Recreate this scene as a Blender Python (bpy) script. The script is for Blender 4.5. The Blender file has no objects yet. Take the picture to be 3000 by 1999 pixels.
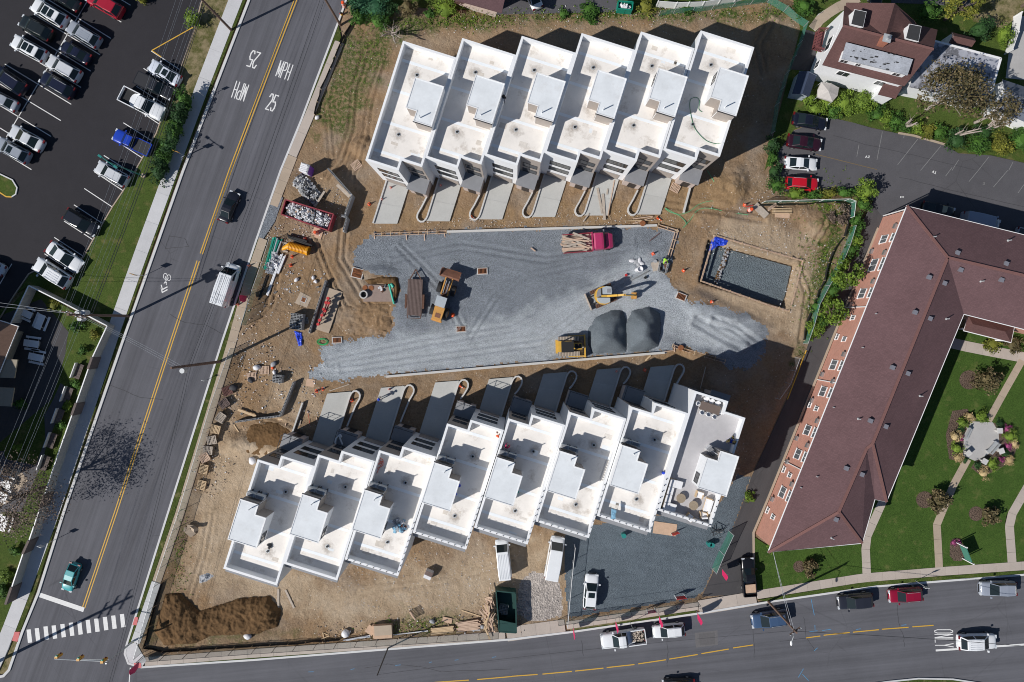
import bpy, math, random
import numpy as np
from mathutils import Vector, Matrix

# ------------------------------------------------------------------ camera, sky, sun, exposure
H = 91.0            # drone height in metres
S = 22.0            # survey scale, photograph pixels per metre of ground
SC = bpy.context.scene
C = SC.collection
cam = bpy.data.cameras.new('camera'); camo = bpy.data.objects.new('camera', cam); C.objects.link(camo)
camo.location = (0, 0, H); camo.rotation_euler = (0, 0, 0)
cam.sensor_width = 36.0; cam.lens = 36.0 * H * S / 3000.0
cam.shift_x = -10.0 / 3000; cam.shift_y = -49.5 / 3000
cam.clip_start = 1.0; cam.clip_end = 3000.0
SC.camera = camo
SUN_EL = math.radians(38.5)
SDX, SDY = -0.899, -0.437          # horizontal direction towards the sun
wd = bpy.data.worlds.new('World'); SC.world = wd; wd.use_nodes = True
nt = wd.node_tree
bg = nt.nodes['Background']
sky = nt.nodes.new('ShaderNodeTexSky'); sky.sky_type = 'NISHITA'; sky.sun_disc = False
sky.dust_density = 0.3; sky.ozone_density = 3.0; sky.sun_elevation = SUN_EL; sky.sun_rotation = math.atan2(SDX, SDY)
nt.links.new(sky.outputs[0], bg.inputs[0]); bg.inputs[1].default_value = 0.06
sl = bpy.data.lights.new('sun', 'SUN'); sl.energy = 4.6; sl.angle = math.radians(0.5); sl.color = (1.0, 0.96, 0.91)
so = bpy.data.objects.new('sun', sl); C.objects.link(so); so.location = (-60, -30, 60)
so.rotation_euler = Vector((SDX * math.cos(SUN_EL), SDY * math.cos(SUN_EL), math.sin(SUN_EL))).to_track_quat('Z', 'Y').to_euler()
SC.view_settings.view_transform = 'Standard'; SC.view_settings.look = 'None'
SC.cycles.pixel_filter_type = 'BLACKMAN_HARRIS'; SC.cycles.filter_width = 1.0
SC.view_settings.exposure = 0.0; SC.view_settings.gamma = 1.0; SC.view_settings.use_curve_mapping = False

rnd = random.Random(7)
R = math.radians

# ------------------------------------------------------------------ survey helpers
def W(px, py, z=0.0):
    k = (H - z) / (H * S)
    return Vector(((px - 1510) * k, (950 - py) * k, z))
def g(c, r, u, v, z=0.0):
    return W(750 * c + u / 3.136, 500 * r + v / 3.136, z)
def gp(c, r, pts, z=0.0):
    return [g(c, r, u, v, z) for u, v in pts]
def wp(pts, z=0.0):
    return [W(x, y, z) for x, y in pts]

# ------------------------------------------------------------------ materials
MATS = {}
def _new(name):
    m = bpy.data.materials.new(name); m.use_nodes = True
    t = m.node_tree; b = t.nodes['Principled BSDF']
    return m, t, b
def N(t, typ, **kw):
    n = t.nodes.new(typ)
    for k, v in kw.items(): setattr(n, k, v)
    return n
def noise(t, scale, detail=4, vec=None, rough=0.55):
    n = N(t, 'ShaderNodeTexNoise'); n.inputs['Scale'].default_value = scale
    n.inputs['Detail'].default_value = detail; n.inputs['Roughness'].default_value = rough
    if vec is not None: t.links.new(vec, n.inputs['Vector'])
    return n.outputs['Fac']
def ramp(t, fac, stops):
    r = N(t, 'ShaderNodeValToRGB'); e = r.color_ramp.elements
    while len(e) < len(stops): e.new(0.5)
    for el, (p, c) in zip(e, stops):
        el.position = p; el.color = (*c[:3], 1) if hasattr(c, '__len__') else (c, c, c, 1)
    t.links.new(fac, r.inputs[0]); return r.outputs[0]
def mix(t, fac, a, b, mode='MIX'):
    m = N(t, 'ShaderNodeMix'); m.data_type = 'RGBA'; m.blend_type = mode
    for i, v in ((0, fac), (6, a), (7, b)):
        if hasattr(v, 'is_output'): t.links.new(v, m.inputs[i])
        elif i == 0: m.inputs[0].default_value = v
        else: m.inputs[i].default_value = (*v[:3], 1)
    return m.outputs[2]
def pos(t, rot=0.0, scl=(1, 1, 1), obj=False):
    if obj: o = N(t, 'ShaderNodeTexCoord').outputs['Object']
    else: o = N(t, 'ShaderNodeNewGeometry').outputs['Position']
    for k, q in (('Rotation', (0, 0, rot)), ('Scale', scl)):
        mp = N(t, 'ShaderNodeMapping'); mp.inputs[k].default_value = q; t.links.new(o, mp.inputs[0]); o = mp.outputs[0]
    return o
def bump(t, b, hgt, strength, dist):
    n = N(t, 'ShaderNodeBump'); n.inputs['Strength'].default_value = strength; n.inputs['Distance'].default_value = dist
    t.links.new(hgt, n.inputs['Height']); t.links.new(n.outputs[0], b.inputs['Normal'])
def mulc(c, f): return tuple(min(1, x * f) for x in c)

def mat(name, col, rough=0.8, var=0.15, scale=3.0, bmp=0.0, bscale=30.0, metal=0.0, obj=True, spec=None, coat=0.0):
    """plain surface with a little grain: two noises vary the colour, a third one the relief"""
    if name in MATS: return MATS[name]
    m, t, b = _new(name)
    v = pos(t, obj=obj)
    if var:
        n1 = noise(t, scale, 5, v); n2 = noise(t, scale * 7.3, 3, v)
        a = ramp(t, n1, [(0.3, mulc(col, 1 - var)), (0.7, mulc(col, 1 + var))])
        c = mix(t, 0.5, a, ramp(t, n2, [(0.3, mulc(col, 1 - var)), (0.7, mulc(col, 1 + var))]))
        t.links.new(c, b.inputs['Base Color'])
    else: b.inputs['Base Color'].default_value = (*col, 1)
    b.inputs['Roughness'].default_value = rough; b.inputs['Metallic'].default_value = metal
    if spec is not None: b.inputs['Specular IOR Level'].default_value = spec
    if coat: b.inputs['Coat Weight'].default_value = coat; b.inputs['Coat Roughness'].default_value = 0.06
    if bmp: bump(t, b, noise(t, bscale, 4, v), bmp, 0.05)
    MATS[name] = m; return m

def paint(col, name=None, rough=0.3, metal=0.0):
    name = name or 'paint_%02x%02x%02x' % tuple(int(255 * x) for x in col)
    return mat(name, col, rough, 0.05, 1.5, metal=metal, coat=0.6)
def glassm():
    if 'car_glass' in MATS: return MATS['car_glass']
    m, t, b = _new('car_glass'); b.inputs['Base Color'].default_value = (0.012, 0.02, 0.022, 1)
    b.inputs['Roughness'].default_value = 0.06; b.inputs['Specular IOR Level'].default_value = 0.6
    MATS['car_glass'] = m; return m

def asphalt(name, col, streak=0.0, rot=0.0, cracks=0.3, patch=0.25):
    m, t, b = _new(name); v = pos(t)
    fine = noise(t, 9, 6, v, 0.75); big = noise(t, 0.13, 5, v, 0.6); mid = noise(t, 0.7, 4, v)
    c = ramp(t, big, [(0.3, mulc(col, 1 - patch)), (0.7, mulc(col, 1 + patch))])
    c = mix(t, 0.35, c, ramp(t, mid, [(0.3, mulc(col, 0.8)), (0.72, mulc(col, 1.25))]))
    c = mix(t, 0.3, c, ramp(t, fine, [(0.3, mulc(col, 0.55)), (0.7, mulc(col, 1.6))]))
    if streak:
        sv = pos(t, rot, (0.9, 0.02, 1))
        s = noise(t, 1.0, 5, sv, 0.7)
        c = mix(t, streak, c, ramp(t, s, [(0.35, mulc(col, 0.55)), (0.68, mulc(col, 1.35))]))
    vo = N(t, 'ShaderNodeTexVoronoi', feature='DISTANCE_TO_EDGE'); vo.inputs['Scale'].default_value = 0.11
    wv = mix(t, 0.12, v, N_color(t, 0.5, v)); t.links.new(wv, vo.inputs['Vector'])
    ck = ramp(t, vo.outputs['Distance'], [(0.0, 1.0), (0.006, 0.0)])
    msk = ramp(t, noise(t, 0.09, 2, v), [(0.52, 0.0), (0.6, cracks)])
    mm = N(t, 'ShaderNodeMath', operation='MULTIPLY'); t.links.new(ck, mm.inputs[0]); t.links.new(msk, mm.inputs[1])
    c = mix(t, mm.outputs[0], c, mulc(col, 0.35))
    t.links.new(c, b.inputs['Base Color']); b.inputs['Roughness'].default_value = 0.88
    b.inputs['Specular IOR Level'].default_value = 0.25
    bump(t, b, noise(t, 14, 5, v), 0.35, 0.03)
    MATS[name] = m; return m
def N_color(t, scale, v):
    n = N(t, 'ShaderNodeTexNoise'); n.inputs['Scale'].default_value = scale; t.links.new(v, n.inputs['Vector']); return n.outputs['Color']

def concrete(name, col, stain=0.2, joints=False):
    m, t, b = _new(name); v = pos(t)
    c = ramp(t, noise(t, 0.5, 6, v, 0.65), [(0.3, mulc(col, 1 - stain)), (0.65, mulc(col, 1 + stain * 0.5))])
    c = mix(t, 0.35, c, ramp(t, noise(t, 6, 6, v, 0.7), [(0.3, mulc(col, 0.75)), (0.7, mulc(col, 1.15))]))
    oi = N(t, 'ShaderNodeObjectInfo'); c = mix(t, 0.25, c, ramp(t, oi.outputs['Random'], [(0, mulc(col, 0.8)), (1, mulc(col, 1.15))]))
    t.links.new(c, b.inputs['Base Color']); b.inputs['Roughness'].default_value = 0.85
    b.inputs['Specular IOR Level'].default_value = 0.3
    bump(t, b, noise(t, 12, 5, v), 0.2, 0.02)
    MATS[name] = m; return m

def lawn(name, a, b_, dry=0.0, drycol=(0.2, 0.17, 0.08)):
    m, t, b = _new(name); v = pos(t)
    c = ramp(t, noise(t, 0.35, 6, v, 0.7), [(0.3, a), (0.7, b_)])
    c = mix(t, 0.55, c, ramp(t, noise(t, 7, 6, v, 0.8), [(0.32, mulc(a, 0.45)), (0.68, mulc(b_, 1.6))]))
    if dry: c = mix(t, ramp(t, noise(t, 0.6, 6, v, 0.7), [(0.62 - dry * 0.5, 0.0), (0.75 - dry * 0.4, 0.85)]), c, mix(t, noise(t, 5, 3, v), drycol, mulc(drycol, 1.5)))
    t.links.new(c, b.inputs['Base Color']); b.inputs['Roughness'].default_value = 0.9
    b.inputs['Specular IOR Level'].default_value = 0.1
    bump(t, b, noise(t, 11, 6, v, 0.8), 0.9, 0.12)
    MATS[name] = m; return m

def leafm(name, dark, light, hue2=None):
    m, t, b = _new(name)
    gi = N(t, 'ShaderNodeNewGeometry'); v = pos(t)
    st = [(0.0, dark), (0.6, light)]
    st += [(1.0, hue2 if hue2 else mulc(light, 1.35))]
    c = ramp(t, gi.outputs['Random Per Island'], st)
    c = mix(t, ramp(t, noise(t, 0.7, 3, v), [(0.4, 0.0), (0.62, 0.55)]), c, mulc(dark, 0.8))
    t.links.new(c, b.inputs['Base Color']); b.inputs['Roughness'].default_value = 0.7
    b.inputs['Specular IOR Level'].default_value = 0.25
    MATS[name] = m; return m

def shingle(name, col, rot, var=0.25, pit=0.16):
    m, t, b = _new(name); v = pos(t, rot)
    br = N(t, 'ShaderNodeTexBrick'); br.inputs['Scale'].default_value = 1.0
    br.inputs['Brick Width'].default_value = 0.34; br.inputs['Row Height'].default_value = pit
    br.inputs['Mortar Size'].default_value = 0.012; br.inputs['Color1'].default_value = (*mulc(col, 1 - var), 1)
    br.inputs['Color2'].default_value = (*mulc(col, 1 + var), 1); br.inputs['Mortar'].default_value = (*mulc(col, 0.45), 1)
    t.links.new(v, br.inputs['Vector'])
    c = mix(t, 0.5, br.outputs['Color'], ramp(t, noise(t, 0.25, 6, v, 0.7), [(0.3, mulc(col, 0.75)), (0.7, mulc(col, 1.3))]))
    c = mix(t, 0.25, c, ramp(t, noise(t, 9, 5, v, 0.8), [(0.3, mulc(col, 0.5)), (0.7, mulc(col, 1.6))]))
    t.links.new(c, b.inputs['Base Color']); b.inputs['Roughness'].default_value = 0.9; b.inputs['Specular IOR Level'].default_value = 0.2
    bump(t, b, noise(t, 20, 5, v), 0.5, 0.03)
    MATS[name] = m; return m

def brickm(name, col, vert=True, rot=0.0):
    m, t, b = _new(name); v = pos(t, rot)
    if vert:   # run the courses up the wall: (along, z)
        sp = N(t, 'ShaderNodeSeparateXYZ'); t.links.new(v, sp.inputs[0])
        ad = N(t, 'ShaderNodeMath', operation='ADD'); t.links.new(sp.outputs[0], ad.inputs[0]); t.links.new(sp.outputs[1], ad.inputs[1])
        cb = N(t, 'ShaderNodeCombineXYZ'); t.links.new(ad.outputs[0], cb.inputs[0]); t.links.new(sp.outputs[2], cb.inputs[1]); v = cb.outputs[0]
    br = N(t, 'ShaderNodeTexBrick'); br.inputs['Scale'].default_value = 1.0
    br.inputs['Brick Width'].default_value = 0.4; br.inputs['Row Height'].default_value = 0.15
    br.inputs['Mortar Size'].default_value = 0.018; br.inputs['Color1'].default_value = (*mulc(col, 0.85), 1)
    br.inputs['Color2'].default_value = (*mulc(col, 1.15), 1); br.inputs['Mortar'].default_value = (*mulc((0.5, 0.36, 0.3), 0.9), 1)
    t.links.new(v, br.inputs['Vector'])
    c = mix(t, 0.35, br.outputs['Color'], ramp(t, noise(t, 0.6, 5, v), [(0.3, mulc(col, 0.8)), (0.7, mulc(col, 1.2))]))
    t.links.new(c, b.inputs['Base Color']); b.inputs['Roughness'].default_value = 0.9
    bump(t, b, br.outputs['Fac'], -0.4, 0.02)
    MATS[name] = m; return m

def gravelm(name, col, scale=9.0, contrast=0.55, big=0.25, tone=False):
    m, t, b = _new(name); v = pos(t)
    vo = N(t, 'ShaderNodeTexVoronoi'); vo.inputs['Scale'].default_value = scale; t.links.new(v, vo.inputs['Vector'])
    sp = N(t, 'ShaderNodeSeparateColor'); t.links.new(vo.outputs['Color'], sp.inputs[0])
    c = ramp(t, sp.outputs[0], [(0.0, mulc(col, 1 - contrast)), (0.55, col), (1.0, mulc(col, 1 + contrast * 1.2))])
    c = mix(t, 0.5, c, ramp(t, noise(t, 0.22, 6, v, 0.62), [(0.32, mulc(col, 1 - big)), (0.68, mulc(col, 1 + big))]))
    c = mix(t, 0.3, c, ramp(t, noise(t, 1.4, 4, pos(t, R(12), (0.25, 1, 1)), 0.7), [(0.35, mulc(col, 0.7)), (0.7, mulc(col, 1.3))]))
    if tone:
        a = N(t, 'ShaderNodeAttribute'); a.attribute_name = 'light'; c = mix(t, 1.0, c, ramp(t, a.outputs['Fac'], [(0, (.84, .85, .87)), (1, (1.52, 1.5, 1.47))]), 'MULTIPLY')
    t.links.new(c, b.inputs['Base Color']); b.inputs['Roughness'].default_value = 0.92; b.inputs['Specular IOR Level'].default_value = 0.2
    ad = N(t, 'ShaderNodeMath', operation='ADD'); t.links.new(vo.outputs['Distance'], ad.inputs[0]); t.links.new(noise(t, 1.3, 6, v, 0.7), ad.inputs[1])
    bump(t, b, ad.outputs[0], 0.8, 0.12)
    MATS[name] = m; return m

ZR_ = 9.72
def scaled(t, s):
    m = N(t, 'ShaderNodeMath', operation='MULTIPLY'); m.inputs[1].default_value = .25; t.links.new(s, m.inputs[0]); return m.outputs[0]
def roofmembrane(name, col, stain):
    m, t, b = _new(name); v = pos(t)
    c = ramp(t, noise(t, 0.5, 6, v, 0.7), [(0.25, mulc(col, 0.88)), (0.6, mulc(col, 1.04))])
    st = ramp(t, noise(t, 0.42, 7, v, 0.72), [(0.55, 0.0), (0.74, stain)])
    c = mix(t, st, c, (0.34, 0.28, 0.22))
    c = mix(t, ramp(t, noise(t, 5, 5, v, 0.8), [(0.62, 0.0), (0.72, 0.35)]), c, (0.42, 0.37, 0.3))
    if name == 'roof_white':   # ponding dirt round the two drains
        o = N(t, 'ShaderNodeTexCoord').outputs['Object']
        for k, p in enumerate(((4.05, -3.0, 0), (4.1, -10.4, 0))):
            d = N(t, 'ShaderNodeVectorMath', operation='DISTANCE'); d.inputs[1].default_value = (*p[:2], ZR_); t.links.new(o, d.inputs[0])
            w = N(t, 'ShaderNodeMath', operation='MULTIPLY_ADD'); t.links.new(noise(t, .9, 6, v, .75), w.inputs[0]); w.inputs[1].default_value = 2.6; t.links.new(d.outputs['Value'], w.inputs[2])
            c = mix(t, ramp(t, scaled(t, w.outputs[0]), [(.3, .8), (.55, .0)]), c, (0.2, 0.155, 0.115))
    t.links.new(c, b.inputs['Base Color']); b.inputs['Roughness'].default_value = 0.75; b.inputs['Specular IOR Level'].default_value = 0.25
    bump(t, b, noise(t, 3, 5, v), 0.15, 0.03)
    MATS[name] = m; return m

asphalt('road_asphalt', (0.113, 0.114, 0.129), 0.5, R(19.5), 0.35, 0.32)
asphalt('street_asphalt', (0.117, 0.118, 0.132), 0.42, R(84), 0.25, 0.32)
asphalt('lot_asphalt', (0.03, 0.0285, 0.033), 0, 0, 0.1, 0.12)
asphalt('old_asphalt', (0.092, 0.09, 0.098), 0, 0, 0.6, 0.18)
asphalt('lane_asphalt', (0.07, 0.067, 0.07), 0.25, R(20), 0.3, 0.18)
concrete('sidewalk_concrete', (0.56, 0.56, 0.57), 0.12)
concrete('tan_concrete', (0.42, 0.34, 0.26), 0.2)
concrete('walk_concrete', (0.46, 0.40, 0.35), 0.15)
concrete('drive_concrete', (0.47, 0.47, 0.45), 0.12)
concrete('wall_concrete', (0.55, 0.54, 0.52), 0.15)
concrete('kerb_concrete', (0.6, 0.6, 0.6), 0.15)
concrete('plaza_concrete', (0.42, 0.41, 0.40), 0.15)
lawn('lawn_green', (0.04, 0.066, 0.015), (0.085, 0.125, 0.027), 0.16, (0.13, 0.12, 0.045))
lawn('lawn_rich', (0.03, 0.066, 0.013), (0.07, 0.125, 0.025), 0.13, (0.11, 0.125, 0.04))
lawn('verge_grass', (0.035, 0.065, 0.012), (0.08, 0.10, 0.025), 0.18)
lawn('dry_grass', (0.06, 0.075, 0.02), (0.14, 0.13, 0.05), 0.4, (0.25, 0.2, 0.12))
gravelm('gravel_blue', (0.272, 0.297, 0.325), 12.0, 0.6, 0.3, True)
gravelm('gravel_dark', (0.13, 0.16, 0.18), 7.0, 0.4, 0.15)
gravelm('gravel_lot', (0.14, 0.172, 0.2), 15.0, 0.35, 0.22)
gravelm('stone_patch', (0.38, 0.34, 0.31), 4.5, 0.7, 0.15)
gravelm('pile_gravel', (0.145, 0.17, 0.192), 9.0, 0.3, 0.1)
gravelm('mulch', (0.12, 0.085, 0.065), 6.0, 0.4, 0.2)
gravelm('soil_dark', (0.13, 0.075, 0.034), 2.4, 0.35, 0.35)
roofmembrane('roof_white', (0.79, 0.755, 0.71), 0.75)
roofmembrane('roof_clean', (0.73, 0.76, 0.78), 0.2)
shingle('roof_brown', (0.136, 0.08, 0.084), R(-21), 0.22)
shingle('roof_house', (0.115, 0.062, 0.058), R(-15), 0.2)
brickm('brick_salmon', (0.52, 0.24, 0.175))
mat('stucco', (0.80, 0.81, 0.82), 0.7, 0.05, 1.5, 0.1)
mat('trim_white', (0.8, 0.8, 0.8), 0.5, 0.04)
mat('taupe', (0.36, 0.315, 0.28), 0.8, 0.08)
mat('block_pink', (0.5, 0.42, 0.38), 0.9, 0.12)
mat('slab_grey', (0.24, 0.245, 0.26), 0.7, 0.1, 2)
mat('dark_metal', (0.03, 0.03, 0.033), 0.45, 0.1)
mat('black', (0.012, 0.012, 0.013), 0.6, 0.1)
mat('steel', (0.45, 0.46, 0.47), 0.4, 0.1, metal=0.7)
mat('galv', (0.5, 0.52, 0.53), 0.5, 0.12, metal=0.3)
mat('rubber', (0.02, 0.02, 0.021), 0.85, 0.1)
mat('rust', (0.24, 0.09, 0.035), 0.9, 0.35, 4, 0.2)
mat('rust_dark', (0.12, 0.06, 0.04), 0.9, 0.35, 4, 0.2)
mat('timber', (0.56, 0.41, 0.25), 0.8, 0.22, 3)
mat('timber_grey', (0.42, 0.36, 0.3), 0.85, 0.25, 3)
mat('timber_pink', (0.54, 0.39, 0.29), 0.85, 0.2, 3)
mat('timber_red', (0.13, 0.05, 0.04), 0.7, 0.25, 3)
mat('deck_wood', (0.14, 0.1, 0.09), 0.8, 0.3, 2)
mat('plywood', (0.52, 0.36, 0.25), 0.8, 0.15, 2)
mat('cmu', (0.36, 0.37, 0.38), 0.9, 0.12, 5)
mat('cat_yellow', (0.62, 0.37, 0.06), 0.5, 0.12, 2, coat=0.1)
mat('old_yellow', (0.55, 0.28, 0.07), 0.65, 0.25, 2)
mat('bucket_rust', (0.2, 0.09, 0.055), 0.8, 0.35, 2)
mat('cab_grey', (0.4, 0.44, 0.47), 0.5, 0.1)
mat('mark_white', (0.72, 0.72, 0.71), 0.7, 0.14, 4, obj=False)
mat('mark_yellow', (0.62, 0.36, 0.035), 0.7, 0.16, 4, obj=False)
mat('mark_faded', (0.2, 0.2, 0.2), 0.8, 0.3, 3, obj=False)
mat('mark_blue', (0.08, 0.24, 0.42), 0.8, 0.3, 3, obj=False)
mat('curb_red', (0.6, 0.16, 0.16), 0.8, 0.15)
mat('orange', (0.8, 0.11, 0.03), 0.5, 0.1)
mat('red', (0.5, 0.03, 0.03), 0.5, 0.12)
mat('magenta', (0.62, 0.02, 0.12), 0.6, 0.08)
mat('pipe_green', (0.03, 0.42, 0.30), 0.4, 0.08)
mat('pipe_white', (0.75, 0.76, 0.78), 0.35, 0.05)
mat('pipe_black', (0.015, 0.015, 0.016), 0.5, 0.1)
mat('pipe_yellow', (0.75, 0.34, 0.01), 0.4, 0.08)
mat('tarp_blue', (0.02, 0.06, 0.55), 0.4, 0.2, 2)
mat('dumpster_red', (0.25, 0.03, 0.045), 0.6, 0.25, 2)
mat('dumpster_green', (0.004, 0.045, 0.038), 0.6, 0.2, 2)
mat('truck_pink', (0.42, 0.035, 0.12), 0.4, 0.08, coat=0.4)
mat('fence_beige', (0.44, 0.42, 0.38), 0.7, 0.08, 2)
mat('pier_brown', (0.14, 0.11, 0.1), 0.85, 0.2)
mat('bark', (0.13, 0.095, 0.07), 0.95, 0.3, 3, 0.4)
mat('bark_pale', (0.36, 0.31, 0.27), 0.9, 0.2, 3, 0.3)
mat('pole_wood', (0.17, 0.11, 0.085), 0.9, 0.2, 2)
mat('wire', (0.05, 0.05, 0.055), 0.6, 0.0)
mat('wire_pale', (0.35, 0.37, 0.4), 0.5, 0.0)
mat('window_glass', (0.03, 0.036, 0.04), 0.12, 0.1, spec=0.7)
mat('window_blind', (0.13, 0.14, 0.15), 0.2, 0.3, 0.4)
mat('shed_navy', (0.03, 0.045, 0.085), 0.7, 0.15)
mat('shed_wall', (0.4, 0.45, 0.5), 0.7, 0.1)
mat('canvas_tan', (0.5, 0.47, 0.44), 0.9, 0.12)
mat('grey_felt', (0.33, 0.36, 0.41), 0.8, 0.25, 1.0)
mat('slate_black', (0.035, 0.035, 0.037), 0.9, 0.2)
mat('brown_deck', (0.16, 0.05, 0.05), 0.7, 0.15)
mat('blue_wood', (0.11, 0.2, 0.36), 0.6, 0.12)
mat('trash_white', (0.7, 0.7, 0.72), 0.6, 0.2)
mat('trash_grey', (0.35, 0.36, 0.38), 0.8, 0.3)
mat('cushion', (0.78, 0.78, 0.79), 0.9, 0.04)
mat('table_brown', (0.16, 0.12, 0.1), 0.7, 0.12)
mat('rattan', (0.3, 0.24, 0.17), 0.8, 0.3, 10)
mat('skin', (0.42, 0.25, 0.17), 0.6, 0.05)
mat('hose_green', (0.05, 0.2, 0.1), 0.6, 0.0)
mat('teal_paint', (0.03, 0.22, 0.2), 0.3, 0.05)
mat('sign_green', (0.06, 0.2, 0.15), 0.5, 0.1)
mat('traffic_yellow', (0.6, 0.3, 0.03), 0.5, 0.1)
leafm('leaf_green', (0.018, 0.055, 0.01), (0.06, 0.14, 0.02))
leafm('leaf_dark', (0.012, 0.035, 0.012), (0.03, 0.08, 0.02))
leafm('leaf_lime', (0.05, 0.10, 0.012), (0.16, 0.24, 0.03))
leafm('leaf_yellow', (0.06, 0.08, 0.012), (0.2, 0.2, 0.03))
leafm('leaf_brown', (0.05, 0.05, 0.02), (0.14, 0.11, 0.05), (0.24, 0.18, 0.1))
leafm('leaf_bluegreen', (0.015, 0.06, 0.03), (0.04, 0.13, 0.06))
leafm('leaf_plume', (0.3, 0.22, 0.1), (0.5, 0.38, 0.2))
leafm('leaf_pink', (0.12, 0.03, 0.07), (0.4, 0.08, 0.22))
leafm('brush', (0.08, 0.06, 0.045), (0.2, 0.15, 0.12))
def mesh_green():
    m, t, b = _new('fence_mesh')
    b.inputs['Base Color'].default_value = (0.08, 0.3, 0.22, 1); b.inputs['Roughness'].default_value = 0.8
    b.inputs['Alpha'].default_value = 0.5; MATS['fence_mesh'] = m
    m2, t2, b2 = _new('fence_mesh_pale'); b2.inputs['Base Color'].default_value = (0.3, 0.4, 0.37, 1); b2.inputs['Roughness'].default_value = 0.8
    b2.inputs['Alpha'].default_value = 0.4; MATS['fence_mesh_pale'] = m2
    m3, t3, b3 = _new('chainlink'); b3.inputs['Base Color'].default_value = (0.4, 0.42, 0.43, 1); b3.inputs['Roughness'].default_value = 0.6
    b3.inputs['Alpha'].default_value = 0.16; MATS['chainlink'] = m3
    m4, t4, b4 = _new('silt_black'); b4.inputs['Base Color'].default_value = (0.015, 0.016, 0.018, 1); b4.inputs['Roughness'].default_value = 0.7; MATS['silt_black'] = m4
mesh_green()
MT = lambda n: MATS[n] if isinstance(n, str) else n

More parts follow.
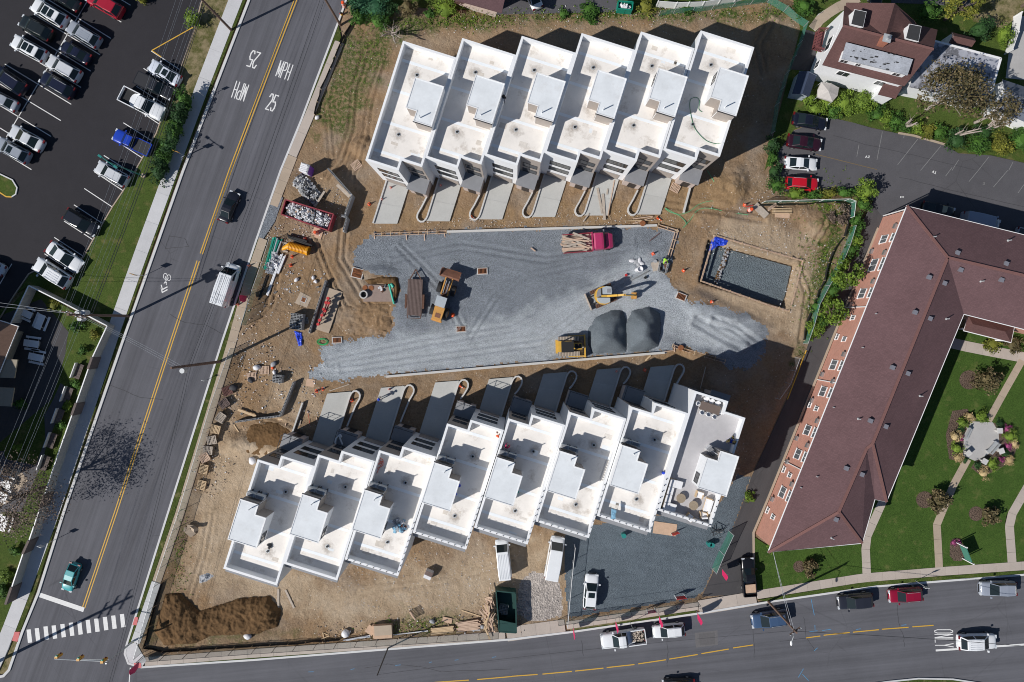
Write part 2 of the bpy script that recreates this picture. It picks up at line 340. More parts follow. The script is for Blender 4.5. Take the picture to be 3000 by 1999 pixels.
# ------------------------------------------------------------------ mesh builder
class MB:
    def __init__(s): s.v = []; s.f = []; s.m = []
    def add(s, vs, fs, m=0):
        o = len(s.v); s.v += [tuple(p) for p in vs]
        s.f += [tuple(i + o for i in f) for f in fs]; s.m += [m] * len(fs); return s
    def box(s, x0, x1, y0, y1, z0, z1, m=0, M=None):
        vs = [Vector((x, y, z)) for z in (z0, z1) for x, y in ((x0, y0), (x1, y0), (x1, y1), (x0, y1))]
        if M is not None: vs = [M @ p for p in vs]
        return s.add(vs, [(3, 2, 1, 0), (4, 5, 6, 7), (0, 1, 5, 4), (1, 2, 6, 5), (2, 3, 7, 6), (3, 0, 4, 7)], m)
    def obox(s, c, size, rz=0.0, m=0, rx=0.0, ry=0.0):
        M = Matrix.Translation(Vector(c)) @ Matrix.Rotation(rz, 4, 'Z') @ Matrix.Rotation(ry, 4, 'Y') @ Matrix.Rotation(rx, 4, 'X')
        a, b, c_ = (q / 2 for q in size)
        return s.box(-a, a, -b, b, -c_, c_, m, M)
    def bar(s, a, b, w, h, m=0):
        a = Vector(a); b = Vector(b); d = b - a; L = d.length
        if L < 1e-6: return s
        M = Matrix.Translation((a + b) / 2) @ d.to_track_quat('X', 'Z').to_matrix().to_4x4()
        return s.box(-L / 2, L / 2, -w / 2, w / 2, -h / 2, h / 2, m, M)
    def prism(s, poly, z0, z1, m=0, mt=None):
        n = len(poly); P = [(p[0], p[1]) for p in poly]
        if sum(P[i][0] * P[(i + 1) % n][1] - P[(i + 1) % n][0] * P[i][1] for i in range(n)) < 0: P = P[::-1]
        o = len(s.v); s.v += [(x, y, z0) for x, y in P] + [(x, y, z1) for x, y in P]
        for i in range(n):
            j = (i + 1) % n; s.f.append((o + i, o + j, o + n + j, o + n + i)); s.m.append(m)
        s.f.append(tuple(o + n + i for i in range(n))); s.m.append(m if mt is None else mt)
        s.f.append(tuple(o + i for i in reversed(range(n)))); s.m.append(m); return s
    def sheet(s, poly, z=None, m=0):
        P = [(p[0], p[1], p[2] if z is None else z) for p in poly]; n = len(P)
        if sum(P[i][0] * P[(i + 1) % n][1] - P[(i + 1) % n][0] * P[i][1] for i in range(n)) < 0: P = P[::-1]
        return s.add(P, [tuple(range(n))], m)
    def strip(s, line, w, z, m=0, off=0.0, z0=None):
        """ribbon of width w along a polyline (offset to the left of travel); with z0 it becomes a solid"""
        L, Rr = ribbon(line, w, off); n = len(L)
        if z0 is None:
            s.add([(*p, z) for p in L] + [(*p, z) for p in Rr], [(n + i, n + i + 1, i + 1, i) for i in range(n - 1)], m)
        else:
            s.add([(*p, z) for p in L] + [(*p, z) for p in Rr] + [(*p, z0) for p in L] + [(*p, z0) for p in Rr],
                  [f for i in range(n - 1) for f in ((n + i, n + i + 1, i + 1, i), (i, i + 1, 2 * n + i + 1, 2 * n + i), (3 * n + i, 3 * n + i + 1, n + i + 1, n + i))] +
                  [(0, 2 * n, 3 * n, n), (2 * n - 1, 4 * n - 1, 3 * n - 1, n - 1)], m)
        return s
    def cyl(s, x, y, z0, z1, r, n=12, r2=None, m=0):
        r2 = r if r2 is None else r2
        a = [2 * math.pi * i / n for i in range(n)]
        vs = [(x + r * math.cos(t), y + r * math.sin(t), z0) for t in a] + [(x + r2 * math.cos(t), y + r2 * math.sin(t), z1) for t in a]
        return s.add(vs, [(i, (i + 1) % n, n + (i + 1) % n, n + i) for i in range(n)] + [tuple(range(n, 2 * n)), tuple(reversed(range(n)))], m)
    def tube(s, pts, r, n=6, m=0, r2=None, closed=False):
        pts = [Vector(p) for p in pts]; k = len(pts); o = len(s.v)
        for i, p in enumerate(pts):
            d = (pts[(i + 1) % k] - pts[i - 1]) if closed else (pts[min(i + 1, k - 1)] - pts[max(i - 1, 0)])
            if d.length < 1e-9: d = Vector((0, 0, 1))
            d.normalize(); a = Vector((0, 0, 1)) if abs(d.z) < 0.9 else Vector((1, 0, 0))
            x = d.cross(a).normalized(); y = d.cross(x)
            rr = r if r2 is None else r + (r2 - r) * i / max(1, k - 1)
            s.v += [tuple(p + rr * (math.cos(t) * x + math.sin(t) * y)) for t in (2 * math.pi * j / n for j in range(n))]
        e = k if closed else k - 1
        for i in range(e):
            a_, b_ = o + i * n, o + ((i + 1) % k) * n
            for j in range(n): s.f.append((a_ + j, b_ + j, b_ + (j + 1) % n, a_ + (j + 1) % n)); s.m.append(m)
        if not closed:
            s.f.append(tuple(o + j for j in range(n))); s.f.append(tuple(o + (k - 1) * n + j for j in reversed(range(n)))); s.m += [m, m]
        return s
    def pipe(s, a, b, ro, ri, n=14, m=0, mi=None):
        """hollow pipe from a to b"""
        a = Vector(a); b = Vector(b); d = (b - a).normalized(); u = Vector((0, 0, 1)) if abs(d.z) < 0.9 else Vector((1, 0, 0))
        x = d.cross(u).normalized(); y = d.cross(x); o = len(s.v); mi = m if mi is None else mi
        for p, r in ((a, ro), (b, ro), (b, ri), (a, ri)):
            s.v += [tuple(p + r * (math.cos(t) * x + math.sin(t) * y)) for t in (2 * math.pi * j / n for j in range(n))]
        for q in range(4):
            a_, b_ = o + q * n, o + ((q + 1) % 4) * n
            for j in range(n): s.f.append((a_ + j, b_ + j, b_ + (j + 1) % n, a_ + (j + 1) % n)); s.m.append(mi if q == 2 else m)
        return s
    def loft(s, rings, m=0, caps=True):
        o = len(s.v); n = len(rings[0])
        for r in rings: s.v += [tuple(p) for p in r]
        for i in range(len(rings) - 1):
            for j in range(n):
                k = (j + 1) % n; s.f.append((o + i * n + j, o + i * n + k, o + (i + 1) * n + k, o + (i + 1) * n + j)); s.m.append(m)
        if caps:
            s.f.append(tuple(o + j for j in reversed(range(n)))); s.f.append(tuple(o + (len(rings) - 1) * n + j for j in range(n))); s.m += [m, m]
        return s
    def ball(s, c, r, n=8, k=5, m=0, sq=(1, 1, 1), jit=0.0):
        rings = []
        for i in range(k + 1):
            ph = math.pi * (i + 0.02) / (k + 0.04); rr = math.sin(ph)
            rings.append([(c[0] + sq[0] * r * rr * math.cos(2 * math.pi * j / n) * (1 + rnd.uniform(-jit, jit)), c[1] + sq[1] * r * rr * math.sin(2 * math.pi * j / n) * (1 + rnd.uniform(-jit, jit)),
                           c[2] - sq[2] * r * math.cos(ph)) for j in range(n)])
        return s.loft(rings, m)
    def lump(s, c, size, m=0):
        """irregular chunk"""
        M = Matrix.Translation(Vector(c)) @ Matrix.Rotation(rnd.uniform(0, 6.3), 4, 'Z') @ Matrix.Rotation(rnd.uniform(-.7, .7), 4, 'X') @ Matrix.Rotation(rnd.uniform(-.7, .7), 4, 'Y')
        a, b, c_ = (q / 2 for q in size); o = len(s.v); s.box(-a, a, -b, b, -c_, c_, m, M)
        for i in range(o, len(s.v)): s.v[i] = tuple(q + rnd.uniform(-.12, .12) * min(size) for q in s.v[i])
        return s
    def mesh(s, name, mats, smooth=False):
        me = bpy.data.meshes.new(name); me.from_pydata(s.v, [], s.f)
        for q in mats: me.materials.append(MT(q))
        if len(mats) > 1: me.polygons.foreach_set('material_index', s.m)
        if smooth: me.polygons.foreach_set('use_smooth', [True] * len(me.polygons))
        me.update(); return me
    def build(s, name, mats, parent=None, smooth=False):
        if isinstance(mats, str) or not isinstance(mats, (list, tuple)): mats = [mats]
        return link(name, s.mesh(name, mats, smooth), parent)

def ribbon(line, w, off=0.0):
    P = [Vector((p[0], p[1])) for p in line]; L = []; Rr = []
    for i, p in enumerate(P):
        d1 = (P[i] - P[i - 1]).normalized() if i > 0 else None
        d2 = (P[i + 1] - P[i]).normalized() if i < len(P) - 1 else None
        d1 = d1 or d2; d2 = d2 or d1
        n1 = Vector((-d1.y, d1.x)); n2 = Vector((-d2.y, d2.x)); n = (n1 + n2)
        n = n / max(0.35, n.length ** 2 / 2)
        L.append(tuple(p + n * (off + w / 2))); Rr.append(tuple(p + n * (off - w / 2)))
    return L, Rr

def link(name, data, parent=None):
    o = bpy.data.objects.new(name, data); C.objects.link(o)
    if parent is not None: o.parent = parent
    return o
def tag(o, label=None, cat=None, group=None, kind=None):
    if label: o['label'] = label
    if cat: o['category'] = cat
    if group: o['group'] = group
    if kind: o['kind'] = kind
    return o
def thing(name, label, cat, loc=(0, 0, 0), rz=0.0, group=None):
    o = link(name, None); o.location = loc; o.rotation_euler = (0, 0, rz); o.empty_display_size = 0.5
    return tag(o, label, cat, group)
def struct(name, mb, m, parent=None, smooth=False):
    o = mb.build(name, m, parent, smooth)
    if parent is None: o['kind'] = 'structure'
    return o
def subtree(root):
    ch = {}
    for o in C.objects:
        if o.parent: ch.setdefault(o.parent.name, []).append(o)
    return ch
def dup(root, ch, loc, rz=None, label=None, group=None, par=None):
    """copy of a thing with copies of its parts and their sub-parts (mesh data shared)"""
    c = root.copy(); C.objects.link(c)
    if par is not None: c.parent = par
    else:
        if loc is not None: c.location = loc
        if rz is not None: c.rotation_euler = (0, 0, rz)
        if label: c['label'] = label
        if group: c['group'] = group
    for k in ch.get(root.name, []): dup(k, ch, None, par=c)
    return c
def heading(a, b):
    d = Vector(b) - Vector(a); return math.atan2(d.y, d.x)
def simple(name, mb, m, label, cat, loc=(0, 0, 0), rz=0.0, group=None, smooth=False):
    o = mb.build(name, m, None, smooth); o.location = loc; o.rotation_euler = (0, 0, rz)
    return tag(o, label, cat, group)
def pip(P, X, Y):
    ins = np.zeros(X.shape, bool); n = len(P)
    for i in range(n):
        x0, y0 = P[i]; x1, y1 = P[i - 1]
        if y0 == y1: continue
        c = ((y0 > Y) != (y1 > Y)) & (X < (x1 - x0) * (Y - y0) / (y1 - y0) + x0); ins ^= c
    return ins
def pdist(P, X, Y, closed=True):
    D = np.full(X.shape, 1e9); n = len(P)
    for i in range(n if closed else n - 1):
        x0, y0 = P[i]; x1, y1 = P[(i + 1) % n]; dx, dy = x1 - x0, y1 - y0
        t = np.clip(((X - x0) * dx + (Y - y0) * dy) / (dx * dx + dy * dy + 1e-12), 0, 1)
        D = np.minimum(D, np.hypot(X - x0 - t * dx, Y - y0 - t * dy))
    return D
_rs = np.random.RandomState(3); _tab = _rs.rand(256, 256)
def vnoise(x, y):
    xi = np.floor(x).astype(int); yi = np.floor(y).astype(int); fx = x - xi; fy = y - yi
    fx = fx * fx * (3 - 2 * fx); fy = fy * fy * (3 - 2 * fy)
    a = _tab[xi & 255, yi & 255]; b = _tab[(xi + 1) & 255, yi & 255]; c = _tab[xi & 255, (yi + 1) & 255]; d = _tab[(xi + 1) & 255, (yi + 1) & 255]
    return (a * (1 - fx) + b * fx) * (1 - fy) + (c * (1 - fx) + d * fx) * fy
def fbm(x, y, o=4):
    s = 0; a = 0.5; t = 0
    for i in range(o): s = s + a * vnoise(x * 2 ** i + 17.3 * i, y * 2 ** i + 9.1 * i); t += a; a *= 0.55
    return s / t
# ================================================================== GROUND
def slabs(name, line, width, step, z=0.12, m='sidewalk_concrete', gap=0.025, base='kerb_concrete'):
    """a walk cast in slabs: bed plus one object per slab"""
    root = struct(name, MB().strip(line, width - 0.02, z - 0.03, 0, 0, -0.05), base)
    P = [Vector((p[0], p[1])) for p in line]; seg = [(P[i + 1] - P[i]).length for i in range(len(P) - 1)]; tot = sum(seg)
    def at(d):
        i = 0
        while i < len(seg) - 1 and d > seg[i]: d -= seg[i]; i += 1
        return P[i].lerp(P[i + 1], min(1, d / seg[i]))
    n = max(1, round(tot / step))
    L, Rr = ribbon([at(tot * i / n) for i in range(n + 1)], width)
    for i in range(n):
        q = [Vector(x) for x in (L[i], L[i + 1], Rr[i + 1], Rr[i])]
        e = (q[1] - q[0]).normalized() * gap / 2; e2 = (q[2] - q[3]).normalized() * gap / 2
        q = [q[0] + e, q[1] - e, q[2] - e2, q[3] + e2]
        link('slab', MB().prism(q, z - 0.06, z + rnd.uniform(-0.006, 0.006)).mesh('slab', [m]), root)
    return root
def flat(name, pts, z, m, z0=None):
    mb = MB()
    if z0 is None: mb.sheet(pts, z)
    else: mb.prism(pts, z0, z)
    return struct(name, mb, m)

# -- wide surroundings outside the surveyed site rectangle
gx0, gx1, gy0, gy1 = 400, 2500, -60, 1960
BIG = 400.0
a0, b0 = W(gx0, gy1), W(gx1, gy0)
mb = MB()
mb.sheet([(-BIG, -BIG), (a0.x, -BIG), (a0.x, BIG), (-BIG, BIG)], -0.06).sheet([(b0.x, -BIG), (BIG, -BIG), (BIG, BIG), (b0.x, BIG)], -0.06)
mb.sheet([(a0.x, -BIG), (b0.x, -BIG), (b0.x, a0.y), (a0.x, a0.y)], -0.06).sheet([(a0.x, b0.y), (b0.x, b0.y), (b0.x, BIG), (a0.x, BIG)], -0.06)
struct('ground', mb, 'dry_grass')

# -- the building site: one height grid, split into bare earth and crushed stone
site = [(1003, 40), (1030, -20), (1180, 20), (1500, 40), (1900, 30), (2240, 10), (2345, 80), (2240, 480), (2240, 560), (2300, 585), (2475, 590), (2490, 660), (2390, 940),
        (2340, 1060), (2250, 1290), (2200, 1390), (2135, 1590), (2060, 1738), (2040, 1770), (1640, 1832), (1480, 1858), (750, 1905), (412, 1935), (398, 1885), (470, 1704), (540, 1500), (692, 1000),
        (730, 830), (790, 690), (838, 500), (880, 440), (915, 345), (1008, 130)]
gravel = [(1095, 682), (1500, 668), (1880, 660), (1975, 668), (1988, 690), (1958, 800), (1962, 835), (1985, 850), (2010, 880), (2050, 885), (2110, 895), (2190, 925), (2240, 945),
          (2256, 980), (2238, 1045), (2195, 1085), (2140, 1082), (2090, 1045), (2010, 1015), (1945, 1030), (1500, 1068), (1135, 1100), (1080, 1108), (990, 1122), (905, 1112), (905, 1088),
          (940, 1060), (935, 1015), (962, 1008), (1010, 992), (1130, 985), (1148, 958), (1152, 900), (1172, 850), (1155, 812), (1120, 806), (1070, 800), (1030, 780), (1035, 735), (1060, 702)]
lot2 = [(1652, 1565), (1700, 1540), (2100, 1480), (2160, 1390), (2205, 1395), (2135, 1590), (2060, 1735), (2040, 1755), (1660, 1812), (1655, 1700), (1650, 1620)]
patch = [(1520, 1700), (1560, 1672), (1640, 1700), (1652, 1780), (1646, 1812), (1550, 1822), (1505, 1790)]
pit = [(2075, 705), (2335, 775), (2315, 870), (2300, 905), (2046, 826)]
st = 4.4
xs = np.arange(gx0, gx1 + st, st); ys = np.arange(gy0, gy1 + st, st)
X, Y = np.meshgrid(xs, ys)
ins = pip(site, X, Y); ds = pdist(site, X, Y)
edge = np.where(ins, np.clip(ds / 14, 0, 1), 0)
wob = (fbm(X / 23, Y / 23, 4) - 0.5) * 46
dg = np.where(pip(gravel, X, Y), 1, -1) * pdist(gravel, X, Y)
dl = np.where(pip(lot2, X, Y), 1, -1) * pdist(lot2, X, Y)
dp = np.where(pip(patch, X, Y), 1, -1) * pdist(patch, X, Y)
dpit = np.where(pip(pit, X, Y), 1, -1) * pdist(pit, X, Y)
fr = (fbm(X / 5, Y / 5, 3) - .5) * 22; isg = dg + wob * 0.55 + fr > 0; isl = dl + wob * 0.25 > 0; isp = dp + wob * 0.4 > 0
lump = fbm(X / 60, Y / 60, 5); fine = fbm(X / 11, Y / 11, 4)
Z = 0.03 + 0.22 * (lump - 0.45) + 0.17 * (fine - 0.5)
Z = np.where(isg | isl, 0.07 + 0.12 * (lump - 0.5) + 0.05 * (fine - 0.5), Z)
# wheel ruts curving through the earth and the stone
def rut(line, w, depth, gauge=16):
    global Z
    for o in (-gauge / 2, gauge / 2):
        L, _ = ribbon(line, 0.0, o)
        D = pdist(L, X, Y, False)
        Z = Z - 1.6 * depth * np.exp(-(D / w) ** 2) + 0.9 * depth * np.exp(-((D - 2.0 * w) / w) ** 2)
for ln, w, d in (([(1075, 150), (1040, 260), (1030, 380), (1000, 470), (960, 520)], 4, 0.09), ([(1120, 190), (1085, 300), (1070, 420), (1030, 520)], 4, 0.08),
                 ([(1000, 130), (960, 300), (975, 470)], 3, 0.07), ([(930, 1330), (860, 1260), (760, 1220)], 5, 0.12), ([(1010, 640), (1000, 760), (1060, 860), (1120, 960)], 5, 0.12),
                 ([(920, 700), (960, 800), (1010, 900), (1130, 975)], 4, 0.1), ([(2420, 660), (2390, 720), (2330, 760), (2370, 860), (2350, 1000)], 5, 0.1),
                 ([(2260, 60), (2220, 130), (2240, 220)], 6, 0.16), ([(620, 1500), (600, 1620), (560, 1750)], 4, 0.05), ([(1500, 1640), (1300, 1700), (1100, 1720), (900, 1800)], 6, 0.06),
                 ([(760, 640), (820, 760), (790, 900), (700, 980)], 4, 0.1), ([(2090, 940), (2150, 960), (2220, 1010)], 6, 0.14), ([(2040, 940), (2110, 980), (2170, 1010)], 7, 0.14),
                 ([(1150, 760), (1350, 720), (1600, 760), (1850, 720)], 5, 0.07), ([(1000, 1080), (1300, 1040), (1600, 1000), (1800, 840), (1930, 780)], 5, 0.08), ([(960, 1060), (1250, 1000), (1500, 960), (1700, 850), (1850, 790)], 5, 0.08), ([(1170, 720), (1300, 850), (1350, 960), (1250, 1020)], 5, 0.07), ([(1380, 990), (1450, 880), (1560, 800), (1700, 770)], 5, 0.06), ([(1900, 590), (2060, 610), (2240, 640)], 6, 0.1)):
    rut(ln, w, d)
def heap(cx, cy, rx, ry, h, p=1.4):
    global Z
    q = ((X - cx) / rx) ** 2 + ((Y - cy) / ry) ** 2
    Z = Z + h * np.clip(1 - q, 0, 1) ** p * (0.7 + 0.7 * fine)
for a in ((1062, 430, 40, 34, .7), (700, 1300, 70, 40, .6), (780, 1310, 60, 34, .4), (1110, 800, 70, 26, .5), (2130, 560, 60, 60, .5), (2160, 540, 40, 70, .5), (2100, 640, 80, 30, .4),
          (1180, 910, 60, 46, .35), (2400, 660, 60, 50, .5), (2340, 620, 60, 26, .4), (2050, 905, 60, 22, .4), (2140, 935, 80, 20, .35), (2200, 965, 50, 20, .3), (900, 1260, 40, 26, .3), (2040, 1040, 60, 26, .3)): heap(*a)
Z = np.where(dpit > 0, -1.35, Z); Z = np.where((dpit <= 0) & (dpit > -14), Z * 0.4 + 0.12, Z)
Z = edge * Z + (1 - edge) * np.where(ins, 0.0, -0.05)
Z = np.where(ins, Z, -0.05)
# keep the earth below the driveways and building floors
P3 = np.stack([(X - 1510) / S, (950 - Y) / S, Z], -1)
nx, ny = len(xs), len(ys)
idx = np.arange(nx * ny).reshape(ny, nx)
Q = np.stack([idx[1:, :-1], idx[1:, 1:], idx[:-1, 1:], idx[:-1, :-1]], -1)
def fc(A): return A[1:, 1:] & A[:-1, :-1]
qg, ql, qp = fc(isg), fc(isl), fc(isp)
def gridmesh(name, sel, m, attrs=None):
    F = Q[sel]; u, inv = np.unique(F, return_inverse=True)
    me = bpy.data.meshes.new(name); me.from_pydata(P3.reshape(-1, 3)[u].tolist(), [], inv.reshape(-1, 4).tolist())
    me.materials.append(MT(m)); me.polygons.foreach_set('use_smooth', [True] * len(me.polygons))
    for k, A in (attrs or {}).items():
        at = me.attributes.new(k, 'FLOAT', 'POINT'); at.data.foreach_set('value', A.reshape(-1)[u].astype(np.float32))
    me.update(); return tag(link(name, me), kind='structure')
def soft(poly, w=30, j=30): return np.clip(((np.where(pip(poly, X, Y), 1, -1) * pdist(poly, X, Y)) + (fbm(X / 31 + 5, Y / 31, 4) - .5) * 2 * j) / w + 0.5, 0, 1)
grass = soft([(1005, 130), (1060, 92), (1165, 100), (1160, 150), (1075, 280), (1045, 350), (1000, 410), (925, 385), (915, 345), (960, 250)], 40, 55) * 0.9
grass = np.maximum(grass, soft([(1100, 40), (1500, 40), (1900, 28), (2300, 30), (2300, 60), (2100, 62), (1800, 60), (1500, 70), (1180, 105), (1120, 110)], 30, 36))
grass = np.maximum(grass, soft([(2410, 600), (2480, 600), (2470, 690), (2400, 900), (2350, 1040), (2320, 1060), (2360, 880), (2400, 760), (2430, 690)], 30, 60))
grass = np.maximum(grass, soft([(540, 1560), (500, 1700), (430, 1880), (760, 1870), (900, 1850), (760, 1840), (540, 1860), (470, 1800)], 34, 60) * 0.45)
grass = np.maximum(grass, soft([(1180, 1800), (1400, 1800), (1350, 1850), (1100, 1855)], 30, 50) * 0.6)
pale = soft([(640, 1250), (900, 1330), (850, 1650), (1000, 1720), (1500, 1600), (1650, 1560), (1640, 1800), (1000, 1830), (560, 1700), (560, 1500)], 70, 60)
pale = np.maximum(pale, soft([(2090, 640), (2240, 640), (2370, 680), (2390, 770), (2350, 1000), (2250, 960), (2090, 900)], 30, 40) * 0.8)
pale = np.maximum(pale, soft([(880, 510), (1000, 560), (960, 700), (830, 690)], 60, 50) * 0.25)
pale = np.maximum(pale, soft([(800, 1090), (900, 1100), (960, 1200), (860, 1230), (780, 1200)], 40, 40) * 0.7)
pale = np.maximum(pale, soft([(1180, 90), (1700, 80), (2200, 80), (2200, 130), (1180, 150)], 40, 30) * 0.35)
wet = soft([(1880, 560), (2100, 520), (2240, 560), (2060, 640), (1940, 720), (1960, 900), (1900, 640), (1100, 655), (1090, 620), (1850, 600)], 40, 50)
grey = soft([(2020, 860), (2120, 900), (2260, 960), (2230, 930), (2060, 850)], 20, 16)
m, t, b = _new('site_earth'); v = pos(t)
def attr(n): a = N(t, 'ShaderNodeAttribute'); a.attribute_name = n; return a.outputs['Fac']
c = ramp(t, noise(t, 0.35, 6, v, 0.7), [(0.28, (0.15, 0.1, 0.06)), (0.5, (0.25, 0.17, 0.105)), (0.72, (0.34, 0.245, 0.155))])
cp = ramp(t, noise(t, 0.3, 6, v, 0.65), [(0.28, (0.36, 0.265, 0.17)), (0.5, (0.48, 0.37, 0.255)), (0.72, (0.54, 0.44, 0.33))])
cw = ramp(t, noise(t, 0.4, 6, v, 0.7), [(0.3, (0.22, 0.135, 0.06)), (0.7, (0.38, 0.24, 0.11))])
c = mix(t, ramp(t, noise(t, .13, 5, v, .6), [(.42, 0), (.6, .7)]), c, (.33, .195, .09)); c = mix(t, ramp(t, noise(t, .17, 5, pos(t, 1.0), .6), [(.5, 0), (.66, .6)]), c, (.34, .29, .24))
c = mix(t, attr('pale'), c, cp)

wm = N(t, 'ShaderNodeMath', operation='MULTIPLY'); wm.inputs[1].default_value = 0.8; t.links.new(attr('wet'), wm.inputs[0])
c = mix(t, wm.outputs[0], c, cw)
c = mix(t, attr('grey'), c, (0.09, 0.075, 0.07))
c = mix(t, 0.32, c, ramp(t, noise(t, 4, 6, v, 0.8), [(0.3, (0.07, 0.045, 0.03)), (0.7, (0.48, 0.37, 0.26))]))
gs = ramp(t, noise(t, 2.2, 6, v, 0.75), [(0.42, 0.15), (0.56, 1.0)])
gm = N(t, 'ShaderNodeMath', operation='MULTIPLY'); t.links.new(gs, gm.inputs[0]); t.links.new(attr('grass'), gm.inputs[1])
c = mix(t, gm.outputs[0], c, ramp(t, noise(t, 6, 5, v, 0.8), [(0.3, (0.02, 0.045, 0.01)), (0.6, (0.065, 0.11, 0.02)), (0.8, (0.13, 0.17, 0.05))]))
vo = N(t, 'ShaderNodeTexVoronoi'); vo.inputs['Scale'].default_value = 2.4; t.links.new(v, vo.inputs['Vector'])
pm = N(t, 'ShaderNodeMath', operation='MULTIPLY'); t.links.new(ramp(t, vo.outputs['Distance'], [(0.12, 1.0), (0.17, 0.0)]), pm.inputs[0])
t.links.new(ramp(t, noise(t, 0.5, 4, v), [(0.5, 0.0), (0.62, 0.9)]), pm.inputs[1])
c = mix(t, pm.outputs[0], c, (0.62, 0.57, 0.5))
t.links.new(c, b.inputs['Base Color']); b.inputs['Roughness'].default_value = 0.95; b.inputs['Specular IOR Level'].default_value = 0.1
bump(t, b, noise(t, 3.2, 8, v, 0.75), 0.9, 0.22)
MATS['site_earth'] = m
gridmesh('site_earth', ~(qg | ql | qp), 'site_earth', {'grass': grass, 'pale': pale, 'wet': wet, 'grey': grey})
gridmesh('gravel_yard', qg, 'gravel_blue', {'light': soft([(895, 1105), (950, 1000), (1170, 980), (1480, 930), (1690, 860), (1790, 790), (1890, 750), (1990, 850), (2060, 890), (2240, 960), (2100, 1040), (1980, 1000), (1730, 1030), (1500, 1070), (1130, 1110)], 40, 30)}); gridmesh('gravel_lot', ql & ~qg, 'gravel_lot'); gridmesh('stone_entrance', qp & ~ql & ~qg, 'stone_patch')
flat('pit_floor', wp([(2079, 712), (2328, 780), (2308, 868), (2297, 898), (2052, 822)]), -1.1, 'gravel_dark')

# -- roads
KL = [(770, -120), (727, 0), (534, 500), (357, 1000), (186, 1495), (110, 1736), (64, 1848), (25, 1960)]      # kerb lines, photograph pixels
KR = [(1050, -110), (1002, 29), (986, 73), (881, 351), (820, 500), (750, 700), (649, 1000), (491, 1500), (370, 1886), (364, 1915), (375, 1945), (415, 1957), (750, 1935), (1500, 1875), (1672, 1854),
      (2042, 1800), (2250, 1766), (2569, 1720), (3000, 1686), (3300, 1668)]
flat('road', wp(KL + [(12, 1978), (-300, 2050), (-300, 2300), (400, 2300), (400, 1950)] + KR[:11][::-1]), 0.02, 'road_asphalt')
flat('street', wp([(400, 1957)] + KR[11:] + [(3300, 2400), (400, 2400)]), 0.016, 'street_asphalt')
mb = MB().strip(wp(KL + [(10, 1976), (-60, 1990)]), 0.34, 0.15, 0, 0.17, -0.05)
struct('kerb', mb, 'kerb_concrete')
mb = MB().strip(wp(KR), 0.26, 0.14, 0, 0.13, -0.05); struct('kerb', mb, 'kerb_concrete')
slabs('sidewalk', wp([(733, -100), (691, 0), (597.5, 244), (508, 487), (402, 776), (324, 1000), (163, 1483), (62, 1755), (8, 1895), (-40, 2000)]), 1.75, 4.0, 0.13)
slabs('sidewalk', wp([(995, 124), (905, 345), (857, 457)]), 1.2, 3.0, 0.13, 'walk_concrete')
slabs('sidewalk', wp([(857, 458), (800, 603)]), 1.35, 1.6, 0.12, 'tan_concrete')
slabs('sidewalk', wp([(772, 700), (727, 830), (681, 1000), (529, 1500), (460, 1704)]), 1.15, 1.6, 0.12, 'tan_concrete')
slabs('sidewalk', wp([(459, 1706), (427, 1800), (398, 1882)]), 1.2, 1.5, 0.13, 'sidewalk_concrete')
slabs('sidewalk', wp([(425, 1938), (750, 1913), (1480, 1862)]), 1.15, 1.7, 0.12, 'walk_concrete')
slabs('driveway_apron', wp([(1485, 1858), (1655, 1835)]), 1.9, 2.0, 0.1, 'walk_concrete')
slabs('sidewalk', wp([(1660, 1832), (2045, 1775)]), 1.0, 1.7, 0.12, 'walk_concrete')
slabs('driveway_apron', wp([(2048, 1780), (2215, 1752)]), 1.9, 2.2, 0.1, 'walk_concrete')
slabs('sidewalk', wp([(2218, 1742), (2524, 1693), (2766, 1673), (3000, 1657), (3250, 1642)]), 1.15, 1.7, 0.12, 'walk_concrete')
flat('corner_pavement', wp([(398, 1880), (372, 1893), (368, 1915), (379, 1941), (418, 1952), (430, 1934), (412, 1905)]), 0.12, 'sidewalk_concrete', -0.05)
flat('verge', wp([(750, -100), (712, 0), (618, 245), (528, 487), (422, 776), (344, 1000), (183, 1483), (82, 1755), (40, 1860), (62, 1845), (104, 1734), (180, 1493), (351, 998), (528, 498), (721, 0), (764, -118)]), 0.1, 'verge_grass', -0.05)
flat('verge', wp([(992, 74), (1000, 110), (899, 330), (850, 448), (828, 490), (886, 352)]), 0.1, 'verge_grass', -0.05)
flat('verge', wp([(818, 530), (806, 580), (770, 668), (754, 700)]), 0.1, 'verge_grass', -0.05)
flat('verge', wp([(752, 706), (768, 690), (712, 830), (668, 1000), (514, 1500), (445, 1704), (412, 1800), (386, 1880), (374, 1886), (496, 1500), (654, 1000)]), 0.1, 'verge_grass', -0.05)
flat('verge', wp([(425, 1955), (750, 1933), (1500, 1873), (1492, 1871), (1480, 1874), (750, 1926), (435, 1949)]), 0.1, 'verge_grass', -0.05)
flat('verge', wp([(1676, 1846), (2040, 1786), (2036, 1798), (1680, 1850)]), 0.1, 'verge_grass', -0.05)
flat('verge', wp([(1672, 1851), (1668, 1836), (2038, 1777), (2040, 1797)]), 0.095, 'dry_grass', -0.05)
flat('verge', wp([(2220, 1757), (2526, 1706), (2768, 1687), (3000, 1671), (3250, 1656), (3250, 1668), (3000, 1683), (2569, 1717), (2250, 1763)]), 0.1, 'lawn_green', -0.05)
flat('stone_shoulder', wp([(802, 575), (830, 580), (806, 650), (772, 700), (752, 700)]), 0.11, 'gravel_blue', -0.05)
flat('grass_island', wp([(2540, 2010), (2600, 1998), (2690, 1989), (2790, 1991), (2870, 2003), (2960, 2030), (2500, 2040)]), 0.12, 'verge_grass', -0.05)
